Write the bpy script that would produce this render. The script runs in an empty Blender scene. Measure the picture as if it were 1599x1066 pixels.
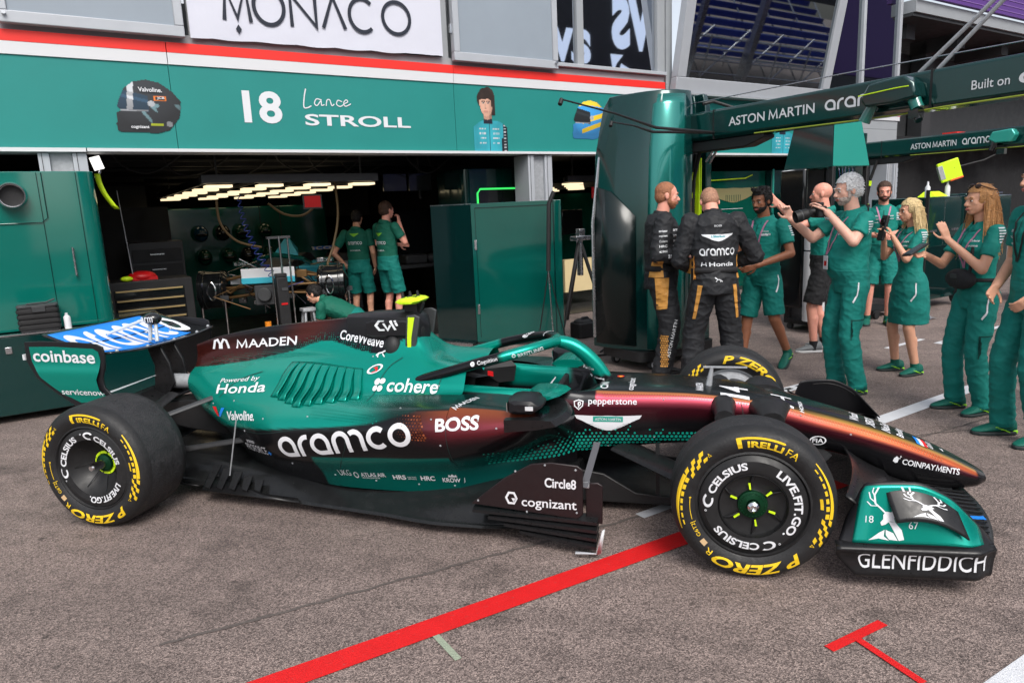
import bpy, bmesh, math, random
from math import sin, cos, pi, radians as R
from mathutils import Vector, Matrix, noise
from mathutils.bvhtree import BVHTree
random.seed(7)
SC = bpy.context.scene
COL = SC.collection
# ------------------------------------------------------------------ camera
cam = bpy.data.cameras.new("camera"); cam.sensor_width = 36; cam.lens = 24.405
cam.clip_start = .05; cam.clip_end = 800
co = bpy.data.objects.new("camera", cam); COL.objects.link(co)
YAW, PIT, ROL = R(14.176), R(-10.698), R(-2.568)
fw = Vector((-sin(YAW)*cos(PIT), cos(YAW)*cos(PIT), sin(PIT)))
r0 = Vector((cos(YAW), sin(YAW), 0)); u0 = r0.cross(fw)
rt = r0*cos(ROL)+u0*sin(ROL); up = rt.cross(fw)
co.matrix_world = Matrix(((rt.x, up.x, -fw.x, -.2928), (rt.y, up.y, -fw.y, -3.9325), (rt.z, up.z, -fw.z, 1.6637), (0, 0, 0, 1)))
SC.camera = co
# ------------------------------------------------------------------ light
ANG = R(46.46)                                   # heading of the pit building
w = bpy.data.worlds.new("World"); SC.world = w; w.use_nodes = True
nt = w.node_tree; bg = nt.nodes['Background']
sky = nt.nodes.new('ShaderNodeTexSky'); sky.sky_type = 'NISHITA'; sky.sun_disc = False
SUN_EL, SUN_AZ = R(48), R(150)                   # azimuth measured clockwise from +Y
sky.sun_elevation = SUN_EL; sky.sun_rotation = SUN_AZ
sky.air_density = 1.0; sky.dust_density = 3.0; sky.ozone_density = 1.0
hs = nt.nodes.new('ShaderNodeHueSaturation'); hs.inputs['Saturation'].default_value = .38      # thin overcast
nt.links.new(sky.outputs[0], hs.inputs['Color']); nt.links.new(hs.outputs[0], bg.inputs[0]); bg.inputs[1].default_value = .125
sun = bpy.data.lights.new("sun", 'SUN'); sun.energy = 1.3; sun.angle = R(26); sun.color = (1, .96, .9)
so = bpy.data.objects.new("sun", sun); COL.objects.link(so)
sd = Vector((sin(SUN_AZ)*cos(SUN_EL), cos(SUN_AZ)*cos(SUN_EL), sin(SUN_EL)))
so.rotation_euler = sd.to_track_quat('Z', 'Y').to_euler()
vs = SC.view_settings; vs.view_transform = 'Standard'; vs.look = 'None'; vs.exposure = 0.8; vs.gamma = 1
SC.cycles.use_denoising = True
SC.cycles.max_bounces = 8; SC.cycles.sample_clamp_indirect = 6

# ------------------------------------------------------------------ materials
def srgb(r, g, b):
    f = lambda c: (c/255/12.92) if c/255 <= .04045 else ((c/255+.055)/1.055)**2.4
    return (f(r), f(g), f(b))
MATS = {}
def mat(name, col, rough=.5, metal=0., coat=0., emit=0., var=.0, vs=6., bump=0., bs=40., ior=1.45, attr=None, spec=.5):
    m = bpy.data.materials.new(name); m.use_nodes = True; t = m.node_tree; b = t.nodes['Principled BSDF']
    L = t.links.new; N = t.nodes.new
    b.inputs['Base Color'].default_value = (*col, 1); b.inputs['Roughness'].default_value = rough
    b.inputs['Metallic'].default_value = metal; b.inputs['Coat Weight'].default_value = coat
    b.inputs['Coat Roughness'].default_value = .06; b.inputs['Specular IOR Level'].default_value = spec; b.inputs['IOR'].default_value = ior
    if emit:
        b.inputs['Emission Color'].default_value = (*col, 1); b.inputs['Emission Strength'].default_value = emit
    if name.startswith('skin'): b.inputs['Subsurface Weight'].default_value = .12; b.inputs['Subsurface Radius'].default_value = (.02, .008, .005); b.inputs['Subsurface Scale'].default_value = .5
    tc = N('ShaderNodeTexCoord')
    base = None
    if attr:
        a = N('ShaderNodeAttribute'); a.attribute_name = attr; base = a.outputs['Color']; L(base, b.inputs['Base Color'])
    if var:
        n = N('ShaderNodeTexNoise'); n.inputs['Scale'].default_value = vs; n.inputs['Detail'].default_value = 6; n.inputs['Roughness'].default_value = .65
        L(tc.outputs['Object'], n.inputs['Vector'])
        mr = N('ShaderNodeMapRange'); mr.inputs[1].default_value = .25; mr.inputs[2].default_value = .75; mr.inputs[3].default_value = 1-var; mr.inputs[4].default_value = 1+var
        L(n.outputs[0], mr.inputs[0])
        mx = N('ShaderNodeMix'); mx.data_type = 'RGBA'; mx.blend_type = 'MULTIPLY'; mx.inputs[0].default_value = 1
        if base: L(base, mx.inputs[6])
        else: mx.inputs[6].default_value = (*col, 1)
        L(mr.outputs[0], mx.inputs[7]); L(mx.outputs[2], b.inputs['Base Color'])
        m2 = N('ShaderNodeMapRange'); m2.inputs[1].default_value = .3; m2.inputs[2].default_value = .7
        m2.inputs[3].default_value = max(.02, rough*(1-var)); m2.inputs[4].default_value = min(1, rough*(1+var)+.02)
        L(n.outputs[0], m2.inputs[0]); L(m2.outputs[0], b.inputs['Roughness'])
    if bump:
        n2 = N('ShaderNodeTexNoise'); n2.inputs['Scale'].default_value = bs; n2.inputs['Detail'].default_value = 4
        L(tc.outputs['Object'], n2.inputs['Vector'])
        bp = N('ShaderNodeBump'); bp.inputs['Strength'].default_value = bump; bp.inputs['Distance'].default_value = .02
        L(n2.outputs[0], bp.inputs['Height']); L(bp.outputs[0], b.inputs['Normal'])
    MATS[name] = m
    return m
TEAL_F = mat('fascia_print', srgb(24, 128, 122), .55, var=.06, vs=1.5)
TEAL_C = mat('cabinet_gloss_teal', srgb(8, 100, 89), .07, coat=1., var=.08, vs=1.1, bump=.06, bs=1.6)
TEAL_B = mat('board_gloss_teal', srgb(4, 78, 70), .08, coat=.9, var=.12, vs=.9, bump=.06, bs=1.4)
TEAL_D = mat('dark_gloss_green', srgb(4, 52, 50), .12, metal=.3, coat=.6, var=.05, vs=1.2)
TEAL_L = mat('pale_metallic_teal', srgb(50, 165, 150), .25, metal=.3, coat=.5)
GREEN_IN = mat('garage_panel_green', srgb(8, 74, 62), .1, coat=.5, var=.08)
WHITE = mat('white_paint', (.62, .63, .65), .5)
WHITE_G = mat('white_graphic', (.66, .68, .71), .55)
GREYW = mat('grey_panel', srgb(150, 154, 158), .45, var=.05, vs=3)
GREYL = mat('light_grey_frame', srgb(172, 176, 182), .4, metal=.1, var=.04)
GREYB = mat('shutter_pane', srgb(140, 150, 160), .35, var=.04, vs=2)
GALV = mat('galvanised_steel', srgb(165, 168, 172), .45, metal=.3, var=.2, vs=30)
REDP = mat('red_paint', srgb(228, 44, 36), .5, var=.03)
BLACK = mat('black_matt', (.012, .012, .013), .55, var=.2, vs=8)
BLACKG = mat('black_gloss', (.008, .009, .01), .12, coat=.5)
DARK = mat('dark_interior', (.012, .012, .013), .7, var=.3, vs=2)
DARKG = mat('dark_grey', (.04, .042, .045), .5, var=.2)
STEEL = mat('steel', (.55, .56, .58), .25, metal=1, var=.1, vs=20)
CHROME = mat('bright_metal', (.75, .75, .76), .12, metal=1)
LIME = mat('fluorescent_yellow', srgb(205, 240, 30), .5)
GLASS = mat('mirror_window_glass', (.62, .66, .72), .02, metal=1)
GLASSB = mat('bay_window_glass', (.30, .33, .35), .02, metal=1)
GLASS2 = mat('smoked_panel', srgb(6, 34, 34), .06, ior=1.7, coat=.3)
LAMP = mat('lamp_strip', (1., .80, .50), .5, emit=.75)
LAMPW = mat('floodlight', (1., .97, .92), .5, emit=.9)
GLED = mat('green_led', (.05, .9, .15), .5, emit=.55)
CARBON = mat('carbon_black', (.011, .011, .012), .32, var=.25, vs=40, spec=.4)
CARBONM = mat('carbon_satin', (.016, .016, .017), .42, var=.25, vs=25, spec=.4)
RUB = mat('tyre_rubber', (.014, .014, .015), .55, var=.25, vs=30, bump=.12, bs=120)
TREAD = mat('tyre_tread', (.022, .022, .024), .62, var=.35, vs=18, bump=.35, bs=150)
YEL = mat('tyre_yellow', srgb(232, 192, 30), .6, var=.06, vs=60)
REDM = mat('red_plastic', srgb(190, 20, 24), .4)
BLUE = mat('blue_plastic', srgb(30, 110, 220), .4)
BLUEDK = mat('blue_hose', srgb(22, 40, 110), .4)
PURP = mat('purple_board', srgb(88, 52, 128), .5, var=.05)
BROWN = mat('hose_brown', srgb(110, 90, 60), .4)
CREAM = mat('lit_floor_cream', srgb(215, 195, 150), .4, var=.05)

# ------------------------------------------------------------------ mesh builder
class MB:
    def __init__(s): s.v = []; s.f = []; s.m = []
    def add(s, vs_, fs, mi=0):
        k = len(s.v); s.v += [Vector(p) for p in vs_]; s.f += [tuple(i+k for i in f) for f in fs]; s.m += [mi]*len(fs); return s
    def box(s, x0, x1, y0, y1, z0, z1, M=None, mi=0):
        v = [Vector((x, y, z)) for x in (x0, x1) for y in (y0, y1) for z in (z0, z1)]
        if M: v = [M @ p for p in v]
        return s.add(v, [(0, 1, 3, 2), (4, 6, 7, 5), (0, 4, 5, 1), (2, 3, 7, 6), (0, 2, 6, 4), (1, 5, 7, 3)], mi)
    def cyl(s, p, q, ra, rb=None, n=14, cap=True, mi=0):
        p, q = Vector(p), Vector(q); rb = ra if rb is None else rb
        d = (q-p).normalized(); a = d.orthogonal().normalized(); b = d.cross(a)
        v = []; 
        for c, r in ((p, ra), (q, rb)):
            v += [c+a*(r*cos(2*pi*i/n))+b*(r*sin(2*pi*i/n)) for i in range(n)]
        f = [(i, (i+1) % n, n+(i+1) % n, n+i) for i in range(n)]
        if cap: f += [tuple(range(n-1, -1, -1)), tuple(range(n, 2*n))]
        return s.add(v, f, mi)
    def tube(s, pts, r, n=8, mi=0, flat=None):
        pts = [Vector(p) for p in pts]; rr = r if isinstance(r, (list, tuple)) else [r]*len(pts)
        v = []; prev = None
        for i, p in enumerate(pts):
            t = (pts[min(i+1, len(pts)-1)]-pts[max(i-1, 0)]).normalized()
            if prev is None: a = t.orthogonal().normalized()
            else:
                a = prev-t*prev.dot(t); a = a.normalized() if a.length > 1e-6 else t.orthogonal().normalized()
            prev = a; b = t.cross(a)
            v += [p+a*(rr[i]*cos(2*pi*k/n))+b*(rr[i]*sin(2*pi*k/n)) for k in range(n)]
        m = len(pts); f = []
        for i in range(m-1):
            f += [(i*n+k, i*n+(k+1) % n, (i+1)*n+(k+1) % n, (i+1)*n+k) for k in range(n)]
        f += [tuple(range(n-1, -1, -1)), tuple(range((m-1)*n, m*n))]
        return s.add(v, f, mi)
    def prism(s, poly, M, d, mi=0):
        n = len(poly); v = [M @ Vector((x, y, 0)) for x, y in poly]+[M @ Vector((x, y, d)) for x, y in poly]
        f = [(i, (i+1) % n, n+(i+1) % n, n+i) for i in range(n)]+[tuple(range(n-1, -1, -1)), tuple(range(n, 2*n))]
        return s.add(v, f, mi)
    def lathe(s, prof, M, n=64, mi=0, a0=0, a1=2*pi):
        full = abs(a1-a0-2*pi) < 1e-6; c = n if full else n+1; v = []
        for i in range(c):
            t = a0+(a1-a0)*i/n
            v += [M @ Vector((r*cos(t), r*sin(t), h)) for r, h in prof]
        k = len(prof); f = []
        for i in range(n):
            j = (i+1) % c
            f += [(i*k+q, j*k+q, j*k+q+1, i*k+q+1) for q in range(k-1)]
        return s.add(v, f, mi)
    def grid(s, rows, closed=False, caps=False, mi=0):
        k = len(rows[0]); v = [p for r in rows for p in r]; f = []; e = k if closed else k-1
        for i in range(len(rows)-1):
            f += [(i*k+q, i*k+(q+1) % k, (i+1)*k+(q+1) % k, (i+1)*k+q) for q in range(e)]
        if caps: f += [tuple(range(k-1, -1, -1)), tuple(range((len(rows)-1)*k, len(rows)*k))]
        return s.add(v, f, mi)
    def ell(s, c, r, M=None, n=14, m=10, mi=0):
        c = Vector(c); r = (r, r, r) if isinstance(r, (int, float)) else r; v = []
        for i in range(m+1):
            t = pi*i/m
            for j in range(n):
                q = Vector((r[0]*sin(t)*cos(2*pi*j/n), r[1]*sin(t)*sin(2*pi*j/n), r[2]*cos(t)))
                v.append(c+(M @ q if M else q))
        f = [(i*n+j, (i+1)*n+j, (i+1)*n+(j+1) % n, i*n+(j+1) % n) for i in range(m) for j in range(n)]
        return s.add(v, f, mi)
    def build(s, name, m, parent=None, off=None, smooth=True, bevel=0, label=None, ang=35, fixn=True, weld=False):
        me = bpy.data.meshes.new(name)
        o_ = Vector(off) if off is not None else None
        q_ = parent
        while o_ is None and q_ is not None: o_ = BASE.get(q_.name); q_ = q_.parent
        vs_ = [p-o_ for p in s.v] if o_ is not None else s.v
        me.from_pydata([tuple(p) for p in vs_], [], s.f)
        for x in (m if isinstance(m, (list, tuple)) else [m]): me.materials.append(x)
        if any(s.m): me.polygons.foreach_set('material_index', s.m)
        if fixn or weld:
            b = bmesh.new(); b.from_mesh(me)
            if weld: bmesh.ops.remove_doubles(b, verts=b.verts, dist=1e-5)
            if fixn: bmesh.ops.recalc_face_normals(b, faces=b.faces)
            b.to_mesh(me); b.free()
        if smooth: me.shade_smooth(); me.set_sharp_from_angle(angle=R(ang))
        me.update()
        o = bpy.data.objects.new(name, me); COL.objects.link(o)
        if parent is not None: o.parent = parent
        if bevel:
            md = o.modifiers.new('bevel', 'BEVEL'); md.width = bevel; md.segments = 2; md.limit_method = 'ANGLE'; md.angle_limit = R(40)
        if label: o['label'] = label
        return o
BASE = {}
def tag(o, label=None, cat=None, group=None, kind=None):
    if label: o['label'] = label
    if cat: o['category'] = cat
    if group: o['group'] = group
    if kind: o['kind'] = kind
    return o
def SNW(s_, n_, z_=0): return Vector((s_*cos(ANG)-n_*sin(ANG), s_*sin(ANG)+n_*cos(ANG), z_))
def thing(name, label, cat, base=(0, 0, 0), rz=0., group=None, pit=False):
    """Empty at a thing's base; parts are written in absolute coordinates of its frame (pit=True: s,n,z along the pit building)."""
    o = bpy.data.objects.new(name, None); COL.objects.link(o); o.empty_display_size = .2
    b = Vector(base)
    if pit: o.location = SNW(*b); o.rotation_euler = (0, 0, ANG)
    else: o.location = b; o.rotation_euler = (0, 0, rz)
    BASE[o.name] = b if (pit or rz == 0) else Vector((0, 0, 0))
    return tag(o, label, cat, group)
def solo(mb, name, m, label, cat, base, pit=True, group=None, kind=None, **k):
    """a thing that is a single mesh, origin at base"""
    o = mb.build(name, m, off=base, **k)
    if pit: o.location = SNW(*base); o.rotation_euler = (0, 0, ANG)
    else: o.location = base
    return tag(o, label, cat, group, kind)
def copy_tree(o, parent=None):
    c = o.copy(); COL.objects.link(c)
    if parent is not None: c.parent = parent
    if o.name in BASE: BASE[c.name] = BASE[o.name]
    for ch in list(o.children): copy_tree(ch, c)
    return c

# ------------------------------------------------------------------ lettering: 2-D triangles / quads
TXT = {}
def text2d(s_, bold=0.):
    k = (s_, bold)
    if k not in TXT:
        cu = bpy.data.curves.new('t', 'FONT'); cu.body = s_; cu.offset = bold; cu.resolution_u = 4
        o = bpy.data.objects.new('t', cu); me = bpy.data.meshes.new_from_object(o)
        TXT[k] = ([(v.co.x, v.co.y) for v in me.vertices], [tuple(p.vertices) for p in me.polygons])
        bpy.data.objects.remove(o); bpy.data.curves.remove(cu); bpy.data.meshes.remove(me)
    return TXT[k]
_t0 = text2d
def text2d(s_, bold=0.):
    """as above, with capital M drawn as one stroke (its outline folds over itself when emboldened)"""
    if 'M' not in s_ or bold <= 0: return _t0(s_, bold)
    x = 0; P = []; H = max(v[1] for v in _t0('H', 0)[0]); st = .1+2*bold
    for i, piece in enumerate(s_.split('M')):
        if i:
            P.append(strip([(x+st/2, 0), (x+st/2+.06, H*.985), (x+.4, .1), (x+.8-st/2-.06, H*.985), (x+.8-st/2, 0)], st)); x += .86
        if piece.strip():
            V, F = _t0(piece.strip(), bold); x += .26*(len(piece)-len(piece.lstrip())); a = min(v[0] for v in V)
            P.append(([(v[0]-a+x, v[1]) for v in V], F)); x += max(v[0] for v in V)-a+.07+.26*(len(piece)-len(piece.rstrip()))
        elif piece: x += .26
    return merge2(P)
def strip(pts, wd, closed=False):
    """stroke of width wd along 2-D polyline"""
    P = [Vector((x, y)) for x, y in pts]; n = len(P); v = []
    for i in range(n):
        if closed: a, b = P[i-1], P[(i+1) % n]
        else: a, b = P[max(i-1, 0)], P[min(i+1, n-1)]
        e1 = (P[i]-a).normalized() if (P[i]-a).length > 1e-9 else (b-P[i]).normalized()
        e2 = (b-P[i]).normalized() if (b-P[i]).length > 1e-9 else e1
        t = (e1+e2).normalized(); nn = Vector((-t.y, t.x)); k = 1/max(.5, nn.dot(Vector((-e1.y, e1.x))))
        v += [tuple(P[i]+nn*(wd/2*k)), tuple(P[i]-nn*(wd/2*k))]
    m = n if closed else n-1
    return v, [(2*i, 2*i+1, (2*((i+1) % n))+1, 2*((i+1) % n)) for i in range(m)]
def arc(cx, cy, rx, ry, a0, a1, n=14): return [(cx+rx*cos(R(a0+(a1-a0)*i/n)), cy+ry*sin(R(a0+(a1-a0)*i/n))) for i in range(n+1)]
def merge2(parts):
    V = []; F = []
    for v, f in parts:
        k = len(V); V += v; F += [tuple(i+k for i in q) for q in f]
    return V, F
def round_word(word, wd=.2):
    """geometric single-storey lettering: a r m c o, x-height 1"""
    x = 0; P = []; h = wd/2
    for ch in word:
        if ch in 'ao':
            c = arc(x+.5, .5, .5-h, .5-h, 0, 360, 32)[:-1]
            if ch == 'a': c = arc(x+.5, .5, .5-h, .5-h, 0, 270, 24)+[(x+1-h, h), (x+1-h, .3)]
            P.append(strip(c, wd, True)); x += 1.12
        elif ch == 'c': P.append(strip(arc(x+.5, .5, .5-h, .5-h, 48, 312, 26), wd)); x += 1.0
        elif ch == 'r': P.append(strip([(x+h, 0), (x+h, .5)]+arc(x+.5, .5, .5-h, .5-h, 170, 80, 10), wd)); x += .66
        elif ch == 'm':
            P.append(strip([(x+h, 0), (x+h, .52)]+arc(x+.44, .56, .44-h, .44-h, 170, 10, 14)+[(x+.88-h, .52), (x+.88-h, 0)], wd))
            P.append(strip(arc(x+1.12, .56, .44-h, .44-h, 128, 10, 12)+[(x+1.56-h, .52), (x+1.56-h, 0)], wd)); x += 1.68
    return merge2(P)
def fit2(sh, x0, x1, y0=0, y1=None):
    """scale a 2-D shape so that it spans x0..x1 and y0..y1"""
    V, F = sh; ax = min(v[0] for v in V); bx = max(v[0] for v in V); ay = min(v[1] for v in V); by = max(v[1] for v in V)
    sx = (x1-x0)/(bx-ax); sy = sx if y1 is None else (y1-y0)/(by-ay)
    return [(x0+(v[0]-ax)*sx, y0+(v[1]-ay)*sy) for v in V], F
def poly2(*polys):
    return merge2([(list(p), [tuple(range(len(p)))]) for p in polys])
def shear2(sh, k): return [(x+k*y, y) for x, y in sh[0]], sh[1]
def put(mb, sh, M, mi=0, z=0.):
    mb.add([M @ Vector((x, y, z)) for x, y in sh[0]], sh[1], mi); return mb
def PITM(s0, n0, z0): return Matrix(((1, 0, 0, s0), (0, 0, 1, n0), (0, 1, 0, z0), (0, 0, 0, 1)))    # x->s, y->z : reads from the pit lane (facing -n)
def wings2(w=1.):
    """spread wings emblem, centred, width w"""
    h = .16; P = []
    up_ = [(-.5, .11), (-.3, .1), (-.12, .095), (0, .1), (.12, .095), (.3, .1), (.5, .11)]
    lo = [(.47, .06), (.4, .03), (.3, -.02), (.2, -.07), (.12, -.1), (.05, -.12), (0, -.125), (-.05, -.12), (-.12, -.1), (-.2, -.07), (-.3, -.02), (-.4, .03), (-.47, .06)]
    return [(x*w, y*w) for x, y in up_+lo], [tuple(range(len(up_)+len(lo)))[::-1]]
# ------------------------------------------------------------------ ground and markings
def asphalt(name, c, k=1.):
    m = bpy.data.materials.new(name); m.use_nodes = True; t = m.node_tree; b = t.nodes['Principled BSDF']; L = t.links.new; N = t.nodes.new
    tc = N('ShaderNodeTexCoord')
    def noi(sc, det=2, typ='ShaderNodeTexNoise'):
        n = N(typ); n.inputs['Scale'].default_value = sc
        if typ == 'ShaderNodeTexNoise': n.inputs['Detail'].default_value = det
        L(tc.outputs['Object'], n.inputs['Vector']); return n
    def mr(src, a, b_, c_, d):
        q = N('ShaderNodeMapRange'); q.inputs[1].default_value = a; q.inputs[2].default_value = b_; q.inputs[3].default_value = c_; q.inputs[4].default_value = d; L(src, q.inputs[0]); return q.outputs[0]
    def mul(a, bcol):
        x = N('ShaderNodeMix'); x.data_type = 'RGBA'; x.blend_type = 'MULTIPLY'; x.inputs[0].default_value = 1
        L(a, x.inputs[6]); L(bcol, x.inputs[7]); return x.outputs[2]
    big = mr(noi(.55, 5).outputs[0], .3, .7, .8, 1.15); mid = mr(noi(7, 5).outputs[0], .3, .7, .88, 1.1); fine = mr(noi(230, 3).outputs[0], .3, .7, .52, 1.44)
    vo = noi(175, typ='ShaderNodeTexVoronoi'); cr = N('ShaderNodeValToRGB')
    e = cr.color_ramp.elements; e[0].position = 0; e[0].color = (.36, .32, .31, 1); e[1].position = 1; e[1].color = (1.7, 1.6, 1.54, 1)
    e2 = e.new(.55); e2.color = (.95, .9, .88, 1)
    sep = N('ShaderNodeSeparateColor'); L(vo.outputs['Color'], sep.inputs[0]); L(sep.outputs[0], cr.inputs[0])
    rgb = N('ShaderNodeRGB'); rgb.outputs[0].default_value = (*c, 1)
    # dark stains and drips
    st = mr(noi(2.3, 8).outputs[0], .58, .68, 1., .66)
    mp = N('ShaderNodeMapping'); mp.inputs['Rotation'].default_value = (0, 0, -ANG); mp.inputs['Scale'].default_value = (.35, 7, 1); L(tc.outputs['Object'], mp.inputs['Vector'])
    sn_ = N('ShaderNodeTexNoise'); sn_.inputs['Scale'].default_value = 1.; sn_.inputs['Detail'].default_value = 6; L(mp.outputs[0], sn_.inputs['Vector']); streak = mr(sn_.outputs[0], .35, .7, 1.06, .84)
    spot = mr(noi(13, 2).outputs[0], .27, .31, .5, 1.)
    st = mul(st, spot)
    o = mul(mul(mul(mul(mul(mul(rgb.outputs[0], big), mid), fine), cr.outputs[0]), st), streak)
    L(o, b.inputs['Base Color']); b.inputs['Roughness'].default_value = .75
    bp = N('ShaderNodeBump'); bp.inputs['Strength'].default_value = .55; bp.inputs['Distance'].default_value = .006
    L(vo.outputs['Distance'], bp.inputs['Height']); L(bp.outputs[0], b.inputs['Normal'])
    return m
ASPH = asphalt('asphalt', (.21, .172, .159)); ASPHD = asphalt('asphalt_patch', (.112, .1, .096))
g = MB(); g.add([(-300, -300, 0), (300, -300, 0), (300, 300, 0), (-300, 300, 0)], [(0, 1, 2, 3)])
tag(g.build('ground', ASPH), kind='structure')
def paint(name, col, wear=.25):
    m = mat(name, col, .6, var=.08, vs=12, bump=.35, bs=160); t = m.node_tree; b = t.nodes['Principled BSDF']; N = t.nodes.new; L = t.links.new
    tc = N('ShaderNodeTexCoord'); n = N('ShaderNodeTexNoise'); n.inputs['Scale'].default_value = 45; n.inputs['Detail'].default_value = 8; n.inputs['Roughness'].default_value = .8; L(tc.outputs['Object'], n.inputs['Vector'])      # worn through to the stone
    r = N('ShaderNodeMapRange'); r.inputs[1].default_value = .60; r.inputs[2].default_value = .68; r.inputs[3].default_value = 0; r.inputs[4].default_value = .75; L(n.outputs[0], r.inputs[0])
    x = N('ShaderNodeMix'); x.data_type = 'RGBA'; L(r.outputs[0], x.inputs[0]); src = b.inputs['Base Color'].links[0].from_socket; L(src, x.inputs[6]); x.inputs[7].default_value = (.13, .1, .09, 1); L(x.outputs[2], b.inputs['Base Color'])
    return m
WPAINT = paint('white_line_paint', (.62, .63, .66)); RTAPE = paint('red_tape', srgb(208, 20, 22)); PALE = paint('pale_paint', srgb(150, 160, 140))
SEAM = mat('tar_seam', (.1, .083, .076), .8, var=.4, vs=60)
def flat(name, pts, m, z, kind='structure', lab=None, cat=None, jag=0):
    b = MB(); b.add([(x, y, z) for x, y in pts], [tuple(range(len(pts)))]); o = b.build(name, m, smooth=False)
    return tag(o, lab, cat, kind=kind)
def line2(a, b, wd):
    a, b = Vector(a), Vector(b); t = (b-a).normalized(); n = Vector((-t.y, t.x))*(wd/2)
    return [tuple(a-n), tuple(b-n), tuple(b+n), tuple(a+n)]
def snl(s0, n0, s1, n1, wd): return line2(SNW(s0, n0).xy, SNW(s1, n1).xy, wd)
flat('pit_lane_line', line2((.55, .93), (9.0, 9.9), .125), WPAINT, .004)
flat('red_line', line2((-5.3, -5.33), (.6, .27), .12), RTAPE, .005)
flat('tape_mark', line2((.235, -1.40), (.47, -1.19), .042), RTAPE, .005)
flat('tape_tail', line2((.35, -1.32), (.51, -1.545), .032), RTAPE, .0065)
flat('pit_box_line', line2((-.4, -2.69), (1.6, -.75), .16), WPAINT, .004)
flat('pale_mark', line2((-1.268, -1.566), (-1.12, -1.704), .028), PALE, .004)
b_ = MB()
def wav(a, b, wd, n=60, amp=.012):
    a, b = Vector((*a, .003)), Vector((*b, .003)); t = (b-a).normalized(); nn = Vector((-t.y, t.x, 0)); rows = []
    for i in range(n+1):
        p = a.lerp(b, i/n)+nn*amp*(noise.noise(Vector((i*.35, a.x, 1)))+.5*noise.noise(Vector((i*1.1, a.x, 5)))); q = wd*(.5+.7*abs(noise.noise(Vector((i*.6, 3, a.y)))))
        rows.append([p-nn*q/2, p+nn*q/2])
    b_.grid(rows)
wav((-2.35, -1.83), (-.15, -.05), .03, 90); wav((-4.9, -1.2), (-3.9, -1.32), .012); wav((-4.6, -.1), (-3.1, .45), .01); wav((1.25, 1.2), (3.4, 2.1), .014)
wav((-.15, -.05), (2.5, 2.2), .02, 90)
tag(b_.build('tar_seam', SEAM, smooth=False), kind='structure')
# checker marks beside the garage and small white marks further on
def checker(s0, n0, ds, dn, name='garage_mark'):
    flat(name, [SNW(s0, n0).xy, SNW(s0+ds, n0).xy, SNW(s0+ds, n0+dn).xy, SNW(s0, n0+dn).xy], WPAINT, .004)
checker(2.08, 1.17, .5, .11)
for i in range(3): flat('garage_mark_square', [SNW(2.13+.16*i, 1.2).xy, SNW(2.21+.16*i, 1.2).xy, SNW(2.21+.16*i, 1.25).xy, SNW(2.13+.16*i, 1.25).xy], DARKG, .006)
checker(4.95, 1.28, .7, .11); checker(4.35, 1.55, .75, .06); checker(6.05, 1.32, .5, .07); checker(-.62, .1, .75, .07); checker(-.32, .24, .3, .05)
for i in range(2): flat('garage_mark_square', [SNW(5.05+.26*i, 1.31).xy, SNW(5.17+.26*i, 1.31).xy, SNW(5.17+.26*i, 1.36).xy, SNW(5.05+.26*i, 1.36).xy], DARKG, .006)

# ------------------------------------------------------------------ pit building
PB = thing('pit_building', 'pit lane garage building with teal name band, red stripe and grey upper storey', 'building', (1, 6, 0), pit=True)
def part(name, m, bx, parent=PB, bevel=0, label=None):
    b = MB()
    for q in bx: b.box(*q)
    return b.build(name, m, parent, bevel=bevel, label=label)
fas = part('fascia', TEAL_F, [(-9, -1.856, 6, 6.3, 2.475, 3.34), (-1.85, 1.575, 6, 6.3, 2.475, 3.34), (1.581, 5.5, 6, 6.3, 2.475, 3.34), (5.506, 8.85, 6, 6.3, 2.475, 3.365)])
part('white_stripe', WHITE, [(-9, -1.855, 5.985, 6.3, 3.342, 3.46), (-1.847, 1.575, 5.985, 6.3, 3.342, 3.46), (1.581, 5.43, 5.985, 6.3, 3.342, 3.46)])
part('red_stripe', REDP, [(-9, -1.855, 5.982, 6.3, 3.462, 3.565), (-1.847, 1.575, 5.982, 6.3, 3.462, 3.565), (1.581, 5.43, 5.982, 6.3, 3.462, 3.565)])
part('bottom_trim', WHITE, [(-9, -2.72, 5.955, 6.3, 2.435, 2.473), (-2.71, 8.86, 5.96, 6.3, 2.44, 2.473)])
part('upper_wall', GREYW, [(-9, 5.45, 6.03, 6.4, 3.567, 3.66), (-9, -3.3, 6.05, 6.4, 3.662, 6.5), (-1.6, -1.55, 6.04, 6.4, 3.662, 6.5), (1.46, 1.55, 6.04, 6.4, 3.662, 6.5), (5.3, 5.46, 6.02, 6.4, 3.662, 6.5), (3.7, 3.82, 6.03, 6.4, 3.7, 6.5), (-9, 5.46, 6.45, 6.6, 3.6, 6.5)])
part('window_ledge', GREYL, [(3.2, 5.45, 5.96, 6.1, 3.668, 3.72)], bevel=.006)
part('dark_recess', DARK, [(-1.55, 1.46, 6.38, 6.44, 3.662, 6.5)])
for s0, s1 in ((-3.28, -1.66), (1.57, 3.25)):
    f = part('shutter', GREYL, [(s0, s1, 5.9, 5.99, 3.61, 3.72), (s0, s0+.09, 5.9, 5.99, 3.72, 5.6), (s1-.09, s1, 5.9, 5.99, 3.72, 5.6)], bevel=.008)
    b = MB(); b.box(s0+.09, s1-.09, 5.925, 5.97, 3.72, 5.6); b.build('pane', GREYB, f)
    b = MB(); b.cyl((s1-.05 if s0 > 0 else s0+.06, 5.9, 3.69), (s1-.05 if s0 > 0 else s0+.06, 5.86, 3.69), .018); b.box((s0-.03 if s0 > 0 else s1), (s0 if s0 > 0 else s1+.03), 5.93, 5.97, 3.95, 4.06); b.build('hinge', STEEL, f)
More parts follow.
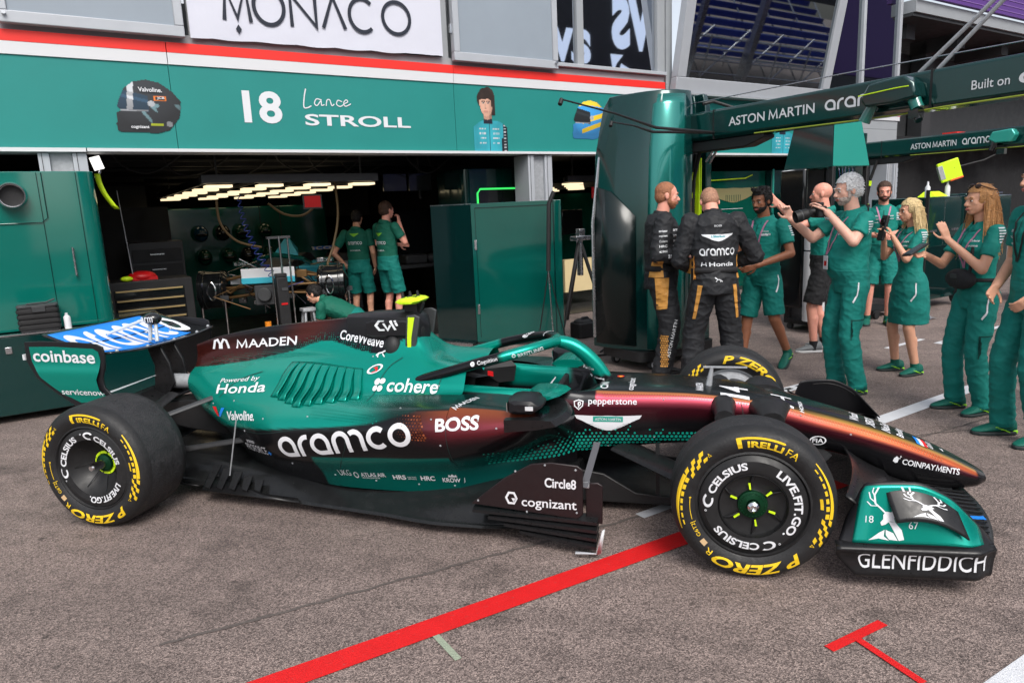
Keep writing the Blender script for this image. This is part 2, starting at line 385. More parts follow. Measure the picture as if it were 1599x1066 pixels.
for a, b2 in ((3.28, 3.69), (3.83, 5.29)):
    part('window', GLASS, [(a, b2, 6.08, 6.1, 3.72, 6.2)])
# banner with the city name
bn = MB(); rows = []
for i in range(41):
    s_ = -1.6+3.03*i/40
    rows.append([Vector((s_, 5.957+.006*noise.noise(Vector((s_*3, z*2, 0)))+.004*noise.noise(Vector((s_*9, z*7, 4))), z-.028*abs(noise.noise(Vector((s_*2.2, 0, 0))))*(k == 0)+(.035 if k == 0 else 0)*(s_+1.6)/3)) for k, z in enumerate([3.63+.1*q for q in range(20)])])
bn.grid(rows)
BANNER = mat('banner_cloth', (.6, .61, .69), .75, bump=.25, bs=5)
bo = thing('banner', 'white cloth banner reading MONACO hung in the dark window bay', 'banner', (0, 5.955, 3.6), pit=True)
bn.build('cloth', BANNER, bo, fixn=False)
NAVY = mat('navy_letter', srgb(28, 34, 48), .6)
lt = MB()
def put_pit(mb, sh, s0, s1, z0, z1, n_, mi=0): put(mb, fit2(sh, s0, s1, z0, z1), PITM(0, n_, 0), mi)
# strokes for MONACO
wd = .042; H0, H1 = 3.835, 4.19
def sp(x): return x
LY = 5.943
put(lt, strip([(-1.235, H0), (-1.20, H1-.03), (-1.095, H0+.03), (-.99, H1), (-.955, H0)], wd), PITM(0, LY, 0))
put(lt, strip(arc(-.745, 4.02, .165, .19, 0, 360, 40)[:-1], wd, True), PITM(0, LY, 0))
put(lt, strip([(-.50, H0), (-.50, H1), (-.215, H0+.02), (-.215, H1)], wd), PITM(0, LY, 0))
put(lt, strip([(-.135, H0+.02), (.0, H1+.02), (.135, H0+.03)], wd), PITM(0, LY, 0))
put(lt, strip(arc(.36, 4.04, .165, .185, 48, 312, 30), wd), PITM(0, LY, 0))
put(lt, strip(arc(.80, 4.055, .18, .185, 0, 360, 40)[:-1], wd, True), PITM(0, LY, 0))
put(lt, poly2([(-1.095, 3.70), (-1.063, 3.75), (-1.095, 3.80), (-1.127, 3.75)]), PITM(0, LY, 0))
lt.build('lettering', NAVY, bo, smooth=False, fixn=False)
b = MB(); put(b, poly2(arc(-.745, 4.215, .03, .03, 0, 360, 16)[:-1]), PITM(0, 5.942, 0)); b.build('red_dot', REDM, bo, smooth=False, fixn=False)
def rnd(P, k=5):
    out = []
    for i in range(len(P)-1):
        a, b2, c, d = P[max(i-1, 0)], P[i], P[i+1], P[min(i+2, len(P)-1)]
        for j in range(k):
            u = j/k; out.append(tuple(.5*(2*q+(-p+r)*u+(2*p-5*q+4*r-t_)*u*u+(-p+3*q-3*r+t_)*u**3) for p, q, r, t_ in zip(a, b2, c, d)))
    return out+[P[-1]]
# lettering and pictures printed on the fascia
lt = MB()
put_pit(lt, text2d('18', .03), -1.13, -.7, 2.765, 3.12, 5.994)
put_pit(lt, text2d('STROLL', .022), -.44, .92, 2.755, 2.885, 5.994)
put(lt, strip(rnd([(-.40, 3.17), (-.425, 3.08), (-.44, 2.965), (-.40, 2.955), (-.35, 2.98)]), .014), PITM(0, 5.994, 0))
for k, x in enumerate((-.31, -.17, -.06)):
    pts = [(x+.09, 3.05), (x+.03, 3.06), (x, 3.01), (x+.03, 2.985), (x+.08, 3.04), (x+.085, 2.99), (x+.12, 3.0)] if k == 0 else ([(x, 2.985), (x+.015, 3.05), (x+.05, 3.055), (x+.07, 2.99), (x+.1, 3.01)] if k == 1 else [(x+.09, 3.04), (x+.04, 3.055), (x+.02, 3.01), (x+.06, 2.985), (x+.11, 3.01)])
    put(lt, strip(rnd(pts), .012), PITM(0, 5.994-.0005*k, 0))
put(lt, strip(rnd([(.045, 3.015), (.1, 3.04), (.085, 3.065), (.05, 3.03), (.07, 2.99), (.14, 3.02)]), .012), PITM(0, 5.9925, 0))
put_pit(lt, text2d('14', .03), 4.7, 5.05, 2.765, 3.12, 5.994)
put_pit(lt, text2d('ALONSO', .022), 6.0, 7.5, 2.71, 2.86, 5.994)
lt.build('driver_lettering', WHITE_G, fas, smooth=False, fixn=False)
# printed helmets (flat pictures)
hel = [(.02, .02), (.62, .0), (.8, .06), (.97, .3), (1.0, .45), (1.02, .62), (.9, .8), (.72, .95), (.52, 1.0), (.32, .95), (.17, .82), (.08, .6), (.04, .48), (.1, .42), (.03, .38), (.03, .22), (.0, .18)]
b = MB(); put_pit(b, text2d('Valvoline.', .02), -2.17, -1.945, 3.05, 3.095, 5.979); put_pit(b, text2d('JCB', .02), -2.0, -1.93, 2.975, 3.005, 5.979); put_pit(b, text2d('cognizant', .02), -2.28, -2.11, 2.67, 2.71, 5.979); b.build('helmet_lettering', WHITE_G, fas, smooth=False, fixn=False)
def print_grid(name, s0, s1, z0, z1, nx, ny, fn):
    """a photographic print: fine grid with the printed colour per point; fn(u, v) -> rgb or None outside the cut-out"""
    V = []; C_ = []; idx = {}; F = []
    for j in range(ny+1):
        for i in range(nx+1):
            c = fn(i/nx, j/ny)
            if c is not None: idx[i, j] = len(V); V.append((s0+(s1-s0)*i/nx, 5.9938, z0+(z1-z0)*j/ny)); C_ += [*c, 1]
    for j in range(ny):
        for i in range(nx):
            q = [(i, j), (i+1, j), (i+1, j+1), (i, j+1)]
            if all(k in idx for k in q): F.append(tuple(idx[k] for k in q))
    b = MB(); b.add(V, F); o = b.build(name, PRINT, fas, smooth=False, fixn=False)
    ca = o.data.color_attributes.new('Col', 'FLOAT_COLOR', 'POINT'); ca.data.foreach_set('color', C_); return o
PRINT = mat('photo_print', (1, 1, 1), .55, attr='Col')
PRC = mat('print_cyan', srgb(70, 160, 200), .5)
def inpoly(P, x, y):
    r = False; n = len(P)
    for k in range(n):
        (x0, y0), (x1, y1) = P[k], P[k-1]
        if (y0 > y) != (y1 > y) and x < (x1-x0)*(y-y0)/(y1-y0)+x0: r = not r
    return r
def mixc(a, b2, t): t = min(1, max(0, t)); return tuple(p+(q-p)*t for p, q in zip(a, b2))
def helmet_fn(pal):
    base, vis, band, acc, acc2 = pal
    def fn(u, v):
        x, y = u*1.06-.02, v*1.02-.01
        if not inpoly(hel, x, y): return None
        dx, dy = (x-.55)/.5, (y-.52)/.5; r = min(1, math.hypot(dx, dy)); nz = math.sqrt(1-r*r*.96); sh = .45+.75*max(0, .35*-dx+.6*dy+.65*nz); c = base
        if band and .30*x+.30 < y < .30*x+.42 and x > .3: c = band
        if acc and .36*x+.05 < y < .36*x+.16 and x > .28: c = acc
        if acc2 and y > .86-.1*abs(x-.5): c = acc2
        st_ = noise.noise(Vector((x*9+y*7, y*3, 2)))
        if acc2 is None and st_ > .38 and x > .4 and y < .55: c = mixc(base, (.25, .45, .5), .6)
        if x < .52 and .44-.12*(x-.1) < y < .80-.25*(x-.1) and x > .05: c = vis; sh = .5+.9*max(0, y-.45)+(.5 if abs(y-.72+.25*x) < .03 else 0)
        if abs(x-.24-.1*(y-.5)) < .045 and y > .4: c = (.5, .52, .55) if acc2 is None else c
        if .40 < y < .435 and x < .5: c = (.35, .37, .4)
        if math.hypot(x-.56, y-.55) < .055 or math.hypot(x-.8, y-.18) < .05: c = (.4, .42, .45)
        if .61 < x < .79 and .61 < y < .70 and acc2 is None: c = srgb(225, 120, 45) if (x < .63 or x > .77 or y < .63 or y > .68) else (.03, .03, .03)
        if .52 < x < .7 and .15 < y < .19 and acc2 is None: c = srgb(210, 225, 40)
        return tuple(q*sh for q in c)
    return fn
print_grid('helmet_picture', -2.43, -1.755, 2.625, 3.185, 84, 70, helmet_fn(((.03, .034, .04), srgb(46, 74, 96), None, None, None)))
print_grid('helmet_picture', 3.52, 4.24, 2.65, 3.235, 84, 70, helmet_fn((srgb(60, 150, 215), (.02, .025, .03), srgb(240, 205, 40), srgb(225, 190, 40), srgb(235, 200, 60))))
def portrait_fn(u, v):
    """a generic half-length driver portrait"""
    x, y = u, v*1.5; n_ = noise.noise(Vector((x*6, y*6, 3)))
    hx, hy = (x-.40)/.20, (y-1.05)/.27; face = hx*hx*(1.15 if hy < 0 else 1)+hy*hy < 1
    hair = ((x-.40)/.25)**2+((y-1.19)/.24)**2 < 1+.5*n_ or (.54 < x < .66+.04*n_ and .8 < y < 1.2)
    skin = srgb(206, 160, 138); L_ = .72+.36*sqrt_(1-min(1, (hx*.95+.25)**2))-.10*(hx > .4)
    if face and not (hy > .42+.25*n_-.15*hx*hx) and not (hx > .72 and hy > -.2):
        c = skin
        for ex in (.325, .455):
            if abs(x-ex) < .036 and abs(y-1.075) < .012: c = (.04, .03, .03) if abs(x-ex-.005) < .016 else (.4, .36, .34)
            if abs(x-ex) < .05 and abs(y-1.118+abs(x-ex)*.2) < .012: c = (.05, .035, .03)
        if abs(x-.375) < .012+.02*max(0, 1.06-y) and .955 < y < 1.06: c = mixc(skin, (.25, .15, .12), .35)
        if abs(y-.955) < .01 and abs(x-.385) < .03: c = (.2, .11, .09)
        if abs(x-.39) < .058 and abs(y-.893) < .013: c = srgb(168, 96, 88)
        if abs(x-.39) < .05 and abs(y-.86) < .008: c = mixc(skin, (.2, .1, .08), .4)
        if hy < -.55: L_ *= .88
        return tuple(q*L_ for q in c)
    if hair and y > .78 and not (x < .3 and y < .98): return tuple(q*(.7+.9*max(0, n_)) for q in srgb(52, 38, 32))
    if .30 < x < .56 and .62 < y < .92: return tuple(q*(.72-.3*(x > .47)) for q in skin) if y > .70+.25*abs(x-.42) else srgb(24, 30, 46)
    w_ = .16+.34*min(1, max(0, (.70-y)/.16))**.6 if y < .70 else 0
    if y < .72 and abs(x-.5) < w_:
        f = .62+.5*max(0, .5+.5*noise.noise(Vector((x*5, y*4, 8))))-.2*abs(x-.45); c = srgb(52, 168, 184)
        if x > .86 or (x > .80 and y < .3): c = srgb(20, 30, 40)
        if abs(x-.47) < .008 and y < .62: c = srgb(22, 50, 60)
        for ry in (.18, .29, .40, .50):
            if abs(y-ry) < .018 and (.18 < x < .36 or .56 < x < .74) and noise.noise(Vector((x*40, ry*9, 1))) > -.15: c = (.6, .64, .66)
        if x > .87 and (y*14) % 1 < .35 and x < .95: c = (.55, .57, .6)
        return tuple(q*f for q in c)
    return None
sqrt_ = lambda q: math.sqrt(max(0, q))
print_grid('portrait_picture', 1.84, 2.40, 2.476, 3.36, 60, 94, portrait_fn); print_grid('portrait_picture', 8.13, 8.85, 2.478, 3.3, 60, 94, portrait_fn)
# pillars
for s0 in (-3.14, 2.73, 12.0):
    pl = part('pillar', GALV, [(s0+.1, s0+.29, 6.05, 6.4, 0, 2.434)])
    b = MB(); b.box(s0, s0+.097, 6.0, 6.38, 0, 2.43); b.box(s0+.293, s0+.42, 6.0, 6.38, 0, 2.43); b.build('jamb', GREYL, pl, bevel=.006)
    b = MB(); b.box(s0+.03, s0+.036, 5.996, 6.0, 0, 2.43); b.box(s0+.33, s0+.336, 5.996, 6.0, 0, 2.43); b.build('groove', DARKG, pl)
part('right_wall', GREYW, [(10.9, 12.3, 6.0, 6.3, 2.5, 2.98), (10.9, 12.3, 6.0, 6.3, 2.985, 3.16), (11.2, 11.98, 6.45, 6.6, 1.0, 2.49)])
part('right_white_band', WHITE, [(10.9, 12.35, 5.98, 6.3, 3.165, 3.25), (14.8, 18, 5.98, 6.3, 2.7, 2.9)]); part('right_red_band', REDP, [(10.9, 12.35, 5.975, 6.3, 3.255, 3.4), (14.8, 18, 5.975, 6.3, 2.905, 3.0)])
b = MB()
for i in range(16): b.box(11.6, 13.2, 6.42, 6.44, .4+.115*i, .49+.115*i)
b.build('roller_door', GREYB, PB)
# bay window leaning out, glass curtain beyond it
def q4(mb, a, b, c, d, mi=0): mb.add([a, b, c, d], [(0, 1, 2, 3)], mi)
def lean(z): return 5.85-(z-3.4)*.2
b = MB()
for s0, s1, z0, z1 in ((5.52, 9.55, 3.40, 3.63), (5.52, 5.72, 3.63, 6.4), (9.33, 9.55, 3.63, 6.4)):
    v = [(s, lean(z)+d, z) for s in (s0, s1) for d in (0, .14) for z in (z0, z1)]
    b.add(v, [(0, 1, 3, 2), (4, 6, 7, 5), (0, 4, 5, 1), (2, 3, 7, 6), (0, 2, 6, 4), (1, 5, 7, 3)])
bay = b.build('bay_window', GREYL, PB, bevel=.01)
b = MB(); q4(b, (5.7, lean(3.6)+.05, 3.6), (9.35, lean(3.6)+.05, 3.6), (9.35, lean(6.4)+.05, 6.4), (5.7, lean(6.4)+.05, 6.4)); b.build('pane', GLASSB, bay, smooth=False)
part('bay_soffit', GREYW, [(5.52, 9.55, 5.8, 6.1, 3.37, 3.395), (5.47, 5.6, 6.0, 6.4, 3.4, 6.4)])
cw = part('glass_curtain', GREYL, [(9.6+1.3*i, 9.69+1.3*i, 6.0, 6.12, 3.3, 7.0) for i in range(3)]+[(9.6, 12.2, 6.0, 6.12, 3.2, 3.3)], bevel=.006)
b = MB(); b.box(9.65, 12.2, 6.06, 6.08, 3.3, 7.0); b.build('pane', GLASSB, cw)
part('right_lintel', TEAL_F, [(8.9, 10.9, 6.02, 6.3, 2.5, 3.19)])
part('right_upper_wall', DARKG, [(12.4, 70, 7.4, 7.7, 2.6, 5.0)]); part('right_beam', GREYW, [(12.4, 70, 5.8, 6.3, 5.32, 5.56)])
pb = part('purple_board', PURP, [(12.4, 70, 5.7, 5.8, 5.6, 12)])
b = MB()
for i in range(26): b.box(12.4, 70, 5.69, 5.7, 5.68+.12*i, 5.695+.12*i)
b.build('board_lines', mat('purple_lines', srgb(135, 100, 170), .5), pb)
b = MB(); b.box(12.4, 70, 5.85, 12, 5.25, 5.31)
for i in range(8): b.box(13+2.2*i, 13.35+2.2*i, 6.3, 7.4, 4.95, 5.25)
b.build('soffit', DARKG, PB)
part('steel_post', DARKG, [(15.2, 15.6, 7.0, 7.35, 3.0, 5.2)])
# garage interior
part('garage_ceiling', DARK, [(-9, 70, 6.3, 14, 2.75, 2.9)]); part('garage_back_wall', DARK, [(-9, 70, 13.8, 14, 0, 2.75), (13.0, 70, 6.9, 7.0, 0, 2.74)])  # nearer wall box: dark sheet standing in for the shade inside the garages beyond
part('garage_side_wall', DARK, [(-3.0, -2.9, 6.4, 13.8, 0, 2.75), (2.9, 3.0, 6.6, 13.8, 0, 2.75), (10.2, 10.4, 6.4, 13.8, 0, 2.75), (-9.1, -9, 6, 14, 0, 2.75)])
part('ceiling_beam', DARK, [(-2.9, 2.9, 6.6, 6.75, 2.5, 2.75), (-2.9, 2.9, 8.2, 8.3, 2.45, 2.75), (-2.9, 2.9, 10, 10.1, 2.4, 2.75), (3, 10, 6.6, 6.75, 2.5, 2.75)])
b = MB()
for i in range(5):
    y = 7+.9*i
    b.tube([(-2.8, y, 2.55-.05*i), (-.8, y+.2, 2.6-.06*i), (.6, y-.1, 2.5), (2.8, y+.3, 2.58)], .03)
b.build('ceiling_duct', DARK, PB)
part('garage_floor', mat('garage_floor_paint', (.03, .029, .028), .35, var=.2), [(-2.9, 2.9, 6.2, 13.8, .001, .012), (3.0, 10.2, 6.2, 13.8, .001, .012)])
part('back_cladding', mat('back_cladding', (.06, .062, .06), .6, var=.3, vs=1.5), [(1.1, 2.85, 12.6, 12.7, 1.7, 2.5), (-2.9, -1.7, 11.5, 11.6, 1.9, 2.5)])
# ------------------------------------------------------------------ equipment outside the garage (coordinates s, n, z)
def rbox(mb, x0, x1, y0, y1, z0, z1, r=.06, mi=0, k=5):
    """box with rounded vertical edges"""
    P = []
    for cx, cy, a in ((x1-r, y1-r, 0), (x0+r, y1-r, 90), (x0+r, y0+r, 180), (x1-r, y0+r, 270)): P += arc(cx, cy, r, r, a, a+90, k)
    return mb.prism(P, Matrix.Translation((0, 0, z0)), z1-z0, mi)
t = thing('equipment_cabinet', 'large glossy teal cabinet with round duct at the left end of the garage front', 'cabinet', (-4, 5.1, 0), pit=True)
b = MB(); rbox(b, -7, -2.72, 5.16, 5.95, .78, 2.19, .13); b.build('upper_body', TEAL_C, t, bevel=.006)
b = MB()
for s_ in (-3.17, -2.87, -3.75): b.box(s_, s_+.005, 5.152, 5.16, .8, 2.18)
b.build('panel_joint', TEAL_D, t)
b = MB(); rbox(b, -7, -2.3, 4.93, 5.95, .07, .77, .05); b.build('lower_body', TEAL_D, t, bevel=.008)
b = MB(); b.box(-7, -2.32, 4.92, 4.99, .772, .785); b.build('edge_strip', STEEL, t)
b = MB(); b.lathe([(.1, 0), (.118, .0), (.118, .06), (.105, .12), (.098, .12), (.095, .05), (.0, .04)], Matrix.Translation((-3.37, 5.165, 1.98)) @ Matrix.Rotation(R(90), 4, 'X'), 28); d = b.build('duct', CHROME, t)
b = MB(); b.lathe([(.093, .05), (.0, .052)], Matrix.Translation((-3.37, 5.165, 1.98)) @ Matrix.Rotation(R(90), 4, 'X'), 28); b.build('duct_opening', BLACK, d)
b = MB(); rbox(b, -3.75, -3.12, 5.146, 5.16, 1.74, 2.17, .02)
b = MB(); b.tube([(-3.72, 5.15, 1.74), (-3.18, 5.15, 1.74), (-3.13, 5.15, 1.78), (-3.13, 5.15, 2.18)], .004); b.build('hatch_seam', TEAL_D, t)
for s_ in (-6.5, -2.5):
    b = MB(); b.cyl((s_, 5.0, .045), (s_+.03, 5.0, .045), .045); b.build('castor', BLACK, t)
# ribbed black case and bottle on the ledge
t = thing('ribbed_case', 'black ribbed plastic case standing on the cabinet ledge behind the rear wing', 'case', (-3.3, 5.05, .785), pit=True)
b = MB(); rbox(b, -3.47, -3.17, 4.95, 5.14, .785, 1.0, .02)
for i in range(4): rbox(b, -3.48, -3.16, 4.94, 5.15, .81+.048*i, .84+.048*i, .02)
b.build('body', BLACK, t, bevel=.003)
b = MB(); rbox(b, -3.475, -3.165, 4.945, 5.145, 1.002, 1.02, .02); b.box(-3.36, -3.26, 4.93, 4.95, .96, 1.01); b.tube([(-3.4, 5.02, 1.03), (-3.25, 5.0, 1.035), (-3.18, 5.0, 1.06)], .008); b.build('lid', DARKG, t, bevel=.003)
b = MB(); b.lathe([(0, 0), (.028, 0), (.028, .1), (.02, .115), (.012, .12), (.012, .14), (0, .14)], Matrix.Translation((-3.11, 4.98, .785)), 16)
solo(b, 'bottle', WHITE, 'small white bottle beside the black ribbed case', 'bottle', (-3.11, 4.98, .785))
# hi-vis strap and floodlight by the left pillar
b = MB(); b.grid([[Vector((-2.665+.05*k+.14*q*q, 6.32-.03*k, 2.24-.38*q+.004*sin(q*20))) for k in (0, 1)] for q in [i/8 for i in range(9)]]); o = solo(b, 'strap', LIME, 'fluorescent yellow strap hanging beside the left garage pillar', 'strap', (-2.6, 6.3, 2.2)); o.modifiers.new('solid', 'SOLIDIFY').thickness = .006
t = thing('floodlight', 'white floodlight tilted under the lintel beside the left pillar', 'lamp', (-2.6, 6.4, 2.4), pit=True)
b = MB(); b.box(-.05, .05, -.02, .02, -.07, .07, Matrix.Translation((-2.62, 6.45, 2.36)) @ Matrix.Rotation(R(-15), 4, 'Y')); b.build('lamp_head', LAMPW, t, bevel=.004)
b = MB(); b.tube([(-2.6, 6.47, 2.28), (-2.62, 6.46, 2.22), (-2.66, 6.44, 2.2)], .015); b.build('bracket', STEEL, t)
# screens: smoked glass screen, green board
t = thing('garage_screen', 'tall glossy green screen board standing in front of the right garage pillar', 'screen', (1.55, 4.65, 0), pit=True)
def vpanel(mb, a, b2, z0, z1, th=.04):
    a, b2 = Vector((*a, 0)), Vector((*b2, 0)); d = (b2-a); L_ = d.length; d.normalize(); nn = Vector((-d.y, d.x, 0))
    M = Matrix(((d.x, nn.x, 0, a.x), (d.y, nn.y, 0, a.y), (0, 0, 1, 0), (0, 0, 0, 1))); return mb.box(0, L_, 0, th, z0, z1, M), M, L_
b = MB(); _, M_, L_ = vpanel(b, (1.2, 5.05), (2.0, 4.28), .04, 1.76); M_S = M_; b.build('board', TEAL_B, t, bevel=.004)
b = MB(); b.box(.05, L_-.16, -.004, 0, 1.7, 1.712, M_); b.box(.05, .056, -.004, 0, .1, 1.7, M_); b.box(L_-.1, L_-.085, -.004, 0, .04, 1.76, M_); b.build('trim', TEAL_D, t)
b = MB(); b.box(0.02, .3, -.15, .15, 0, .04, M_); b.box(L_-.3, L_-.02, -.15, .15, 0, .04, M_); b.build('foot', BLACK, t)
t = thing('smoked_screen', 'smoked transparent looking dark screen left of the green screen board', 'screen', (1.0, 5.35, 0), pit=True)
b = MB(); _, M2, L2 = vpanel(b, (.93, 5.6), (1.2, 5.06), .04, 1.75, .02); b.build('sheet', GLASS2, t)
b = MB(); b.box(0, L2, -.004, .024, 1.752, 1.765, M2); b.box(0, L2, -.1, .1, 0, .038, M2); b.build('edge', STEEL, t)
# black pole on split legs
t = thing('black_pole_stand', 'tall black padded pole on thin splayed legs before the green screen', 'stand', (1.7, 4.1, 0), pit=True)
b = MB(); b.tube([(1.76, 4.08, 1.85), (1.7, 4.1, 1.72), (1.66, 4.1, .95)], .026, 10); b.build('padded_pole', BLACK, t)
for q in ((1.68, 4.06), (1.95, 4.15), (1.6, 4.3)):
    b = MB(); b.tube([(1.66, 4.1, .96), (*q, .0)], .007); b.build('leg', STEEL if q[0] == 1.68 else BLACK, t)
# second tripod stand and bag
t = thing('tripod', 'grey camera tripod standing behind the black soft bag', 'tripod', (3.1, 5.4, 0), pit=True)
b = MB(); b.box(3.02, 3.28, 5.3, 5.45, 1.2, 1.26); b.box(3.1, 3.2, 5.33, 5.42, 1.26, 1.36); b.cyl((3.15, 5.4, .7), (3.15, 5.4, 1.2), .045); b.build('head', STEEL, t, bevel=.005)
for q in ((2.75, 5.3), (3.45, 5.2), (3.2, 5.8)):
    b = MB(); b.tube([(3.15, 5.4, 1.22), (*q, 0)], [.03, .018]); b.build('leg', BLACK, t)
b = MB(); rbox(b, 2.35, 2.66, 4.42, 4.66, 0, .2, .06); b.ell((2.5, 4.54, .2), (.14, .11, .05)); o = solo(b, 'soft_bag', BLACK, 'black soft bag on the ground below the tripod', 'bag', (2.5, 4.54, 0), bevel=.015)
b = MB(); b.tube([(2.4, 4.5, .21), (2.45, 4.5, .26), (2.55, 4.52, .26), (2.6, 4.52, .21)], .012); x = b.build('handle', DARKG, o, off=(2.5, 4.54, 0))
b = MB(); b.tube([SNW(2.0, 3.6, .012), SNW(2.3, 3.8, .012), SNW(2.5, 3.5, .012), SNW(2.2, 3.3, .012), SNW(1.8, 3.5, .012), SNW(1.6, 3.9, .012), SNW(2.2, 4.3, .012)], .01)
solo(b, 'floor_cable', BLACK, 'black cable lying on the ground in front of the soft bag', 'cable', (0, 0, 0), pit=False)
# kiosk / partition with green led slot
t = thing('garage_partition', 'dark green garage partition with a green lit rounded slot', 'partition', (2.6, 6.7, 0), pit=True)
b = MB(); rbox(b, 2.02, 3.3, 6.65, 7.6, 0, 2.3, .1); b.build('body', TEAL_D, t, bevel=.02)
b = MB(); rbox(b, 2.24, 3.12, 6.64, 6.65, 1.7, 1.98, .004); b.build('slot', BLACKG, t)
b = MB(); b.tube([(2.23, 6.64, 1.75), (2.23, 6.64, 1.93), (2.28, 6.64, 1.99), (3.06, 6.64, 1.99), (3.13, 6.64, 1.93), (3.13, 6.64, 1.72)], .014); b.build('led_strip', GLED, t)

# ------------------------------------------------------------------ pit gantries
def boom(t, s0, nA, nB, w_=.12, z0=2.24, z1=2.51, joint=.22):
    b = MB(); P = [(-w_, z0+.03), (-w_+.03, z0), (w_-.03, z0), (w_, z0+.03), (w_, z1-.02), (w_-.02, z1), (-w_+.02, z1), (-w_, z1-.02)]
    Mx = Matrix(((1, 0, 0, s0), (0, 0, 1, nB), (0, 1, 0, 0), (0, 0, 0, 1)))
    b.prism(P, Mx, nA-nB); bm_ = b.build('boom', TEAL_D, t, bevel=.006)
    b = MB(); b.box(s0-w_-.002, s0+w_+.002, joint, joint+.015, z0-.002, z1+.002); b.box(s0-w_-.003, s0+w_+.003, nA-.42, nA-.41, z0, z1); b.build('joint', BLACK, bm_)
    b = MB(); b.box(s0-w_-.004, s0+w_+.004, nA-.12, nA+.25, z0-.06, z1-.0)
    for i in range(5): b.box(s0-w_-.012, s0+w_+.012, nA-.1+.07*i, nA-.06+.07*i, z0-.066, z1+.005)
    b.build('collar', BLACK, t, bevel=.005)
    b = MB(); P2 = [(nA-.1, z0-.1), (nA-.75, z0-.1), (nA-.95, z0-.04), (nA-.95, z0-.003), (nA-.1, z0-.003)]
    b.prism(P2, Matrix(((0, 0, 1, s0-.08), (1, 0, 0, 0), (0, 1, 0, 0), (0, 0, 0, 1))), .16); b.build('lower_housing', BLACK, t, bevel=.01)
    b = MB(); b.tube([(s0-w_-.02, nA-.9, z0-.0), (s0-w_-.025, joint+.6, z0-.012), (s0-w_-.03, joint+.2, z0-.014), (s0-w_-.06, joint-.1, z0-.005), (s0-w_-.06, nB+.5, z0+.01), (s0-w_-.05, nB, z0+.02)], .006); b.build('yellow_hose', MATS.get('yellow_hose') or mat('yellow_hose', srgb(140, 155, 50), .4), t)
    return bm_
def BF(s0): return Matrix(((0, 0, 1, s0), (-1, 0, 0, 0), (0, 1, 0, 0), (0, 0, 0, 1)))      # reads along -n on the face towards -s
GR1 = 'overhead pit gantries'
t = thing('pit_gantry', 'gantry tower with long overhead boom reading Built on, behind the men in black suits', 'gantry', (2.2, 2.9, 0), pit=True, group=GR1)
sec = [(1.58, 3.2), (1.6, 3.0), (1.72, 2.68), (1.84, 2.52), (2.0, 2.44), (2.2, 2.44), (2.27, 2.47), (2.27, 2.75), (2.62, 2.75), (2.62, 2.6), (2.72, 2.62), (2.8, 2.75), (2.85, 3.25), (2.2, 3.35)]
def towerloft(zs, inset):
    rows = []
    for z, k in zip(zs, inset):
        rows.append([Vector((2.2+(s_-2.2)*k[0]+(k[1]), 2.9+(n_-2.9)*k[0], z)) for s_, n_ in sec])
    return rows
b = MB(); b.grid(towerloft([.2, .9, 1.6, 2.18, 2.62, 2.74], [(1, 0), (1, 0), (.99, .02), (.96, .04), (.88, .08), (.8, .1)]), closed=True, caps=True); b.build('tower_shell', TEAL_D, t, bevel=.01, ang=28)
TFR = mat('tower_front_teal', srgb(24, 118, 110), .16, metal=.5, coat=.6)
b = MB(); rows = []
for z, k, dx in zip([.22, .9, 1.6, 2.18, 2.60, 2.70], [1, 1, .99, .96, .88, .82], [0, 0, .02, .04, .08, .1]):
    rows.append([Vector((2.2+(s_-2.2)*k+dx, 2.9+(n_-2.9)*k*1.012, z)) for s_, n_ in arc(2.05, 2.72, .3, .292, 205, 285, 10)])
b.grid(rows); o = b.build('front_fairing', TFR, t, fixn=False); o.modifiers.new('solid', 'SOLIDIFY').thickness = .008
b = MB(); b.box(2.27, 2.6, 2.66, 2.74, .25, 2.3)
for i in range(40): b.box(2.28, 2.52, 2.65, 2.66, 1.45+.016*i, 1.458+.016*i)
b.build('slot_panel', BLACK, t)
b = MB(); b.box(2.52, 2.535, 2.6, 2.66, .3, 2.1); b.box(2.55, 2.56, 2.6, 2.66, .3, 2.1); b.build('yellow_edge', LIME, t)
b = MB(); b.tube([(1.575, 3.17, .3), (1.58, 3.17, 1.5), (1.66, 3.14, 2.15)], .02); b.build('edge_rail', STEEL, t)
b = MB(); b.add([(1.572, 3.14, .25), (1.60, 2.96, .25), (1.705, 2.68, .25), (1.575, 3.14, 1.2), (1.603, 2.96, 1.2), (1.708, 2.68, 1.2), (1.605, 3.12, 1.85), (1.635, 2.95, 1.80), (1.725, 2.69, 1.55)], [(0, 1, 4, 3), (1, 2, 5, 4), (3, 4, 7, 6), (4, 5, 8, 7)]); o = b.build('black_door', mat('door_black_green', (.004, .011, .011), .2), t, fixn=False); o.modifiers.new('solid', 'SOLIDIFY').thickness = .012
b = MB(); rbox(b, 1.66, 2.75, 2.55, 3.2, .1, .2, .1); b.build('plinth', BLACK, t)
for q in ((1.85, 2.6), (2.6, 2.7), (1.8, 3.1), (2.65, 3.1)):
    b = MB(); b.lathe([(.02, -.02), (.05, -.02), (.05, .02), (.02, .02)], Matrix.Translation((*q, .05)) @ Matrix.Rotation(R(90), 4, 'X'), 16); wh = b.build('castor', DARKG, t)
    b = MB(); b.cyl((q[0]-.0, q[1]-.022, .05), (q[0], q[1]+.022, .05), .03); b.build('castor_disc', WHITE, wh)
b1 = boom(t, 2.4, 2.62, -3.2)
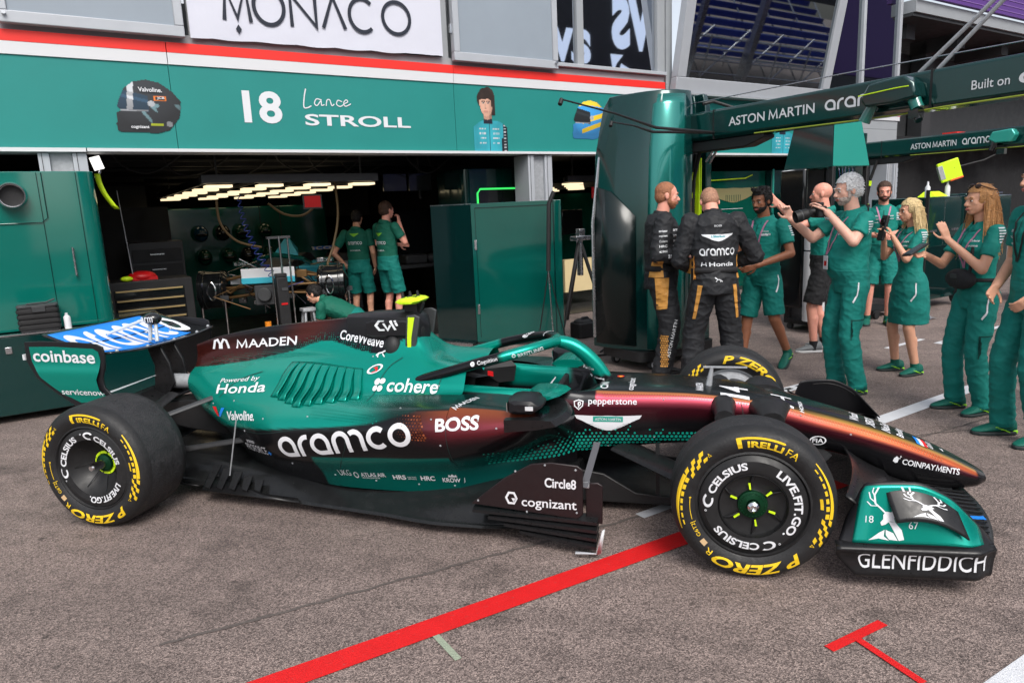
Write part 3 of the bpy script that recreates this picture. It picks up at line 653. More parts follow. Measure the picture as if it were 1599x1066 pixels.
b = MB(); put(b, fit2(text2d('ASTON MARTIN', .012), -2.02, -1.14, 2.335, 2.425), BF(2.275)); put(b, fit2(round_word('aramco', .2), -1.05, -.42, 2.335, 2.42), BF(2.275)); put(b, fit2(text2d('Built on', .006), .04, .27, 2.325, 2.385), BF(2.275)); put(b, fit2(text2d('cohere', .02), .32, .86, 2.318, 2.42), BF(2.275)); b.build('lettering', WHITE_G, b1, smooth=False, fixn=False)
b = MB(); P = [(.66, 2.36), (.6, 2.46), (.34, 2.48), (.27, 2.42), (.25, 2.32), (.4, 2.3), (.62, 2.3)]
b.prism(P, Matrix(((0, 0, 1, 2.12), (1, 0, 0, 0), (0, 1, 0, 0), (0, 0, 0, 1))), .16); b.build('camera_housing', TEAL_D, t, bevel=.015)
b = MB(); b.cyl((2.2, .6, 2.32), (2.19, .66, 2.2), .035, .045); b.cyl((2.2, .32, 2.36), (2.18, .26, 2.24), .045, .045); b.build('camera_tube', TEAL_C, t)
b = MB(); b.box(2.15, 2.23, .24, .31, 2.18, 2.24); b.cyl((2.19, .27, 2.2), (2.17, .24, 2.16), .025); b.build('lens_cluster', BLACKG, t)
b = MB(); b.tube([(2.116, .67, 2.385), (2.116, .4, 2.40), (2.116, .3, 2.40)], .004); b.build('yellow_trim', LIME, t)
for dn in (0, .13):
    b = MB(); b.tube([(2.4, .38-dn, 2.52), (2.42, -.02-dn*.6, 2.86), (2.44, -.4-dn*.6, 3.2)], .015); b.build('stay_tube', GALV, t)
b = MB(); b.tube([(2.4, 2.6, 2.62), (2.4, 1.0, 2.62), (2.4, -1.5, 2.58), (2.4, -3.2, 2.56)], .005); b.build('wire', STEEL, t)
b = MB(); b.tube([(2.4, 2.45, 2.6), (2.5, 2.4, 2.62), (2.7, 2.3, 2.55), (2.75, 2.2, 2.5)], .016); b.build('cable', BLACK, t)
b = MB(); b.tube([(2.5, 2.62, 2.14), (2.5, 2.68, 1.9), (2.48, 2.66, 1.5), (2.5, 2.7, 1.05), (2.5, 2.69, .5)], .02); b.tube([(2.42, 2.5, 2.14), (2.45, 2.6, 1.9), (2.44, 2.62, 1.5), (2.47, 2.66, 1.05)], .018); h = b.build('air_hose', BLACK, t)
b = MB()
for z, n_ in ((1.72, 2.665), (1.38, 2.665), (1.06, 2.69), (1.9, 2.67)): b.cyl((2.495, n_, z), (2.495, n_, z+.06), .024); b.cyl((2.445, n_-.045, z-.02), (2.445, n_-.045, z+.035), .023)
b.build('yellow_band', LIME, h)
b = MB(); b.cyl((2.44, 2.3, 2.2), (2.42, 2.42, 2.05), .012); b.cyl((2.48, 2.3, 2.2), (2.47, 2.42, 2.03), .012); b.build('coupling', STEEL, h)
for tip, mid in (((-.55, .82, 2.27), (.9, 1.55, 2.235)), ((.28, 1.35, 2.235), (1.2, 1.9, 2.25))):
    b = MB(); b.tube([tip, tuple((Vector(tip)+Vector(mid))/2-Vector((0, 0, -.012))), mid, (2.28, 2.2, 2.3)], [.005, .007, .012, .014]); b.cyl(tip, (tip[0]-.02, tip[1]-.01, tip[2]-.03), .013); b.build('marker_rod', BLACK, t)
b = MB(); put(b, wings2(.26), Matrix.Translation((1.571, 2.98, 1.5)) @ BF(0)); 
# gantry 2
t = thing('pit_gantry', 'gantry tower with pale teal hood and open black frame holding a white gas cylinder', 'gantry', (5.0, 2.9, 0), pit=True, group=GR1)
b = MB(); T0 = [(4.66, 2.5), (5.42, 2.5), (5.42, 3.1), (4.66, 3.1)]; T1 = [(4.72, 2.56), (5.22, 2.56), (5.2, 3.0), (4.74, 3.0)]
b.grid([[Vector((*q, 2.0)) for q in T0], [Vector((*q, 2.75)) for q in T1]], closed=True, caps=True); b.build('hood', TEAL_L, t, bevel=.012)
b = MB(); b.add([(4.64, 2.5, 2.0), (4.64, 3.15, 2.0), (4.70, 3.0, 2.75), (4.70, 2.54, 2.75), (4.655, 2.5, 2.0), (4.655, 3.15, 2.0), (4.715, 3.0, 2.75), (4.715, 2.54, 2.75)], [(0, 1, 2, 3), (7, 6, 5, 4), (0, 4, 5, 1), (1, 5, 6, 2), (2, 6, 7, 3), (3, 7, 4, 0)]); b.build('side_panel', TEAL_D, t)
b = MB()
for q in ((4.66, 2.5), (5.36, 2.5), (4.66, 3.05), (5.36, 3.05)): b.box(q[0], q[0]+.06, q[1], q[1]+.06, .12, 2.0)
b.box(4.66, 5.42, 2.5, 3.11, .08, .14); b.box(4.74, 5.34, 3.06, 3.1, .14, 2.0); b.box(4.72, 5.36, 2.51, 2.55, 1.28, 1.32); b.build('frame', BLACK, t, bevel=.008)
b = MB(); b.grid([[Vector((4.58-.0*k, 2.82+.0*k, z)), Vector((4.64, 2.80, z)), Vector((4.66, 3.1, z)), Vector((4.58, 3.16, z))] for k, z in enumerate((.3, 1.0, 1.6, 2.0))], closed=True, caps=True); b.build('black_side_shell', BLACKG, t, bevel=.02)
b = MB(); b.lathe([(0, 0), (.13, 0), (.13, .85), (0, .86)], Matrix.Translation((4.62, 2.66, .16)), 20); b.lathe([(0, 0), (.13, 0), (.13, .34), (.06, .46), (.03, .5), (0, .5)], Matrix.Translation((4.62, 2.66, 1.03)), 20); b.build('gas_cylinder', WHITE, t)
b = MB()
for i in range(7): b.tube([(4.78+.07*i, 2.6, 2.0), (4.78+.07*i, 2.58+.02*sin(i*2), 1.8), (4.8+.07*i, 2.6, 1.62)], .01)
b.box(4.74, 5.3, 2.56, 2.6, 1.76, 1.78); b.box(4.74, 5.3, 2.56, 2.6, 1.6, 1.615); b.build('valve_rack', CHROME, t)
b = MB(); b.box(5.0, 5.36, 2.44, 2.49, .3, 1.5); b.box(4.99, 5.37, 2.44, 2.46, 1.5, 1.54); b.build('control_door', BLACKG, t, bevel=.01)
for q in ((4.72, 2.56), (5.36, 2.56), (4.72, 3.05), (5.36, 3.05)):
    b = MB(); b.cyl((q[0]-.02, q[1], .04), (q[0]+.02, q[1], .04), .04); b.build('castor', DARKG, t)
# gantry 3 further right
t = thing('pit_gantry', 'farther gantry with shorter lettered boom above the blonde woman and green cart', 'gantry', (8.6, 4.9, 0), pit=True, group=GR1)
b = MB(); rbox(b, 8.3, 8.95, 4.62, 5.3, .1, 2.7, .08); b.build('tower_shell', TEAL_D, t, bevel=.01)
b1 = boom(t, 8.62, 4.55, -3.0, joint=1.9)
b = MB(); put(b, fit2(text2d('ASTON MARTIN', .012), -3.66, -2.98, 2.325, 2.425), BF(8.495)); put(b, fit2(round_word('aramco', .2), -2.9, -2.45, 2.325, 2.42), BF(8.495)); b.build('lettering', WHITE_G, b1, smooth=False, fixn=False)
b = MB(); P = [(2.5, 2.36), (2.45, 2.46), (2.2, 2.48), (2.15, 2.4), (2.2, 2.3), (2.4, 2.3)]
b.prism(P, Matrix(((0, 0, 1, 8.36), (1, 0, 0, 0), (0, 1, 0, 0), (0, 0, 0, 1))), .14); b.build('camera_housing', TEAL_L, t, bevel=.015)
b = MB(); b.cyl((8.42, 2.42, 2.32), (8.41, 2.46, 2.2), .04); b.box(8.38, 8.46, 2.28, 2.38, 2.14, 2.22); b.build('camera_tube', BLACKG, t)
b = MB(); b.tube([(8.5, 4.2, 2.2), (8.5, 4.3, 1.9), (8.5, 4.34, 1.6), (8.5, 4.33, 1.35)], .025); h = b.build('air_hose', BLACK, t)
b = MB(); b.cyl((8.495, 4.3, 1.88), (8.495, 4.31, 1.8), .03); b.cyl((8.495, 4.335, 1.5), (8.495, 4.335, 1.4), .03); b.build('yellow_band', LIME, h)
# ------------------------------------------------------------------ right hand garage and equipment
t = thing('team_board', 'dark green garage wall panel with pale wings emblem and white lettering', 'panel', (7.7, 6.5, 0), pit=True)
b = MB(); b.box(5.6, 8.64, 6.5, 6.56, 0, 2.2); b.build('board', GREEN_IN, t, bevel=.01)
b = MB(); w_ = fit2(wings2(1.), 6.82, 8.62, 1.62, 1.9); put(b, ([(x, y) for x, y in w_[0]], w_[1]), PITM(0, 6.495, 0)); b.build('emblem', mat('gold_silver', srgb(190, 180, 130), .3, metal=.6), t, smooth=False, fixn=False)
b = MB()
for i in range(9): x = 7.5+.05*i; b.box(x, x+.008, 6.49, 6.494, 1.64, 1.76)
b.build('feathers', GREEN_IN, t)
b = MB(); put(b, fit2(round_word('aramco', .2), 6.95, 7.98, 1.28, 1.42), PITM(0, 6.494, 0)); put(b, fit2(text2d('FORMULA ONE TEAM', .006), 6.8, 7.98, 1.12, 1.2), PITM(0, 6.494, 0)); b.box(6.8, 7.98, 6.49, 6.496, 1.5, 1.507); b.build('lettering', WHITE_G, t, smooth=False, fixn=False)
b = MB(); b.tube([(6.7, 6.46, 2.02), (8.0, 6.46, 2.06), (8.2, 6.46, 2.12)], .01); b.build('light_line', LIME, t)
t = thing('service_column', 'teal service column with a round chrome port beside the open gantry', 'column', (8.95, 6.4, 0), pit=True)
b = MB(); b.box(8.66, 9.5, 6.36, 6.9, 0, 2.2); b.build('body', TEAL_D, t, bevel=.02)
b = MB(); b.box(8.66, 8.7, 6.34, 6.36, 0, 2.22); b.build('light_edge', TEAL_L, t)
b = MB(); b.lathe([(.13, 0), (.14, .03), (.11, .05), (.09, .02), (0, .02)], Matrix.Translation((9.1, 6.36, 1.95)) @ Matrix.Rotation(R(90), 4, 'X'), 24); b.build('port', CHROME, t)
t = thing('tyre_cart', 'dark green glossy equipment cart with lime stop board parts on top, behind the women', 'cart', (7.5, 3.0, 0), pit=True)
b = MB(); rbox(b, 7.0, 8.1, 2.6, 3.4, .14, 1.58, .05); b.build('body', TEAL_D, t, bevel=.008)
b = MB(); b.box(6.97, 7.0, 2.56, 2.6, .1, 1.68); b.box(8.1, 8.14, 2.56, 2.6, .1, 1.68); b.tube([(8.2, 2.6, .7), (8.2, 2.55, 1.5), (8.26, 2.5, 1.55)], .012); b.build('upright', BLACK, t)
b = MB(); b.box(7.02, 8.08, 2.59, 2.6, .2, .9); b.build('lower_door', GLASS2, t)
for q in ((7.0, 2.6), (8.05, 2.6)):
    b = MB(); b.lathe([(.06, -.03), (.12, -.03), (.13, 0), (.12, .03), (.06, .03)], Matrix.Translation((q[0]-.1, q[1]-.06, .13)) @ Matrix.Rotation(R(90), 4, 'Y'), 24); wh = b.build('wheel', BLACK, t)
    b = MB(); b.cyl((q[0]-.13, q[1]-.06, .13), (q[0]-.07, q[1]-.06, .13), .05); b.build('hub', GALV, wh)
for i, s_ in enumerate((7.3, 7.85)):
    b = MB(); b.lathe([(0, 0), (.035, 0), (.035, .14), (.015, .17), (.012, .22), (0, .22)], Matrix.Translation((s_, 2.75, 1.58)), 14)
    solo(b, 'spray_bottle', WHITE, ['white bottle standing on the left of the green cart', 'white bottle standing on the right of the green cart'][i], 'bottle', (s_, 2.75, 1.58), group='bottles on the green cart')
b = MB(); b.add([(7.42, 2.7, 1.585), (7.78, 2.7, 1.585), (7.72, 2.8, 1.66), (7.5, 2.8, 1.66), (7.42, 2.95, 1.585), (7.78, 2.95, 1.585), (7.72, 2.9, 1.66), (7.5, 2.9, 1.66)], [(0, 1, 2, 3), (5, 4, 7, 6), (3, 2, 6, 7), (0, 3, 7, 4), (1, 5, 6, 2), (0, 4, 5, 1)]); solo(b, 'folded_cloth', LIME, 'fluorescent yellow folded cloth lying on the green cart', 'cloth', (7.6, 2.8, 1.585))
t = thing('stop_board', 'fluorescent yellow stop board on a black pole above the green cart', 'sign', (7.85, 2.75, 1.95), pit=True)
M_ = Matrix.Translation((7.83, 2.72, 1.95)) @ Matrix.Rotation(R(-46), 4, 'Z') @ Matrix.Rotation(R(-18), 4, 'Y')
b = MB(); b.box(-.15, .13, -.03, .03, -.14, .14, M_); b.build('board', LIME, t, bevel=.012)
b = MB(); b.box(-.04, .13, -.032, .032, -.155, -.125, M_); b.build('tip', mat('orange_tip', srgb(255, 110, 50), .5), t, bevel=.008)
b = MB(); b.box(-.158, -.09, -.034, .034, -.1, .1, M_); b.build('grip', GALV, t, bevel=.005)
b = MB(); b.tube([(7.84, 2.68, 1.98), (8.2, 2.45, 2.07), (8.55, 2.35, 2.2)], .012); b.build('pole', BLACK, t)
b = MB(); b.box(9.0, 9.9, 5.2, 5.9, 0, 1.75); solo(b, 'flight_case', DARKG, 'large dark case standing in the shadowy garage at right', 'case', (9.4, 5.5, 0), bevel=.02)
b = MB(); b.box(10.4, 12.0, 3.6, 4.4, 0, 1.55); b.box(10.5, 11.9, 3.7, 4.3, 1.552, 1.6); solo(b, 'dark_cabinet', TEAL_D, 'dark teal cabinet behind the green cart at right', 'cabinet', (11, 4, 0), bevel=.02)
def rag(mb, c, r, h, seed):
    n = 9; 
    mb.grid([[Vector((c[0]+r*(2*i/n-1)*(1+.1*noise.noise(Vector((j*.9, seed, 1)))), c[1]+r*.6*(2*j/n-1)*(1+.15*noise.noise(Vector((i*.9, seed, 4)))), c[2]+max(.004, h*(1-((2*i/n-1)**2+(2*j/n-1)**2)*.5)*(.6+.6*noise.noise(Vector((i*.7, j*.7, seed))))))) for j in range(n+1)] for i in range(n+1)])
    return mb
b = MB(); rag(b, (6.3, 2.3, 0), .26, .1, 2.2); solo(b, 'foil_bag', mat('silver_foil', (.6, .6, .62), .3, metal=.7), 'crumpled silver bag on the ground behind the blonde woman', 'bag', (6.3, 2.3, 0))
t = thing('wheel_trolley', 'low black trolley with small wheels on the ground beside the silver bag', 'trolley', (6.6, 2.75, 0), pit=True)
b = MB(); b.box(6.0, 6.6, 2.7, 3.0, .08, .12); b.tube([(6.0, 2.85, .12), (5.95, 2.85, .5), (6.0, 2.85, .9)], .015); b.build('frame', BLACK, t)
for q in ((6.05, 2.68), (6.55, 2.68), (6.05, 3.02), (6.55, 3.02)):
    b = MB(); b.cyl((q[0], q[1]-.015, .06), (q[0], q[1]+.015, .06), .06); b.build('wheel', BLACK, t)
t = thing('black_trolley', 'black trolley frame with yellow strap at the right edge behind the brunette woman', 'trolley', (9.0, 1.9, 0), pit=True)
b = MB(); b.box(8.8, 9.6, 1.4, 2.2, .12, .55); b.box(8.8, 8.86, 1.4, 2.2, .55, .95); b.tube([(8.6, 1.6, .5), (8.5, 1.6, .8), (8.9, 1.7, 1.0)], .03); b.build('frame', BLACK, t, bevel=.02)
for q in ((8.85, 1.36), (9.5, 1.36)):
    b = MB(); b.cyl((q[0], q[1]-.03, .1), (q[0], q[1]+.03, .1), .1); b.build('wheel', BLACK, t)
b = MB(); b.tube([(8.95, 1.38, .9), (8.9, 1.36, 1.45), (9.1, 1.36, 1.2), (9.0, 1.36, .9), (9.25, 1.36, 1.3)], .025); b.build('strap', LIME, t)

# ------------------------------------------------------------------ inside the main garage
def rig(name, label, s0, s1, nc, n0, n1, nr, z, grp):
    t = thing(name, label, 'lamp', ((s0+s1)/2, (n0+n1)/2, z), pit=True, group=grp)
    b = MB(); b.box(s0-.2, s1+.2, n0-.12, n0-.04, z+.05, z+.15); b.box(s0-.2, s1+.2, n1+.04, n1+.12, z+.05, z+.15); b.box(s0-.2, s0-.12, n0, n1, z+.05, z+.13); b.box(s1+.12, s1+.2, n0, n1, z+.05, z+.13)
    for i in range(nc):
        x = s0+(s1-s0)*i/(nc-1); b.box(x-.2, x-.17, n0, n1, z+.04, z+.08); b.box(x+.17, x+.2, n0, n1, z+.04, z+.08)
    for x in (s0, s1): b.cyl((x, n0, z+.15), (x, n0, 2.75), .012); b.cyl((x, n1, z+.15), (x, n1, 2.75), .012)
    b.build('frame', DARKG, t)
    for i in range(nc):
        for j in range(nr):
            x = s0+(s1-s0)*i/(nc-1); y = n0+(n1-n0)*j/(nr-1)
            b = MB(); b.box(x-.15, x+.15, y-.11, y+.11, z, z+.03); b.build('lamp_strip', LAMP, t)
    return t
rig('light_rig', 'overhead lamp rig with rows of warm lamp strips above the stripped race car', -1.35, .5, 4, 6.8, 11.2, 6, 2.09, 'garage light rigs')
rig('light_rig', 'overhead lamp rig in the second garage right of the grey pillar', 4.6, 6.9, 4, 7.4, 11.2, 5, 2.05, 'garage light rigs')
b = MB(); b.box(-.26, 0.0, 7.02, 7.03, 1.8, 1.99); b.box(-.24, -.02, 7.015, 7.02, 1.82, 1.97, mi=1); o = solo(b, 'red_plate', [DARKG, REDM], 'red plate hanging under the lamp rig above the stripped race car', 'sign', (-.13, 7.02, 1.8))
b = MB(); b.box(4.7, 5.0, 7.0, 7.01, 1.8, 1.99); solo(b, 'red_plate', REDM, 'red plate hanging under the lamp rig of the second garage', 'sign', (4.85, 7, 1.8))
t = thing('garage_divider', 'dark green glossy divider wall with helmets mounted behind the stripped race car', 'wall', (-.3, 10.5, 0), pit=True)
b = MB(); b.box(-1.6, 1.15, 10.45, 10.6, 0, 1.93); b.build('wall_panel', GREEN_IN, t, bevel=.02)
b = MB(); b.box(.3, .31, 10.44, 10.45, 0, 1.93); b.box(-.05, -.04, 10.44, 10.45, 0, 1.93); b.build('joint', BLACK, t)
HELM = [mat('helmet_green', srgb(14, 60, 44), .12, coat=.5), mat('helmet_blue', srgb(20, 60, 85), .12, coat=.5), BLACKG]
hl = ['leftmost in the top row', 'second in the top row', 'third in the top row', 'rightmost in the top row', 'leftmost in the lower row', 'second in the lower row', 'third in the lower row', 'rightmost in the lower row']
hh = ['blue', 'black', 'dark green', 'dark green', 'dark green', 'dark green', 'black', 'dark green']
for i, (s_, z) in enumerate([(-1.07, 1.5), (-.72, 1.5), (-.4, 1.5), (-.02, 1.5), (-1.05, 1.1), (-.66, 1.1), (-.35, 1.1), (0.02, 1.1)]):
    t = thing('helmet', f'{hh[i]} racing helmet mounted on the divider wall, {hl[i]}', 'helmet', (s_, 10.3, z), pit=True, group='helmets on the divider wall')
    b = MB(); b.ell((s_, 10.3, z), (.12, .14, .14), n=20, m=14); b.build('shell', HELM[{'blue': 1, 'black': 2}.get(hh[i], 0)], t)
    b = MB(); b.ell((s_, 10.28, z-.02), (.112, .135, .05), n=20, m=10); b.build('visor', BLACKG, t)
    b = MB(); b.cyl((s_, 10.3, z), (s_, 10.45, z), .03); b.build('mount', DARKG, t)
# tool cabinet
t = thing('tool_cabinet', 'black tool cabinet with brass edged drawers inside the garage at left', 'cabinet', (-2.3, 7.2, 0), pit=True)
b = MB(); b.box(-2.7, -1.75, 7.0, 7.6, .05, 1.02); b.build('body', BLACK, t, bevel=.01)
BR = mat('brass_edge', srgb(190, 165, 115), .35, metal=.5)
for i in range(5):
    b = MB(); b.box(-2.62, -1.85, 6.985, 7.0, .36+.115*i, .465+.115*i); d = b.build('drawer', BLACKG, t, bevel=.003)
    b = MB(); b.box(-2.6, -1.87, 6.965, 6.985, .44+.115*i, .458+.115*i); b.build('handle', BR, d)
b = MB(); b.ell((-2.28, 7.2, 1.06), (.16, .12, .07)); b.box(-2.42, -2.12, 7.1, 7.35, 1.02, 1.06); solo(b, 'red_peaked_cap', REDM, 'red cap lying on the black tool cabinet', 'cap', (-2.28, 7.2, 1.02))
b = MB(); b.ell((-2.46, 7.08, 1.05), (.07, .06, .035)); solo(b, 'yellow_glove', LIME, 'yellow glove lying left on the black tool cabinet', 'glove', (-2.46, 7.08, 1.02))
b = MB(); b.cyl((-2.38, 7.15, 1.05), (-2.42, 7.2, 2.1), .006); solo(b, 'thin_rod', GALV, 'thin upright rod standing on the black tool cabinet', 'rod', (-2.4, 7.2, 1.05))
b = MB(); b.box(-2.85, -1.62, 9.5, 9.6, 0, 1.95); solo(b, 'dark_board', BLACK, 'dark board wall behind the black tool cabinet', 'board', (-2.2, 9.5, 0))
# hoses
def hose(name, pts, r, m, lab, cat='hose'):
    P = [Vector(q) for q in pts]; out = []
    for i in range(len(P)-1):
        a, b2, c, d = P[max(i-1, 0)], P[i], P[i+1], P[min(i+2, len(P)-1)]
        for k in range(6):
            u = k/6; out.append(.5*((2*b2)+(-a+c)*u+(2*a-5*b2+4*c-d)*u*u+(-a+3*b2-3*c+d)*u**3))
    out.append(P[-1]); mb = MB(); mb.tube(out, r); return solo(mb, name, m, lab, cat, tuple(P[0]))
hose('air_hose', [(.3, 7.3, 2.2), (.3, 7.3, 1.7), (.2, 7.3, 1.3), (.08, 7.3, 1.0), (.02, 7.3, .6), (0, 7.2, .1)], .018, BROWN, 'brown air hose hanging from the right end of the lamp rig')
hose('air_hose', [(-1.3, 7.3, 1.95), (-1.28, 7.3, 1.65), (-1.1, 7.3, 1.42), (-.8, 7.3, 1.32)], .016, BROWN, 'brown air hose looping down left of the stripped race car')
hose('air_hose', [(-.6, 7.5, 1.9), (-.4, 7.5, 1.75), (-.15, 7.5, 1.72), (.05, 7.5, 1.85), (.1, 7.5, 2.0)], .016, BROWN, 'brown air hose hanging in a short loop under the red plate')
pts = []
for i in range(520):
    u = i/519; pts.append((-1.13+.42*u*u+.05*cos(u*100)*(.4+.6*u), 6.75+.05*sin(u*100)*(.4+.6*u), 1.98-1.18*u+.012*cos(u*100)))
b = MB(); b.tube(pts+[(-.78, 6.75, .76), (-.6, 6.75, .82), (-.45, 6.7, .86)], .006, 6); solo(b, 'coiled_hose', BLUEDK, 'blue coiled air line hanging in front of the stripped race car', 'hose', (-1.1, 6.75, 2))
b = MB(); b.box(-.02, .14, 7.2, 7.3, 2.14, 2.2); b.cyl((.06, 7.25, 2.2), (.06, 7.25, 2.26), .03); b.box(.02, .06, 7.15, 7.35, 2.1, 2.16); solo(b, 'hose_valve', BLUE, 'blue valve on top of the lamp rig', 'valve', (.05, 7.25, 2.14), bevel=.01)
# jack stand in front of the stripped car
t = thing('jack', 'tall black jack with chrome rods in front of the stripped race car', 'jack', (-.75, 6.6, 0), pit=True)
b = MB(); b.box(-.83, -.69, 6.55, 6.68, .05, .95); b.box(-.85, -.67, 6.53, 6.7, .0, .06); b.box(-.83, -.69, 6.56, 6.66, .95, 1.0); b.build('body', BLACK, t, bevel=.01)
b = MB(); b.cyl((-.86, 6.6, .3), (-.86, 6.6, 1.45), .012); b.cyl((-.63, 6.6, .3), (-.63, 6.6, 1.45), .012); b.cyl((-.74, 6.58, .9), (-.74, 6.58, 1.47), .014); b.build('rod', CHROME, t)
b = MB(); b.box(-.89, -.6, 6.57, 6.63, 1.44, 1.47); b.box(-.78, -.7, 6.54, 6.55, .78, .82); b.build('cross_bar', DARKG, t)
b = MB(); b.box(-.8, -.72, 6.54, 6.549, .6, .625); b.build('red_label', REDM, t)
t = thing('white_stand', 'small white metal stand on the garage floor beside the black jack', 'stand', (-.45, 6.6, 0), pit=True)
b = MB()
for q in ((-.55, 6.5), (-.35, 6.5), (-.55, 6.75), (-.35, 6.75)): b.tube([(*q, 0), (-.45+(q[0]+.45)*.5, 6.6+(q[1]-6.6)*.4, .48)], .018)
b.build('legs', GALV, t)
b = MB(); b.box(-.54, -.36, 6.52, 6.7, .48, .52); b.build('top_plate', GALV, t, bevel=.005)
b = MB(); b.lathe([(0, 0), (.04, 0), (.04, .1), (0, .1)], Matrix.Translation((-.98, 6.6, .3)), 14); b.lathe([(.041, .01), (.041, .04)], Matrix.Translation((-.98, 6.6, .3)), 14, mi=1)
solo(b, 'orange_pot', [mat('orange_pot', srgb(220, 130, 30), .5), PRC], 'small orange pot left of the black jack', 'pot', (-.98, 6.6, .3))
b = MB(); b.box(-1.15, -.85, 6.5, 6.8, .0, .29); solo(b, 'grey_crate', DARKG, 'grey crate under the orange pot', 'crate', (-1, 6.6, 0), bevel=.01)

# stripped race car (local frame: x across the car, y towards its tail)
BRZ = mat('bronze_carbon', srgb(120, 92, 58), .35, metal=.5)
t = bpy.data.objects.new('stripped_race_car', None); COL.objects.link(t); t.location = SNW(-.68, 7.3, 0); t.rotation_euler = (0, 0, ANG+R(-24))
BASE[t.name] = Vector((0, 0, 0)); tag(t, 'stripped race car with bare wheel drums on stands inside the garage', 'car')
b = MB(); rows = []
for y, hw, z0, z1 in ((-.35, .2, .72, 1.02), (0, .22, .68, 1.05), (.8, .3, .6, 1.1), (1.6, .35, .55, 1.15), (2.4, .3, .55, 1.1), (3.4, .15, .6, .95)):
    rows.append([Vector((x*hw, y, z0+(z1-z0)*q)) for x, q in ((-1, .2), (-1, .75), (-.7, 1), (.7, 1), (1, .75), (1, .2), (.6, 0), (-.6, 0))])
b.grid(rows, closed=True, caps=True); b.build('chassis', CARBONM, t)
b = MB(); b.box(-.34, .34, -.38, -.36, .92, 1.06); b.build('bulkhead', WHITE, t, bevel=.01)
b = MB(); b.box(-.34, .34, -.4, -.382, .86, .94); b.build('nose_joint', mat('cyan_paint', srgb(60, 170, 190), .4), t, bevel=.01)
b = MB(); b.box(-.18, .2, -.44, -.36, .58, .84); b.cyl((-.05, -.5, .72), (-.05, -.36, .72), .09); b.build('steering_rack', DARKG, t, bevel=.01)
b = MB(); b.add([(-.2, 1.1, 1.12), (.2, 1.1, 1.12), (.04, 1.4, 1.38), (-.04, 1.4, 1.38), (0, 2.4, 1.2)], [(0, 1, 2, 3), (1, 4, 2), (0, 3, 4), (2, 4, 3)]); b.build('airbox', MATS['cyan_paint'], t)
b = MB(); b.tube([(-.38, 1.0, 1.0), (-.32, .5, 1.12), (0, .2, 1.2), (.32, .5, 1.12), (.38, 1.0, 1.0)], .035); b.build('halo', GREEN_IN, t)
b = MB(); b.box(-.55, .55, 3.5, 3.75, 1.1, 1.16); b.box(-.57, -.55, 3.4, 3.9, .6, 1.2); b.box(.55, .57, 3.4, 3.9, .6, 1.2); b.build('rear_wing', BLUE, t, bevel=.01)
b = MB(); put(b, fit2(text2d('aramco', .02), -.45, .45, 1.1, 1.16), Matrix(((1, 0, 0, 0), (0, 0, 1, 3.49), (0, 1, 0, 0), (0, 0, 0, 1)))); b.build('rear_wing_lettering', WHITE_G, t, smooth=False, fixn=False)
for sx in (-1, 1):
    b = MB(); My = Matrix.Translation((sx*.76, 0, .78)) @ Matrix.Rotation(R(90)*sx, 4, 'Y')
    b.lathe([(0, -.17), (.2, -.17), (.25, -.13), (.25, .14), (.262, .15), (.262, .19), (.16, .2), (.06, .24), (0, .24)], My, 32); dr = b.build('wheel_drum', BLACKG, t)
    b = MB()
    for h in (-.13, -.1, .12): b.lathe([(.25, h-.008), (.263, h), (.25, h+.008)], My, 32)
    b.build('drum_ring', CHROME, dr)
    b = MB(); b.tube([Vector((sx*.76+.05*cos(a), -.262, .78+.12*sin(a))) for a in [2*pi*i/20 for i in range(21)]], .012); b.build('drum_vent', CHROME, dr)
    for q in (((.62, -.05, .9), (.2, -.25, .98)), ((.62, .05, .9), (.2, .45, .98)), ((.62, -.05, .66), (.15, -.28, .72)), ((.62, .05, .66), (.18, .5, .66)), ((.62, 0, .7), (.2, .1, 1.0)), ((.62, -.1, .8), (.15, -.3, .82))):
        b = MB(); b.tube([(sx*q[0][0], *q[0][1:]), (sx*q[1][0], *q[1][1:])], .017); b.build('suspension_arm', BRZ, t)
    b = MB(); b.box(sx*.62-.11, sx*.62+.11, .9, .98, 1.02, 1.09); m_ = b.build('mirror', GREEN_IN, t, bevel=.01)
    b = MB(); put(b, fit2(text2d('BOSS', .02), sx*.62-.08, sx*.62+.08, 1.035, 1.075), Matrix(((1, 0, 0, 0), (0, 0, 1, .893), (0, 1, 0, 0), (0, 0, 0, 1)))); b.build('mirror_lettering', WHITE_G, m_, smooth=False, fixn=False)
    b = MB(); b.tube([(sx*.3, .9, .98), (sx*.62, .94, 1.03)], .01); b.build('mirror_arm', BRZ, t)
    b = MB(); b.add([(sx*.25, .35, 1.0), (sx*.6, .9, .95), (sx*.7, 1.6, .95), (sx*.35, 1.6, 1.02), (sx*.3, .6, .8), (sx*.66, 1.6, .6)], [(0, 1, 2, 3), (0, 4, 1), (1, 4, 5, 2)]); b.build('sidepod', MATS['cyan_paint'], t)
rg2 = random.Random(5)
for i in range(14):
    b = MB(); x0 = rg2.uniform(-.5, .5); y0 = rg2.uniform(-.45, .6); z0 = rg2.uniform(.7, 1.1); b.tube([(x0, y0, z0), (x0+rg2.uniform(-.2, .2), y0-.08, z0+.1), (x0+rg2.uniform(-.35, .35), y0, z0-.05), (x0+rg2.uniform(-.4, .4), y0+.1, z0-.25)], .008, 6); b.build('wiring', [BLACK, STEEL, BRZ][i % 3], t)
for i in range(12):
    b = MB(); x0 = rg2.uniform(-.6, .6); y0 = rg2.uniform(-.3, .5); z0 = rg2.uniform(.55, 1.1); q_ = rg2.uniform(.03, .07); b.box(x0-q_, x0+q_, y0-.04, y0+.04, z0-q_*.7, z0+q_*.7); b.build('actuator', [GALV, DARKG, STEEL, BRZ][i % 4], t, bevel=.006)
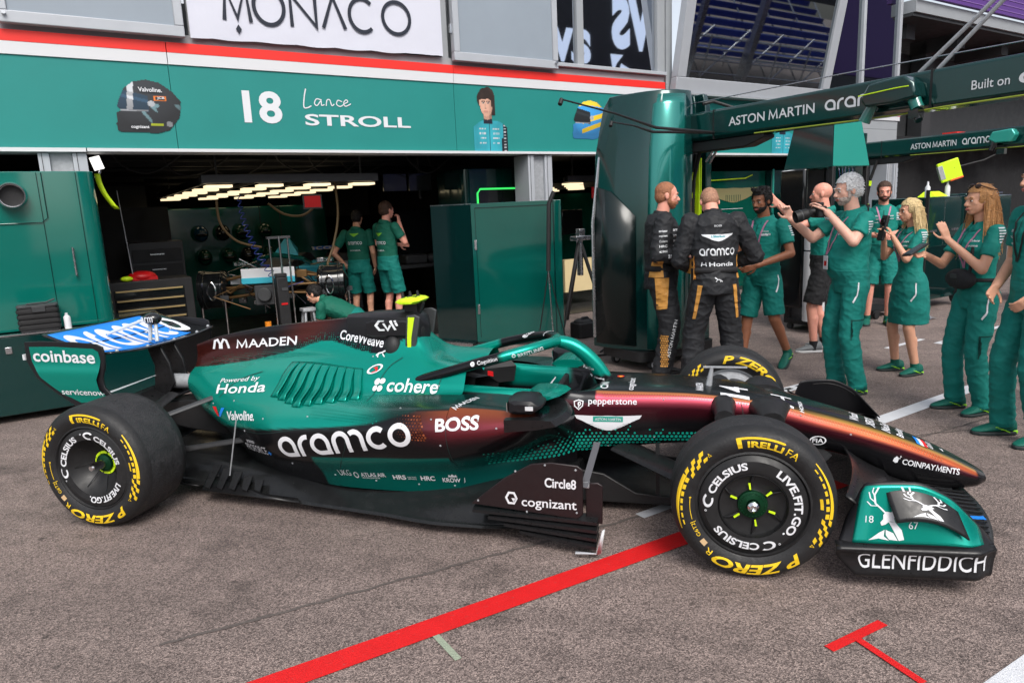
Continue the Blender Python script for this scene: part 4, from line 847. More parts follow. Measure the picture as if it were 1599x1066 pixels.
for i, q in enumerate(((-.95, -.1), (-.6, -.3), (.7, -.2), (.98, .05))):
    t2 = bpy.data.objects.new('axle_stand', None); COL.objects.link(t2); t2.location = SNW(-.68, 7.3, 0)+Matrix.Rotation(ANG+R(-24), 3, 'Z') @ Vector((*q, 0)); t2.rotation_euler = (0, 0, ANG)
    BASE[t2.name] = Vector((0, 0, 0)); tag(t2, ['thin chrome axle stand under the left drum of the stripped car, outer one', 'thin chrome axle stand inside the left drum of the stripped car', 'thin chrome axle stand inside the right drum of the stripped car', 'thin chrome axle stand under the right drum of the stripped car, outer one'][i], 'stand', 'axle stands under the stripped car')
    b = MB(); b.cyl((0, 0, .02), (0, 0, .66), .018); b.build('post', CHROME, t2); b = MB(); b.box(-.12, .12, -.12, .12, 0, .02); b.box(-.05, .05, -.03, .03, .66, .72); b.build('plate', DARKG, t2)
# workbench and dark monitors on the right of the garage
t = thing('workbench', 'dark workbench along the right side of the garage behind the two standing mechanics', 'bench', (1.6, 9, 0), pit=True)
b = MB(); b.box(1.5, 2.85, 8.2, 8.9, .78, .84); b.build('worktop', DARKG, t, bevel=.01)
for q in ((1.55, 8.25), (2.8, 8.25), (1.55, 8.85), (2.8, 8.85)):
    b = MB(); b.box(q[0]-.03, q[0]+.03, q[1]-.03, q[1]+.03, 0, .78); b.build('leg', BLACK, t)
b = MB(); b.box(1.6, 2.7, 8.5, 8.54, 1.0, 1.75); solo(b, 'monitor', BLACKG, 'black monitor standing on the dark workbench', 'screen', (2.1, 8.5, .84), bevel=.01)
b = MB(); b.box(1.75, 2.15, 8.3, 8.6, .84, 1.0); b.ell((2.3, 8.4, .92), (.14, .1, .09)); solo(b, 'soft_case', DARKG, 'dark grey soft case lying on the workbench', 'case', (2, 8.4, .84), bevel=.03)
b = MB(); b.box(5.1, 5.6, 8.4, 8.45, 1.15, 1.62); solo(b, 'monitor', BLACKG, 'black monitor in the second garage below the lamp rig', 'screen', (5.3, 8.4, 1.15), bevel=.01)
b = MB(); b.box(4.0, 4.65, 6.9, 7.0, .25, .8); solo(b, 'lit_floor_sheet', CREAM, 'cream sheet standing in for warmly lit floor behind the tripod', 'board', (4.3, 6.9, .25))  # warm lamplight on the second garage's floor, put into the sheet's colour
b = MB(); b.box(4.4, 6.6, 9.3, 9.4, 0, 1.95); solo(b, 'dark_board', GREEN_IN, 'dark green board wall in the second garage behind the monitor', 'board', (5.5, 9.3, 0))
# ------------------------------------------------------------------ more equipment inside the garages
def catm(pts, k=6): 
    P = [Vector(q) for q in pts]; out = []
    for i in range(len(P)-1):
        a, b2, c, d = P[max(i-1, 0)], P[i], P[i+1], P[min(i+2, len(P)-1)]
        for j in range(k):
            u = j/k; out.append(.5*((2*b2)+(-a+c)*u+(2*a-5*b2+4*c-d)*u*u+(-a+3*b2-3*c+d)*u**3))
    return out+[P[-1]]
rg = random.Random(11)
where = ['far left', 'left of the coiled hose', 'behind the coiled hose', 'above the stripped car', 'right of the red plate', 'above the two mechanics', 'far right', 'beside the partition']
for i in range(8):
    s0 = -2.5+.62*i; n0 = 7.0+.5*(i % 3); b = MB()
    b.tube(catm([(s0, n0, 2.7), (s0+.15, n0+.1, 2.45-.1*rg.random()), (s0+.45, n0+.1, 2.38-.15*rg.random()), (s0+.8, n0, 2.5), (s0+.9, n0, 2.72)]), .012, 6)
    solo(b, 'ceiling_cable', BLACK, f'black cable looping under the garage ceiling, {where[i]}', 'cable', (s0, n0, 2.7), group='ceiling cables')
t = thing('equipment_rack', 'dark rack of drawers and small boxes left of the stripped race car', 'rack', (-1.9, 8.6, 0), pit=True)
b = MB(); b.box(-2.3, -1.62, 8.4, 8.9, .05, 1.45); b.build('body', DARKG, t, bevel=.01)
for i in range(6):
    b = MB(); b.box(-2.27, -1.65, 8.385, 8.4, .12+.21*i, .30+.21*i); d = b.build('drawer', BLACK, t, bevel=.004); b = MB(); b.box(-2.05, -1.87, 8.37, 8.385, .22+.21*i, .235+.21*i); b.build('handle', STEEL, d)
for i, (s_, n_, lab) in enumerate(((1.35, 10.2, 'stack of dark tyres in warming blankets behind the two mechanics, left one'), (1.95, 10.3, 'stack of dark tyres in warming blankets behind the workbench, right one'))):
    t = thing('tyre_stack', lab, 'tyres', (s_, n_, 0), pit=True, group='stacked tyres')
    for j in range(3):
        b = MB(); b.lathe([(.18, .02), (.32, .0), (.35, .06), (.35, .28), (.32, .34), (.18, .32)], Matrix.Translation((s_, n_, .35*j)), 28); b.build('tyre', RUB, t)
t = thing('tool_trolley', 'black tool trolley with red bottle and grey boxes right of the stripped race car', 'trolley', (.75, 6.9, 0), pit=True)
b = MB(); b.box(.45, 1.05, 8.6, 9.0, .12, .82); b.build('body', BLACKG, t, bevel=.01)
for i in range(4):
    b = MB(); b.box(.48, 1.02, 8.585, 8.6, .18+.15*i, .30+.15*i); b.build('drawer', DARKG, t, bevel=.004)
for q in ((.5, 8.65), (1.0, 8.65)):
    b = MB(); b.cyl((q[0], q[1]-.02, .06), (q[0], q[1]+.02, .06), .06); b.build('wheel', BLACK, t)
b = MB(); b.lathe([(0, 0), (.045, 0), (.045, .16), (.02, .2), (.02, .23), (0, .23)], Matrix.Translation((.6, 8.8, .82)), 14); solo(b, 'spray_bottle', REDM, 'red bottle standing on the black tool trolley', 'bottle', (.6, 8.8, .82))
b = MB(); b.box(.72, .98, 8.7, 8.95, .82, .95); solo(b, 'parts_box', GALV, 'grey parts box on the black tool trolley', 'box', (.85, 8.8, .82), bevel=.008)
# overhead gantry with monitors at the garage side
t = thing('hanging_screens', 'dark monitor arm with two black screens hanging at the right side of the garage', 'screen', (1.9, 7.6, 2.4), pit=True)
b = MB(); b.cyl((1.75, 7.6, 2.75), (1.75, 7.6, 1.9), .025); b.box(1.2, 2.0, 7.58, 7.62, 2.2, 2.24); b.build('arm', BLACK, t)
for s_ in (1.3, 1.72):
    b = MB(); b.box(s_-.19, s_+.19, 7.5, 7.53, 2.02, 2.28); b.build('screen', BLACKG, t, bevel=.006)
b = MB(); b.box(3.4, 4.3, 8.0, 8.5, 0, 1.1); b.box(3.45, 4.25, 8.05, 8.45, 1.1, 1.3); solo(b, 'black_case', BLACK, 'black equipment case behind the tripod in the second garage', 'case', (3.8, 8.2, 0), bevel=.015)
t = thing('pipe_frame', 'chrome pipe frame standing behind the tripod in the second garage', 'frame', (3.6, 7.3, 0), pit=True)
b = MB()
for q in (3.3, 3.8): b.cyl((q, 7.3, 0), (q, 7.3, 1.5), .02)
b.cyl((3.3, 7.3, 1.5), (3.8, 7.3, 1.5), .02); b.cyl((3.3, 7.3, .8), (3.8, 7.3, .8), .02); b.build('tubes', STEEL, t)
# handles, hinges and small fittings on the cabinets
EC_ = bpy.data.objects['equipment_cabinet']
b = MB(); b.tube([(-2.98, 5.15, 1.25), (-2.98, 5.11, 1.25), (-2.98, 5.11, 1.5), (-2.98, 5.15, 1.5)], .01); b.build('handle', STEEL, EC_)
for s_ in (-3.6, -3.0, -2.5):
    b = MB(); b.box(s_, s_+.05, 4.918, 4.93, .62, .68); b.build('latch', STEEL, EC_, bevel=.004)
GS_ = bpy.data.objects['garage_screen']
b = MB(); b.box(.03, .06, -.012, 0, 1.2, 1.32, M_S); b.box(.03, .06, -.012, 0, .4, .52, M_S); b.build('hinge', STEEL, GS_, bevel=.002)
TC_ = bpy.data.objects['tyre_cart']
b = MB(); b.box(7.5, 7.505, 2.594, 2.6, .2, 1.55); b.box(7.1, 7.3, 2.585, 2.6, 1.1, 1.13); b.box(7.7, 7.9, 2.585, 2.6, 1.1, 1.13); b.build('handle', STEEL, TC_)
# ------------------------------------------------------------------ the race car (car frame: x to the nose, y away from the camera, z up)
CAR = thing('race_car', 'teal and black formula racing car with yellow lettered tyres parked in front of the garage', 'racing car', (0, 0, 0))
BODY = mat('car_livery', (1, 1, 1), .27, metal=.6, attr='Col', spec=.4, coat=.2)
SATIN = mat('livery_teal', srgb(0, 150, 132), .27, metal=.6, coat=.2)
SATB = mat('livery_black', (.011, .011, .013), .36, spec=.35)
DECW = mat('decal_white', (.7, .71, .74), .45); DECT = mat('decal_teal', srgb(8, 150, 132), .45); DECY = mat('decal_yellow', srgb(232, 192, 30), .45); DECR = mat('decal_red', srgb(215, 30, 35), .45); DECB = mat('decal_blue', srgb(30, 130, 225), .45); DECO = mat('decal_orange', srgb(225, 120, 50), .5)
TL = Vector(srgb(0, 152, 134)); TLD = Vector(srgb(0, 104, 98)); BK = Vector((.011, .011, .013)); BRN = Vector(srgb(82, 28, 20)); ORG = Vector(srgb(160, 84, 50)); PNK = Vector(srgb(160, 62, 74)); MAR = Vector(srgb(70, 18, 30)); DRK = Vector(srgb(18, 30, 28))
def sm(a, b2, x):
    t = min(1, max(0, (x-a)/(b2-a))); return t*t*(3-2*t)
def cr1(P, u):
    """Catmull-Rom through list of tuples at parameter u (0..n-1)"""
    n = len(P); i = min(int(u), n-2); t = u-i
    a, b2, c, d = P[max(i-1, 0)], P[i], P[i+1], P[min(i+2, n-1)]
    return [.5*(2*q+(-p+r)*t+(2*p-5*q+4*r-s_)*t*t+(-p+3*q-3*r+s_)*t**3) for p, q, r, s_ in zip(a, b2, c, d)]
def interp(xs, vals, x):
    """monotone-ish cubic interpolation of tuples along x (xs ascending)"""
    n = len(xs); i = 0
    while i < n-2 and x > xs[i+1]: i += 1
    t = (x-xs[i])/(xs[i+1]-xs[i]); t = min(1, max(0, t)); out = []
    for k in range(len(vals[0])):
        def sl(j):
            if j == 0: return (vals[1][k]-vals[0][k])/(xs[1]-xs[0])
            if j == n-1: return (vals[-1][k]-vals[-2][k])/(xs[-1]-xs[-2])
            a = (vals[j][k]-vals[j-1][k])/(xs[j]-xs[j-1]); b2 = (vals[j+1][k]-vals[j][k])/(xs[j+1]-xs[j])
            return 0 if a*b2 <= 0 else 2*a*b2/(a+b2)
        h = xs[i+1]-xs[i]; p0, p1 = vals[i][k], vals[i+1][k]; m0, m1 = sl(i)*h, sl(i+1)*h
        out.append((2*t**3-3*t*t+1)*p0+(t**3-2*t*t+t)*m0+(-2*t**3+3*t*t)*p1+(t**3-t*t)*m1)
    return out
def loft_half(st, dx, sub, both=True, sides=(-1,)):
    """st: list of (x, [(y,z)...]) ; returns rows of points for the outline from far side over the top to the near side (or one side)"""
    st = sorted(st); xs = [s_[0] for s_ in st]; k = len(st[0][1]); vals = [[c for p in s_[1] for c in p] for s_ in st]
    n = max(2, int(round((xs[-1]-xs[0])/dx))); rows = []; us = []
    for i in range(n+1):
        x = xs[0]+(xs[-1]-xs[0])*i/n; v = interp(xs, vals, x); P = [(v[2*j], v[2*j+1]) for j in range(k)]
        half = []; u_ = []
        for q in range((k-1)*sub+1):
            u = q/sub; y, z = cr1(P, u); half.append((max(y, 0), z)); u_.append(u)
        rows.append((x, half)); us = u_
    return rows, us
def paint_mesh(o, fn):
    me = o.data; ca = me.color_attributes.new('Col', 'FLOAT_COLOR', 'POINT'); buf = []
    for v in me.vertices:
        c = fn(v.co, v.index); buf += [c[0], c[1], c[2], 1]
    ca.data.foreach_set('color', buf)
BVH = {}
def bvh(*objs):
    k = tuple(o.name for o in objs)
    if k not in BVH:
        V = []; F = []
        for o in objs:
            off = Vector((0, 0, 0)); n = len(V); V += [v.co.copy() for v in o.data.vertices]; F += [tuple(i+n for i in p.vertices) for p in o.data.polygons]
        BVH[k] = BVHTree.FromPolygons(V, F)
    return BVH[k]
def gridcut(sh, step):
    V, F = sh; b = bmesh.new(); vv = [b.verts.new((x, y, 0)) for x, y in V]
    for f in F:
        try: b.faces.new([vv[i] for i in f])
        except Exception: pass
    xs = [v[0] for v in V]; ys = [v[1] for v in V]
    for ax, lo, hi in ((0, min(xs), max(xs)), (1, min(ys), max(ys))):
        p = lo+step
        while p < hi:
            co_ = (p, 0, 0) if ax == 0 else (0, p, 0); no = (1, 0, 0) if ax == 0 else (0, 1, 0)
            bmesh.ops.bisect_plane(b, geom=b.verts[:]+b.edges[:]+b.faces[:], plane_co=co_, plane_no=no, dist=1e-6); p += step
    b.verts.index_update(); out = ([(v.co.x, v.co.y) for v in b.verts], [tuple(v.index for v in f.verts) for f in b.faces]); b.free(); return out
def decal(mb, sh, tree, a, b2, h, mi=0, axis='y', off=.003, step=.02, sgn=-1, flip=False):
    """lay 2-D shape with its baseline from a to b2 on the surface; axis y: (x,z) seen from the near side; axis z: (x,y) seen from above"""
    V, F = fit2(sh, 0, (Vector(b2)-Vector(a)).length, 0, h)
    if step: V, F = gridcut((V, F), step)
    a, b2 = Vector(a), Vector(b2); t = (b2-a).normalized(); n = Vector((-t.y, t.x)); P = []; last = None
    for x, y in V:
        q = a+t*x+n*y
        if axis == 'y': o_, d = Vector((q.x, 3*sgn, q.y)), Vector((0, -sgn, 0))
        else: o_, d = Vector((q.x, q.y, 3)), Vector((0, 0, -1))
        loc, nor, _, _ = tree.ray_cast(o_, d)
        if loc is None:
            loc = Vector((q.x, last.y if last else 0, q.y)) if axis == 'y' else Vector((q.x, q.y, last.z if last else 0)); nor = -d
        if nor.dot(d) > 0: nor = -nor
        last = loc; P.append(loc+nor*off)
    mb.add(P, F, mi); return mb
# ---- engine cover / rear bodywork
EC = [
 (-3.46, [(0, .875), (.008, .865), (.015, .79), (.045, .735), (.08, .715), (.11, .695), (.13, .67), (.14, .64), (.135, .6), (.12, .575), (.1, .555), (.06, .545), (.0, .545)]),
 (-3.3, [(0, .925), (.012, .912), (.024, .83), (.06, .775), (.11, .745), (.16, .715), (.195, .675), (.222, .63), (.235, .58), (.232, .53), (.205, .48), (.14, .45), (.05, .44)]),
 (-3.1, [(0, .965), (.018, .95), (.03, .87), (.075, .81), (.14, .775), (.2, .735), (.255, .68), (.30, .625), (.335, .56), (.345, .49), (.315, .42), (.23, .36), (.13, .32)]),
 (-2.9, [(0, .995), (.022, .98), (.036, .89), (.085, .835), (.165, .80), (.25, .755), (.315, .69), (.375, .625), (.43, .555), (.455, .46), (.43, .36), (.36, .27), (.30, .19)]),
 (-2.5, [(0, 1.035), (.03, 1.02), (.055, .93), (.115, .865), (.21, .825), (.32, .77), (.405, .695), (.51, .635), (.625, .575), (.665, .475), (.63, .355), (.53, .25), (.46, .16)]),
 (-2.1, [(0, 1.065), (.06, 1.05), (.105, .95), (.165, .86), (.25, .80), (.345, .735), (.43, .675), (.60, .64), (.71, .58), (.725, .48), (.685, .375), (.60, .265), (.55, .16)]),
 (-1.86, [(0, .98), (.1, .96), (.15, .90), (.2, .85), (.27, .80), (.355, .735), (.43, .68), (.64, .652), (.735, .59), (.74, .49), (.69, .385), (.61, .275), (.56, .16)]),
 (-1.7, [(0, .82), (.12, .83), (.2, .83), (.25, .815), (.3, .785), (.37, .735), (.435, .685), (.65, .66), (.742, .60), (.745, .5), (.695, .39), (.61, .285), (.56, .16)]),
 (-1.47, [(0, .72), (.1, .78), (.2, .805), (.28, .805), (.345, .785), (.385, .735), (.44, .69), (.65, .672), (.735, .61), (.745, .515), (.70, .405), (.60, .30), (.54, .16)])]
SUB = 10
rows, us = loft_half(EC, .016, SUB)
b = MB(); NH = len(us); R_ = []
for x, h in rows: R_.append([Vector((x, y, z)) for y, z in reversed(h)]+[Vector((x, -y, z)) for y, z in h[1:]])
b.grid(R_); NC = len(R_[0])
b.add([p for p in R_[0]], [tuple(range(NC))])
ENG = b.build('engine_cover', BODY, CAR, fixn=True, ang=40)
def zb(x): return interp([-3.46, -3.2, -2.97, -2.69, -2.46, -2.2, -2.05, -1.9, -1.5], [(.73,), (.765,), (.80,), (.855,), (.915,), (.87,), (.855,), (.95,), (1.2,)], x)[0]
ZB2 = ([-3.46, -3.2, -2.9, -2.6, -2.4, -2.1, -1.9, -1.65, -1.4], [(.36,), (.42,), (.462,), (.51,), (.54,), (.57,), (.598,), (.655,), (.68,)])
def eng_col(co_, idx):
    j = idx % NC if idx < NC*len(R_) else 0; u = us[abs(j-(NH-1))]; x, y, z = co_
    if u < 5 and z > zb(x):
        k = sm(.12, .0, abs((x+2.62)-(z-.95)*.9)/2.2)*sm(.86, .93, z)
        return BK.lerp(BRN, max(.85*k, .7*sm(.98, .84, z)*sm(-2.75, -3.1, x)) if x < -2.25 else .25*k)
    z2 = interp(*ZB2, x)[0]
    if u < 6.05: c = TL
    elif u >= 6.6 and u < 9.9 and z > z2-.012 and x < -1.66: c = flank(x, u).lerp(TL.lerp(DRK, sm(-2.05, -1.75, x)*.9), sm(z2-.006, z2+.006, z))
    elif u < 7.2:      # shelf, teal fading to near black forward
        c = TL.lerp(DRK, sm(-2.05, -1.65, x)*.85)
        if x < -2.3: c = TL
        if u > 7.0 and x > -1.75: c = DRK
    elif u < 9.9:
        c = flank(x, u)
    elif x > -2.28: c = TLD.lerp(TL, .3)
    else: c = BK
    return c
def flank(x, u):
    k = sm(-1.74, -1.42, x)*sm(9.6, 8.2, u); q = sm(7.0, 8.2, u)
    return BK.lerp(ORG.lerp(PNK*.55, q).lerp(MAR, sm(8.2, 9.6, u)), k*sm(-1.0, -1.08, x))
paint_mesh(ENG, eng_col)
xsE = [p[0] for p in sorted(EC)]; vE = [[c for q in p[1] for c in q] for p in sorted(EC)]
def ec_pt(x, u, off=0.):
    v = interp(xsE, vE, x); P = [(v[2*k], v[2*k+1]) for k in range(13)]
    a, c = cr1(P, u), cr1(P, u+.05); t_ = Vector((c[0]-a[0], c[1]-a[1])).normalized(); n_ = Vector((-t_.y, t_.x))
    return a[0]+n_.x*off, a[1]+n_.y*off
for sg in (-1, 1):
    for i in range(9):
        mb = MB(); G = []
        for a in range(13):
            w_ = a/12; u = 4.25+w_*(2.95-.16*abs(i-3)); env = sin(min(1, w_*1.15+.02)*pi*.5)*sm(1.0, .93, w_); r_ = []
            for c in range(5):
                q = c/4; x = -2.62+.054*i+w_*(-.035+.013*i)+.058*q; y, z = ec_pt(x, u, .002+(.017*q**1.5)*env); r_.append(Vector((x, sg*y, z)))
            G.append(r_)
        mb.grid(G); o = mb.build('louvre', SATIN, ENG, fixn=False); md = o.modifiers.new('solid', 'SOLIDIFY'); md.thickness = .003
    mb = MB(); G = []
    for a in range(13):
        u = 4.3+2.8*a/12; G.append([Vector((x, sg*ec_pt(x, u, .0015)[0], ec_pt(x, u, .0015)[1])) for x in [-2.65+.6*k/14 for k in range(15)]])
    mb.build('louvre_backing', SATIN, ENG, fixn=False) if 0 else None
# ---- sidepod fronts
SP = [
 (-1.47, [(.44, .69), (.55, .685), (.65, .672), (.735, .61), (.745, .515), (.70, .405), (.60, .30), (.54, .16)]),
 (-1.3, [(.40, .685), (.55, .68), (.65, .668), (.735, .615), (.742, .535), (.68, .43), (.54, .33), (.48, .15)]),
 (-1.12, [(.36, .66), (.55, .668), (.655, .66), (.725, .625), (.72, .565), (.63, .47), (.48, .37), (.42, .15)]),
 (-.98, [(.34, .64), (.52, .655), (.65, .655), (.705, .635), (.69, .60), (.57, .52), (.43, .42), (.36, .15)]),
 (-.87, [(.28, .60), (.30, .565), (.31, .54), (.312, .51), (.31, .47), (.305, .43), (.29, .36), (.26, .2)])]
POD = []
for sg in (-1, 1):
    rows, us2 = loft_half(SP, .016, 6); b = MB(); G = [[Vector((x, sg*y, z)) for y, z in h] for x, h in rows]; b.grid(G); n2 = len(us2)
    o = b.build('sidepod', BODY, CAR, ang=40); POD.append(o)
    def pod_col(c, i):
        u = us2[i % n2]; x = c.x
        if u < 1.9: return TLD.lerp(DRK, .8)
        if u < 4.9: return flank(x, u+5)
        return BK.lerp(TLD, sm(4.9, 5.3, u)*sm(-1.0, -1.25, x))
    paint_mesh(o, pod_col)
# inlets: dark scoop lip in front of each pod
for sg in (-1, 1):
    b = MB(); rows = []
    for i in range(13):
        u = i/12; y = .36+.38*u; rows.append([Vector((-1.16, sg*y, .655-.01*u)), Vector((-1.0, sg*(y-.0), .66-.012*u)), Vector((-.93+.05*sin(u*pi), sg*(y-.03), .648-.012*u)), Vector((-.905+.05*sin(u*pi), sg*(y-.03), .628-.02*u)), Vector((-1.0, sg*(y-.02), .612-.02*u)), Vector((-1.16, sg*y, .60-.02*u))])
    b.grid(rows, closed=True, caps=True); b.build('inlet_lip', CARBON, CAR)
    b = MB(); b.grid([[Vector((-1.04, sg*.42, .6)), Vector((-1.04, sg*.67, .585)), Vector((-1.03, sg*.6, .5)), Vector((-1.02, sg*.42, .46))], [Vector((-1.2, sg*.40, .6)), Vector((-1.2, sg*.66, .58)), Vector((-1.2, sg*.6, .5)), Vector((-1.2, sg*.4, .46))]], closed=True, caps=True); b.build('air_inlet', BLACK, CAR)
# ---- monocoque and nose
NO = [
 (1.225, [(0, .215), (.02, .214), (.045, .21), (.06, .203), (.065, .196), (.066, .19), (.062, .18), (.05, .17), (.025, .166), (0, .166)]),
 (1.172, [(0, .245), (.05, .243), (.085, .232), (.105, .218), (.11, .205), (.11, .192), (.1, .17), (.075, .152), (.04, .146), (0, .146)]),
 (1.04, [(0, .318), (.06, .315), (.105, .298), (.128, .272), (.136, .24), (.136, .205), (.124, .165), (.09, .14), (.045, .134), (0, .134)]),
 (.8, [(0, .425), (.075, .42), (.125, .398), (.148, .362), (.155, .315), (.153, .26), (.137, .205), (.1, .175), (.05, .168), (0, .168)]),
 (.62, [(0, .49), (.085, .484), (.138, .458), (.16, .418), (.165, .375), (.163, .335), (.147, .30), (.11, .282), (.055, .276), (0, .276)]),
 (.4, [(0, .555), (.1, .549), (.16, .522), (.182, .478), (.186, .43), (.184, .395), (.165, .36), (.12, .34), (.06, .335), (0, .335)]),
 (.1, [(0, .635), (.12, .629), (.19, .603), (.212, .55), (.215, .49), (.212, .45), (.19, .40), (.14, .375), (.07, .368), (0, .368)]),
 (-.3, [(0, .675), (.13, .671), (.22, .648), (.247, .59), (.25, .52), (.245, .46), (.22, .395), (.15, .36), (.075, .35), (0, .35)]),
 (-.72, [(0, .685), (.14, .682), (.25, .66), (.285, .60), (.29, .52), (.285, .45), (.25, .36), (.17, .31), (.08, .29), (0, .29)]),
 (-.82, [(0, .60), (.17, .655), (.255, .668), (.295, .61), (.305, .52), (.30, .45), (.27, .34), (.18, .27), (.08, .22), (0, .22)]),
 (-.92, [(0, .35), (.20, .52), (.262, .67), (.305, .63), (.32, .53), (.315, .45), (.28, .32), (.2, .24), (.1, .18), (0, .18)]),
 (-1.2, [(0, .32), (.225, .45), (.27, .675), (.335, .655), (.36, .55), (.36, .45), (.33, .3), (.22, .2), (.12, .12), (0, .12)]),
 (-1.55, [(0, .32), (.24, .45), (.275, .69), (.36, .68), (.42, .6), (.42, .45), (.38, .3), (.25, .2), (.12, .1), (0, .1)]),
 (-1.75, [(0, .34), (.2, .45), (.24, .69), (.34, .68), (.4, .6), (.4, .45), (.36, .3), (.25, .2), (.12, .1), (0, .1)])]
rows, us3 = loft_half(NO, .012, 7); NH3 = len(us3)
b = MB(); R3 = [[Vector((x, y, z)) for y, z in reversed(h)]+[Vector((x, -y, z)) for y, z in h[1:]] for x, h in rows]; NC3 = len(R3[0]); b.grid(R3); b.add(R3[-1], [tuple(range(NC3))])
NOSE = b.build('monocoque', BODY, CAR, ang=45)
TOPC = Vector((.016, .019, .019))
def nose_col(c, i):
    j = i % NC3 if i < NC3*len(R3) else 0; u = us3[abs(j-(NH3-1))]; x = c.x
    if x < -.76:                                    # cockpit rim
        if u < 1.55: return BK
        if u < 3.0: return TL if x < -1.02 else TL.lerp(BK, sm(-1.02, -.96, x))
        if u < 4.0: return DRK.lerp(MAR, sm(-1.1, -.8, x))
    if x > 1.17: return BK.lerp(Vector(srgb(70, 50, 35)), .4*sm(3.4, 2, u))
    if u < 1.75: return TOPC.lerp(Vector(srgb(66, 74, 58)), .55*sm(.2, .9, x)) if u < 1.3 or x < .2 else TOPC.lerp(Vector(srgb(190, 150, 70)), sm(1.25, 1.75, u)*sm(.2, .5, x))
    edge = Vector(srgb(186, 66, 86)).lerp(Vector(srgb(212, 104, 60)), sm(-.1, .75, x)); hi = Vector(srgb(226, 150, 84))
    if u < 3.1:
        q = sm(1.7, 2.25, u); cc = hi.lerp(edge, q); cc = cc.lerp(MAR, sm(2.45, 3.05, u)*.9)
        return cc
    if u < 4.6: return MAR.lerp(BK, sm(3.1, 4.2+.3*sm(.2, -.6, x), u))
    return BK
paint_mesh(NOSE, nose_col)
# steering wheel, seat, headrest in the cockpit
b = MB(); b.box(-1.0, -.97, -.14, .14, .55, .68); b.build('steering_wheel', BLACK, CAR, bevel=.02)
b = MB(); rows = []
for i in range(17):
    a = -90+180*i/16; y = .225*sin(R(a)); x = -1.62+.0+.28*abs(sin(R(a)))**1.5
    rows.append([Vector((x, y, .60)), Vector((x+.02, y*.97, .70)), Vector((x-.03, y*1.05, .745)), Vector((x-.10, y*1.2, .74)), Vector((x-.12, y*1.2, .6))])
b.grid(rows); b.build('headrest', MATS['black_matt'], CAR)
# ---- floor
FL = []
for x, w_, zi in ((-3.6, .46, .22), (-3.3, .47, .2), (-3.08, .49, .19), (-3.0, .51, .185), (-2.8, .535, .185), (-2.4, .595, .185), (-1.9, .67, .185), (-1.5, .735, .20), (-1.3, .735, .22), (-1.1, .70, .24), (-.85, .64, .26)):
    up_ = .18 if x < -3.3 else 0
    FL.append((x, [(.0, zi+up_*.2), (w_*.5, zi+.015), (w_*.72, zi), (w_*.86, zi-.05), (w_*.97, .085 if x > -3.05 else .12), (w_, .07 if x > -3.05 else .1), (w_*.985, .055 if x > -3.05 else .085), (w_*.7, .05 if x > -3.2 else .12), (0, .05 if x > -3.2 else .16)]))
rows, us4 = loft_half(FL, .03, 4)
b = MB(); G = [[Vector((x, y, z)) for y, z in reversed(h)]+[Vector((x, -y, z)) for y, z in h[1:]] for x, h in rows]; b.grid(G, caps=True)
FLM = mat('floor_carbon', (.011, .0115, .012), .2, var=.3, vs=12, spec=.45)
FLOOR = b.build('floor', FLM, CAR, ang=40)
for sg in (-1, 1):
    b = MB()
    for i in range(5):     # slatted edge wing ahead of the rear tyre
        x = -3.12+.085*i; b.add([(x, sg*(.42+.02*i), .20-.012*i), (x+.03, sg*.56, .115), (x+.075, sg*.575, .112), (x+.06, sg*(.42+.02*i), .205-.012*i), (x, sg*(.42+.02*i), .19-.012*i), (x+.03, sg*.56, .105), (x+.075, sg*.575, .102), (x+.06, sg*(.42+.02*i), .195-.012*i)], [(0, 1, 2, 3), (7, 6, 5, 4), (0, 4, 5, 1), (1, 5, 6, 2), (2, 6, 7, 3), (3, 7, 4, 0)])
    b.build('floor_winglet', CARBON, CAR)
    b = MB(); b.grid([[Vector((-3.14, sg*.44, .15)), Vector((-3.10, sg*.575, .10))], [Vector((-2.7, sg*.57, .10)), Vector((-2.66, sg*.60, .085))], [Vector((-2.45, sg*.585, .09)), Vector((-2.43, sg*.61, .075))]]); o = b.build('floor_edge', CARBON, CAR); o.modifiers.new('s', 'SOLIDIFY').thickness = .008
b = MB(); b.tube([(-2.86, -.5, .52), (-2.95, -.5, .17)], .004); b.build('floor_stay', GALV, CAR)
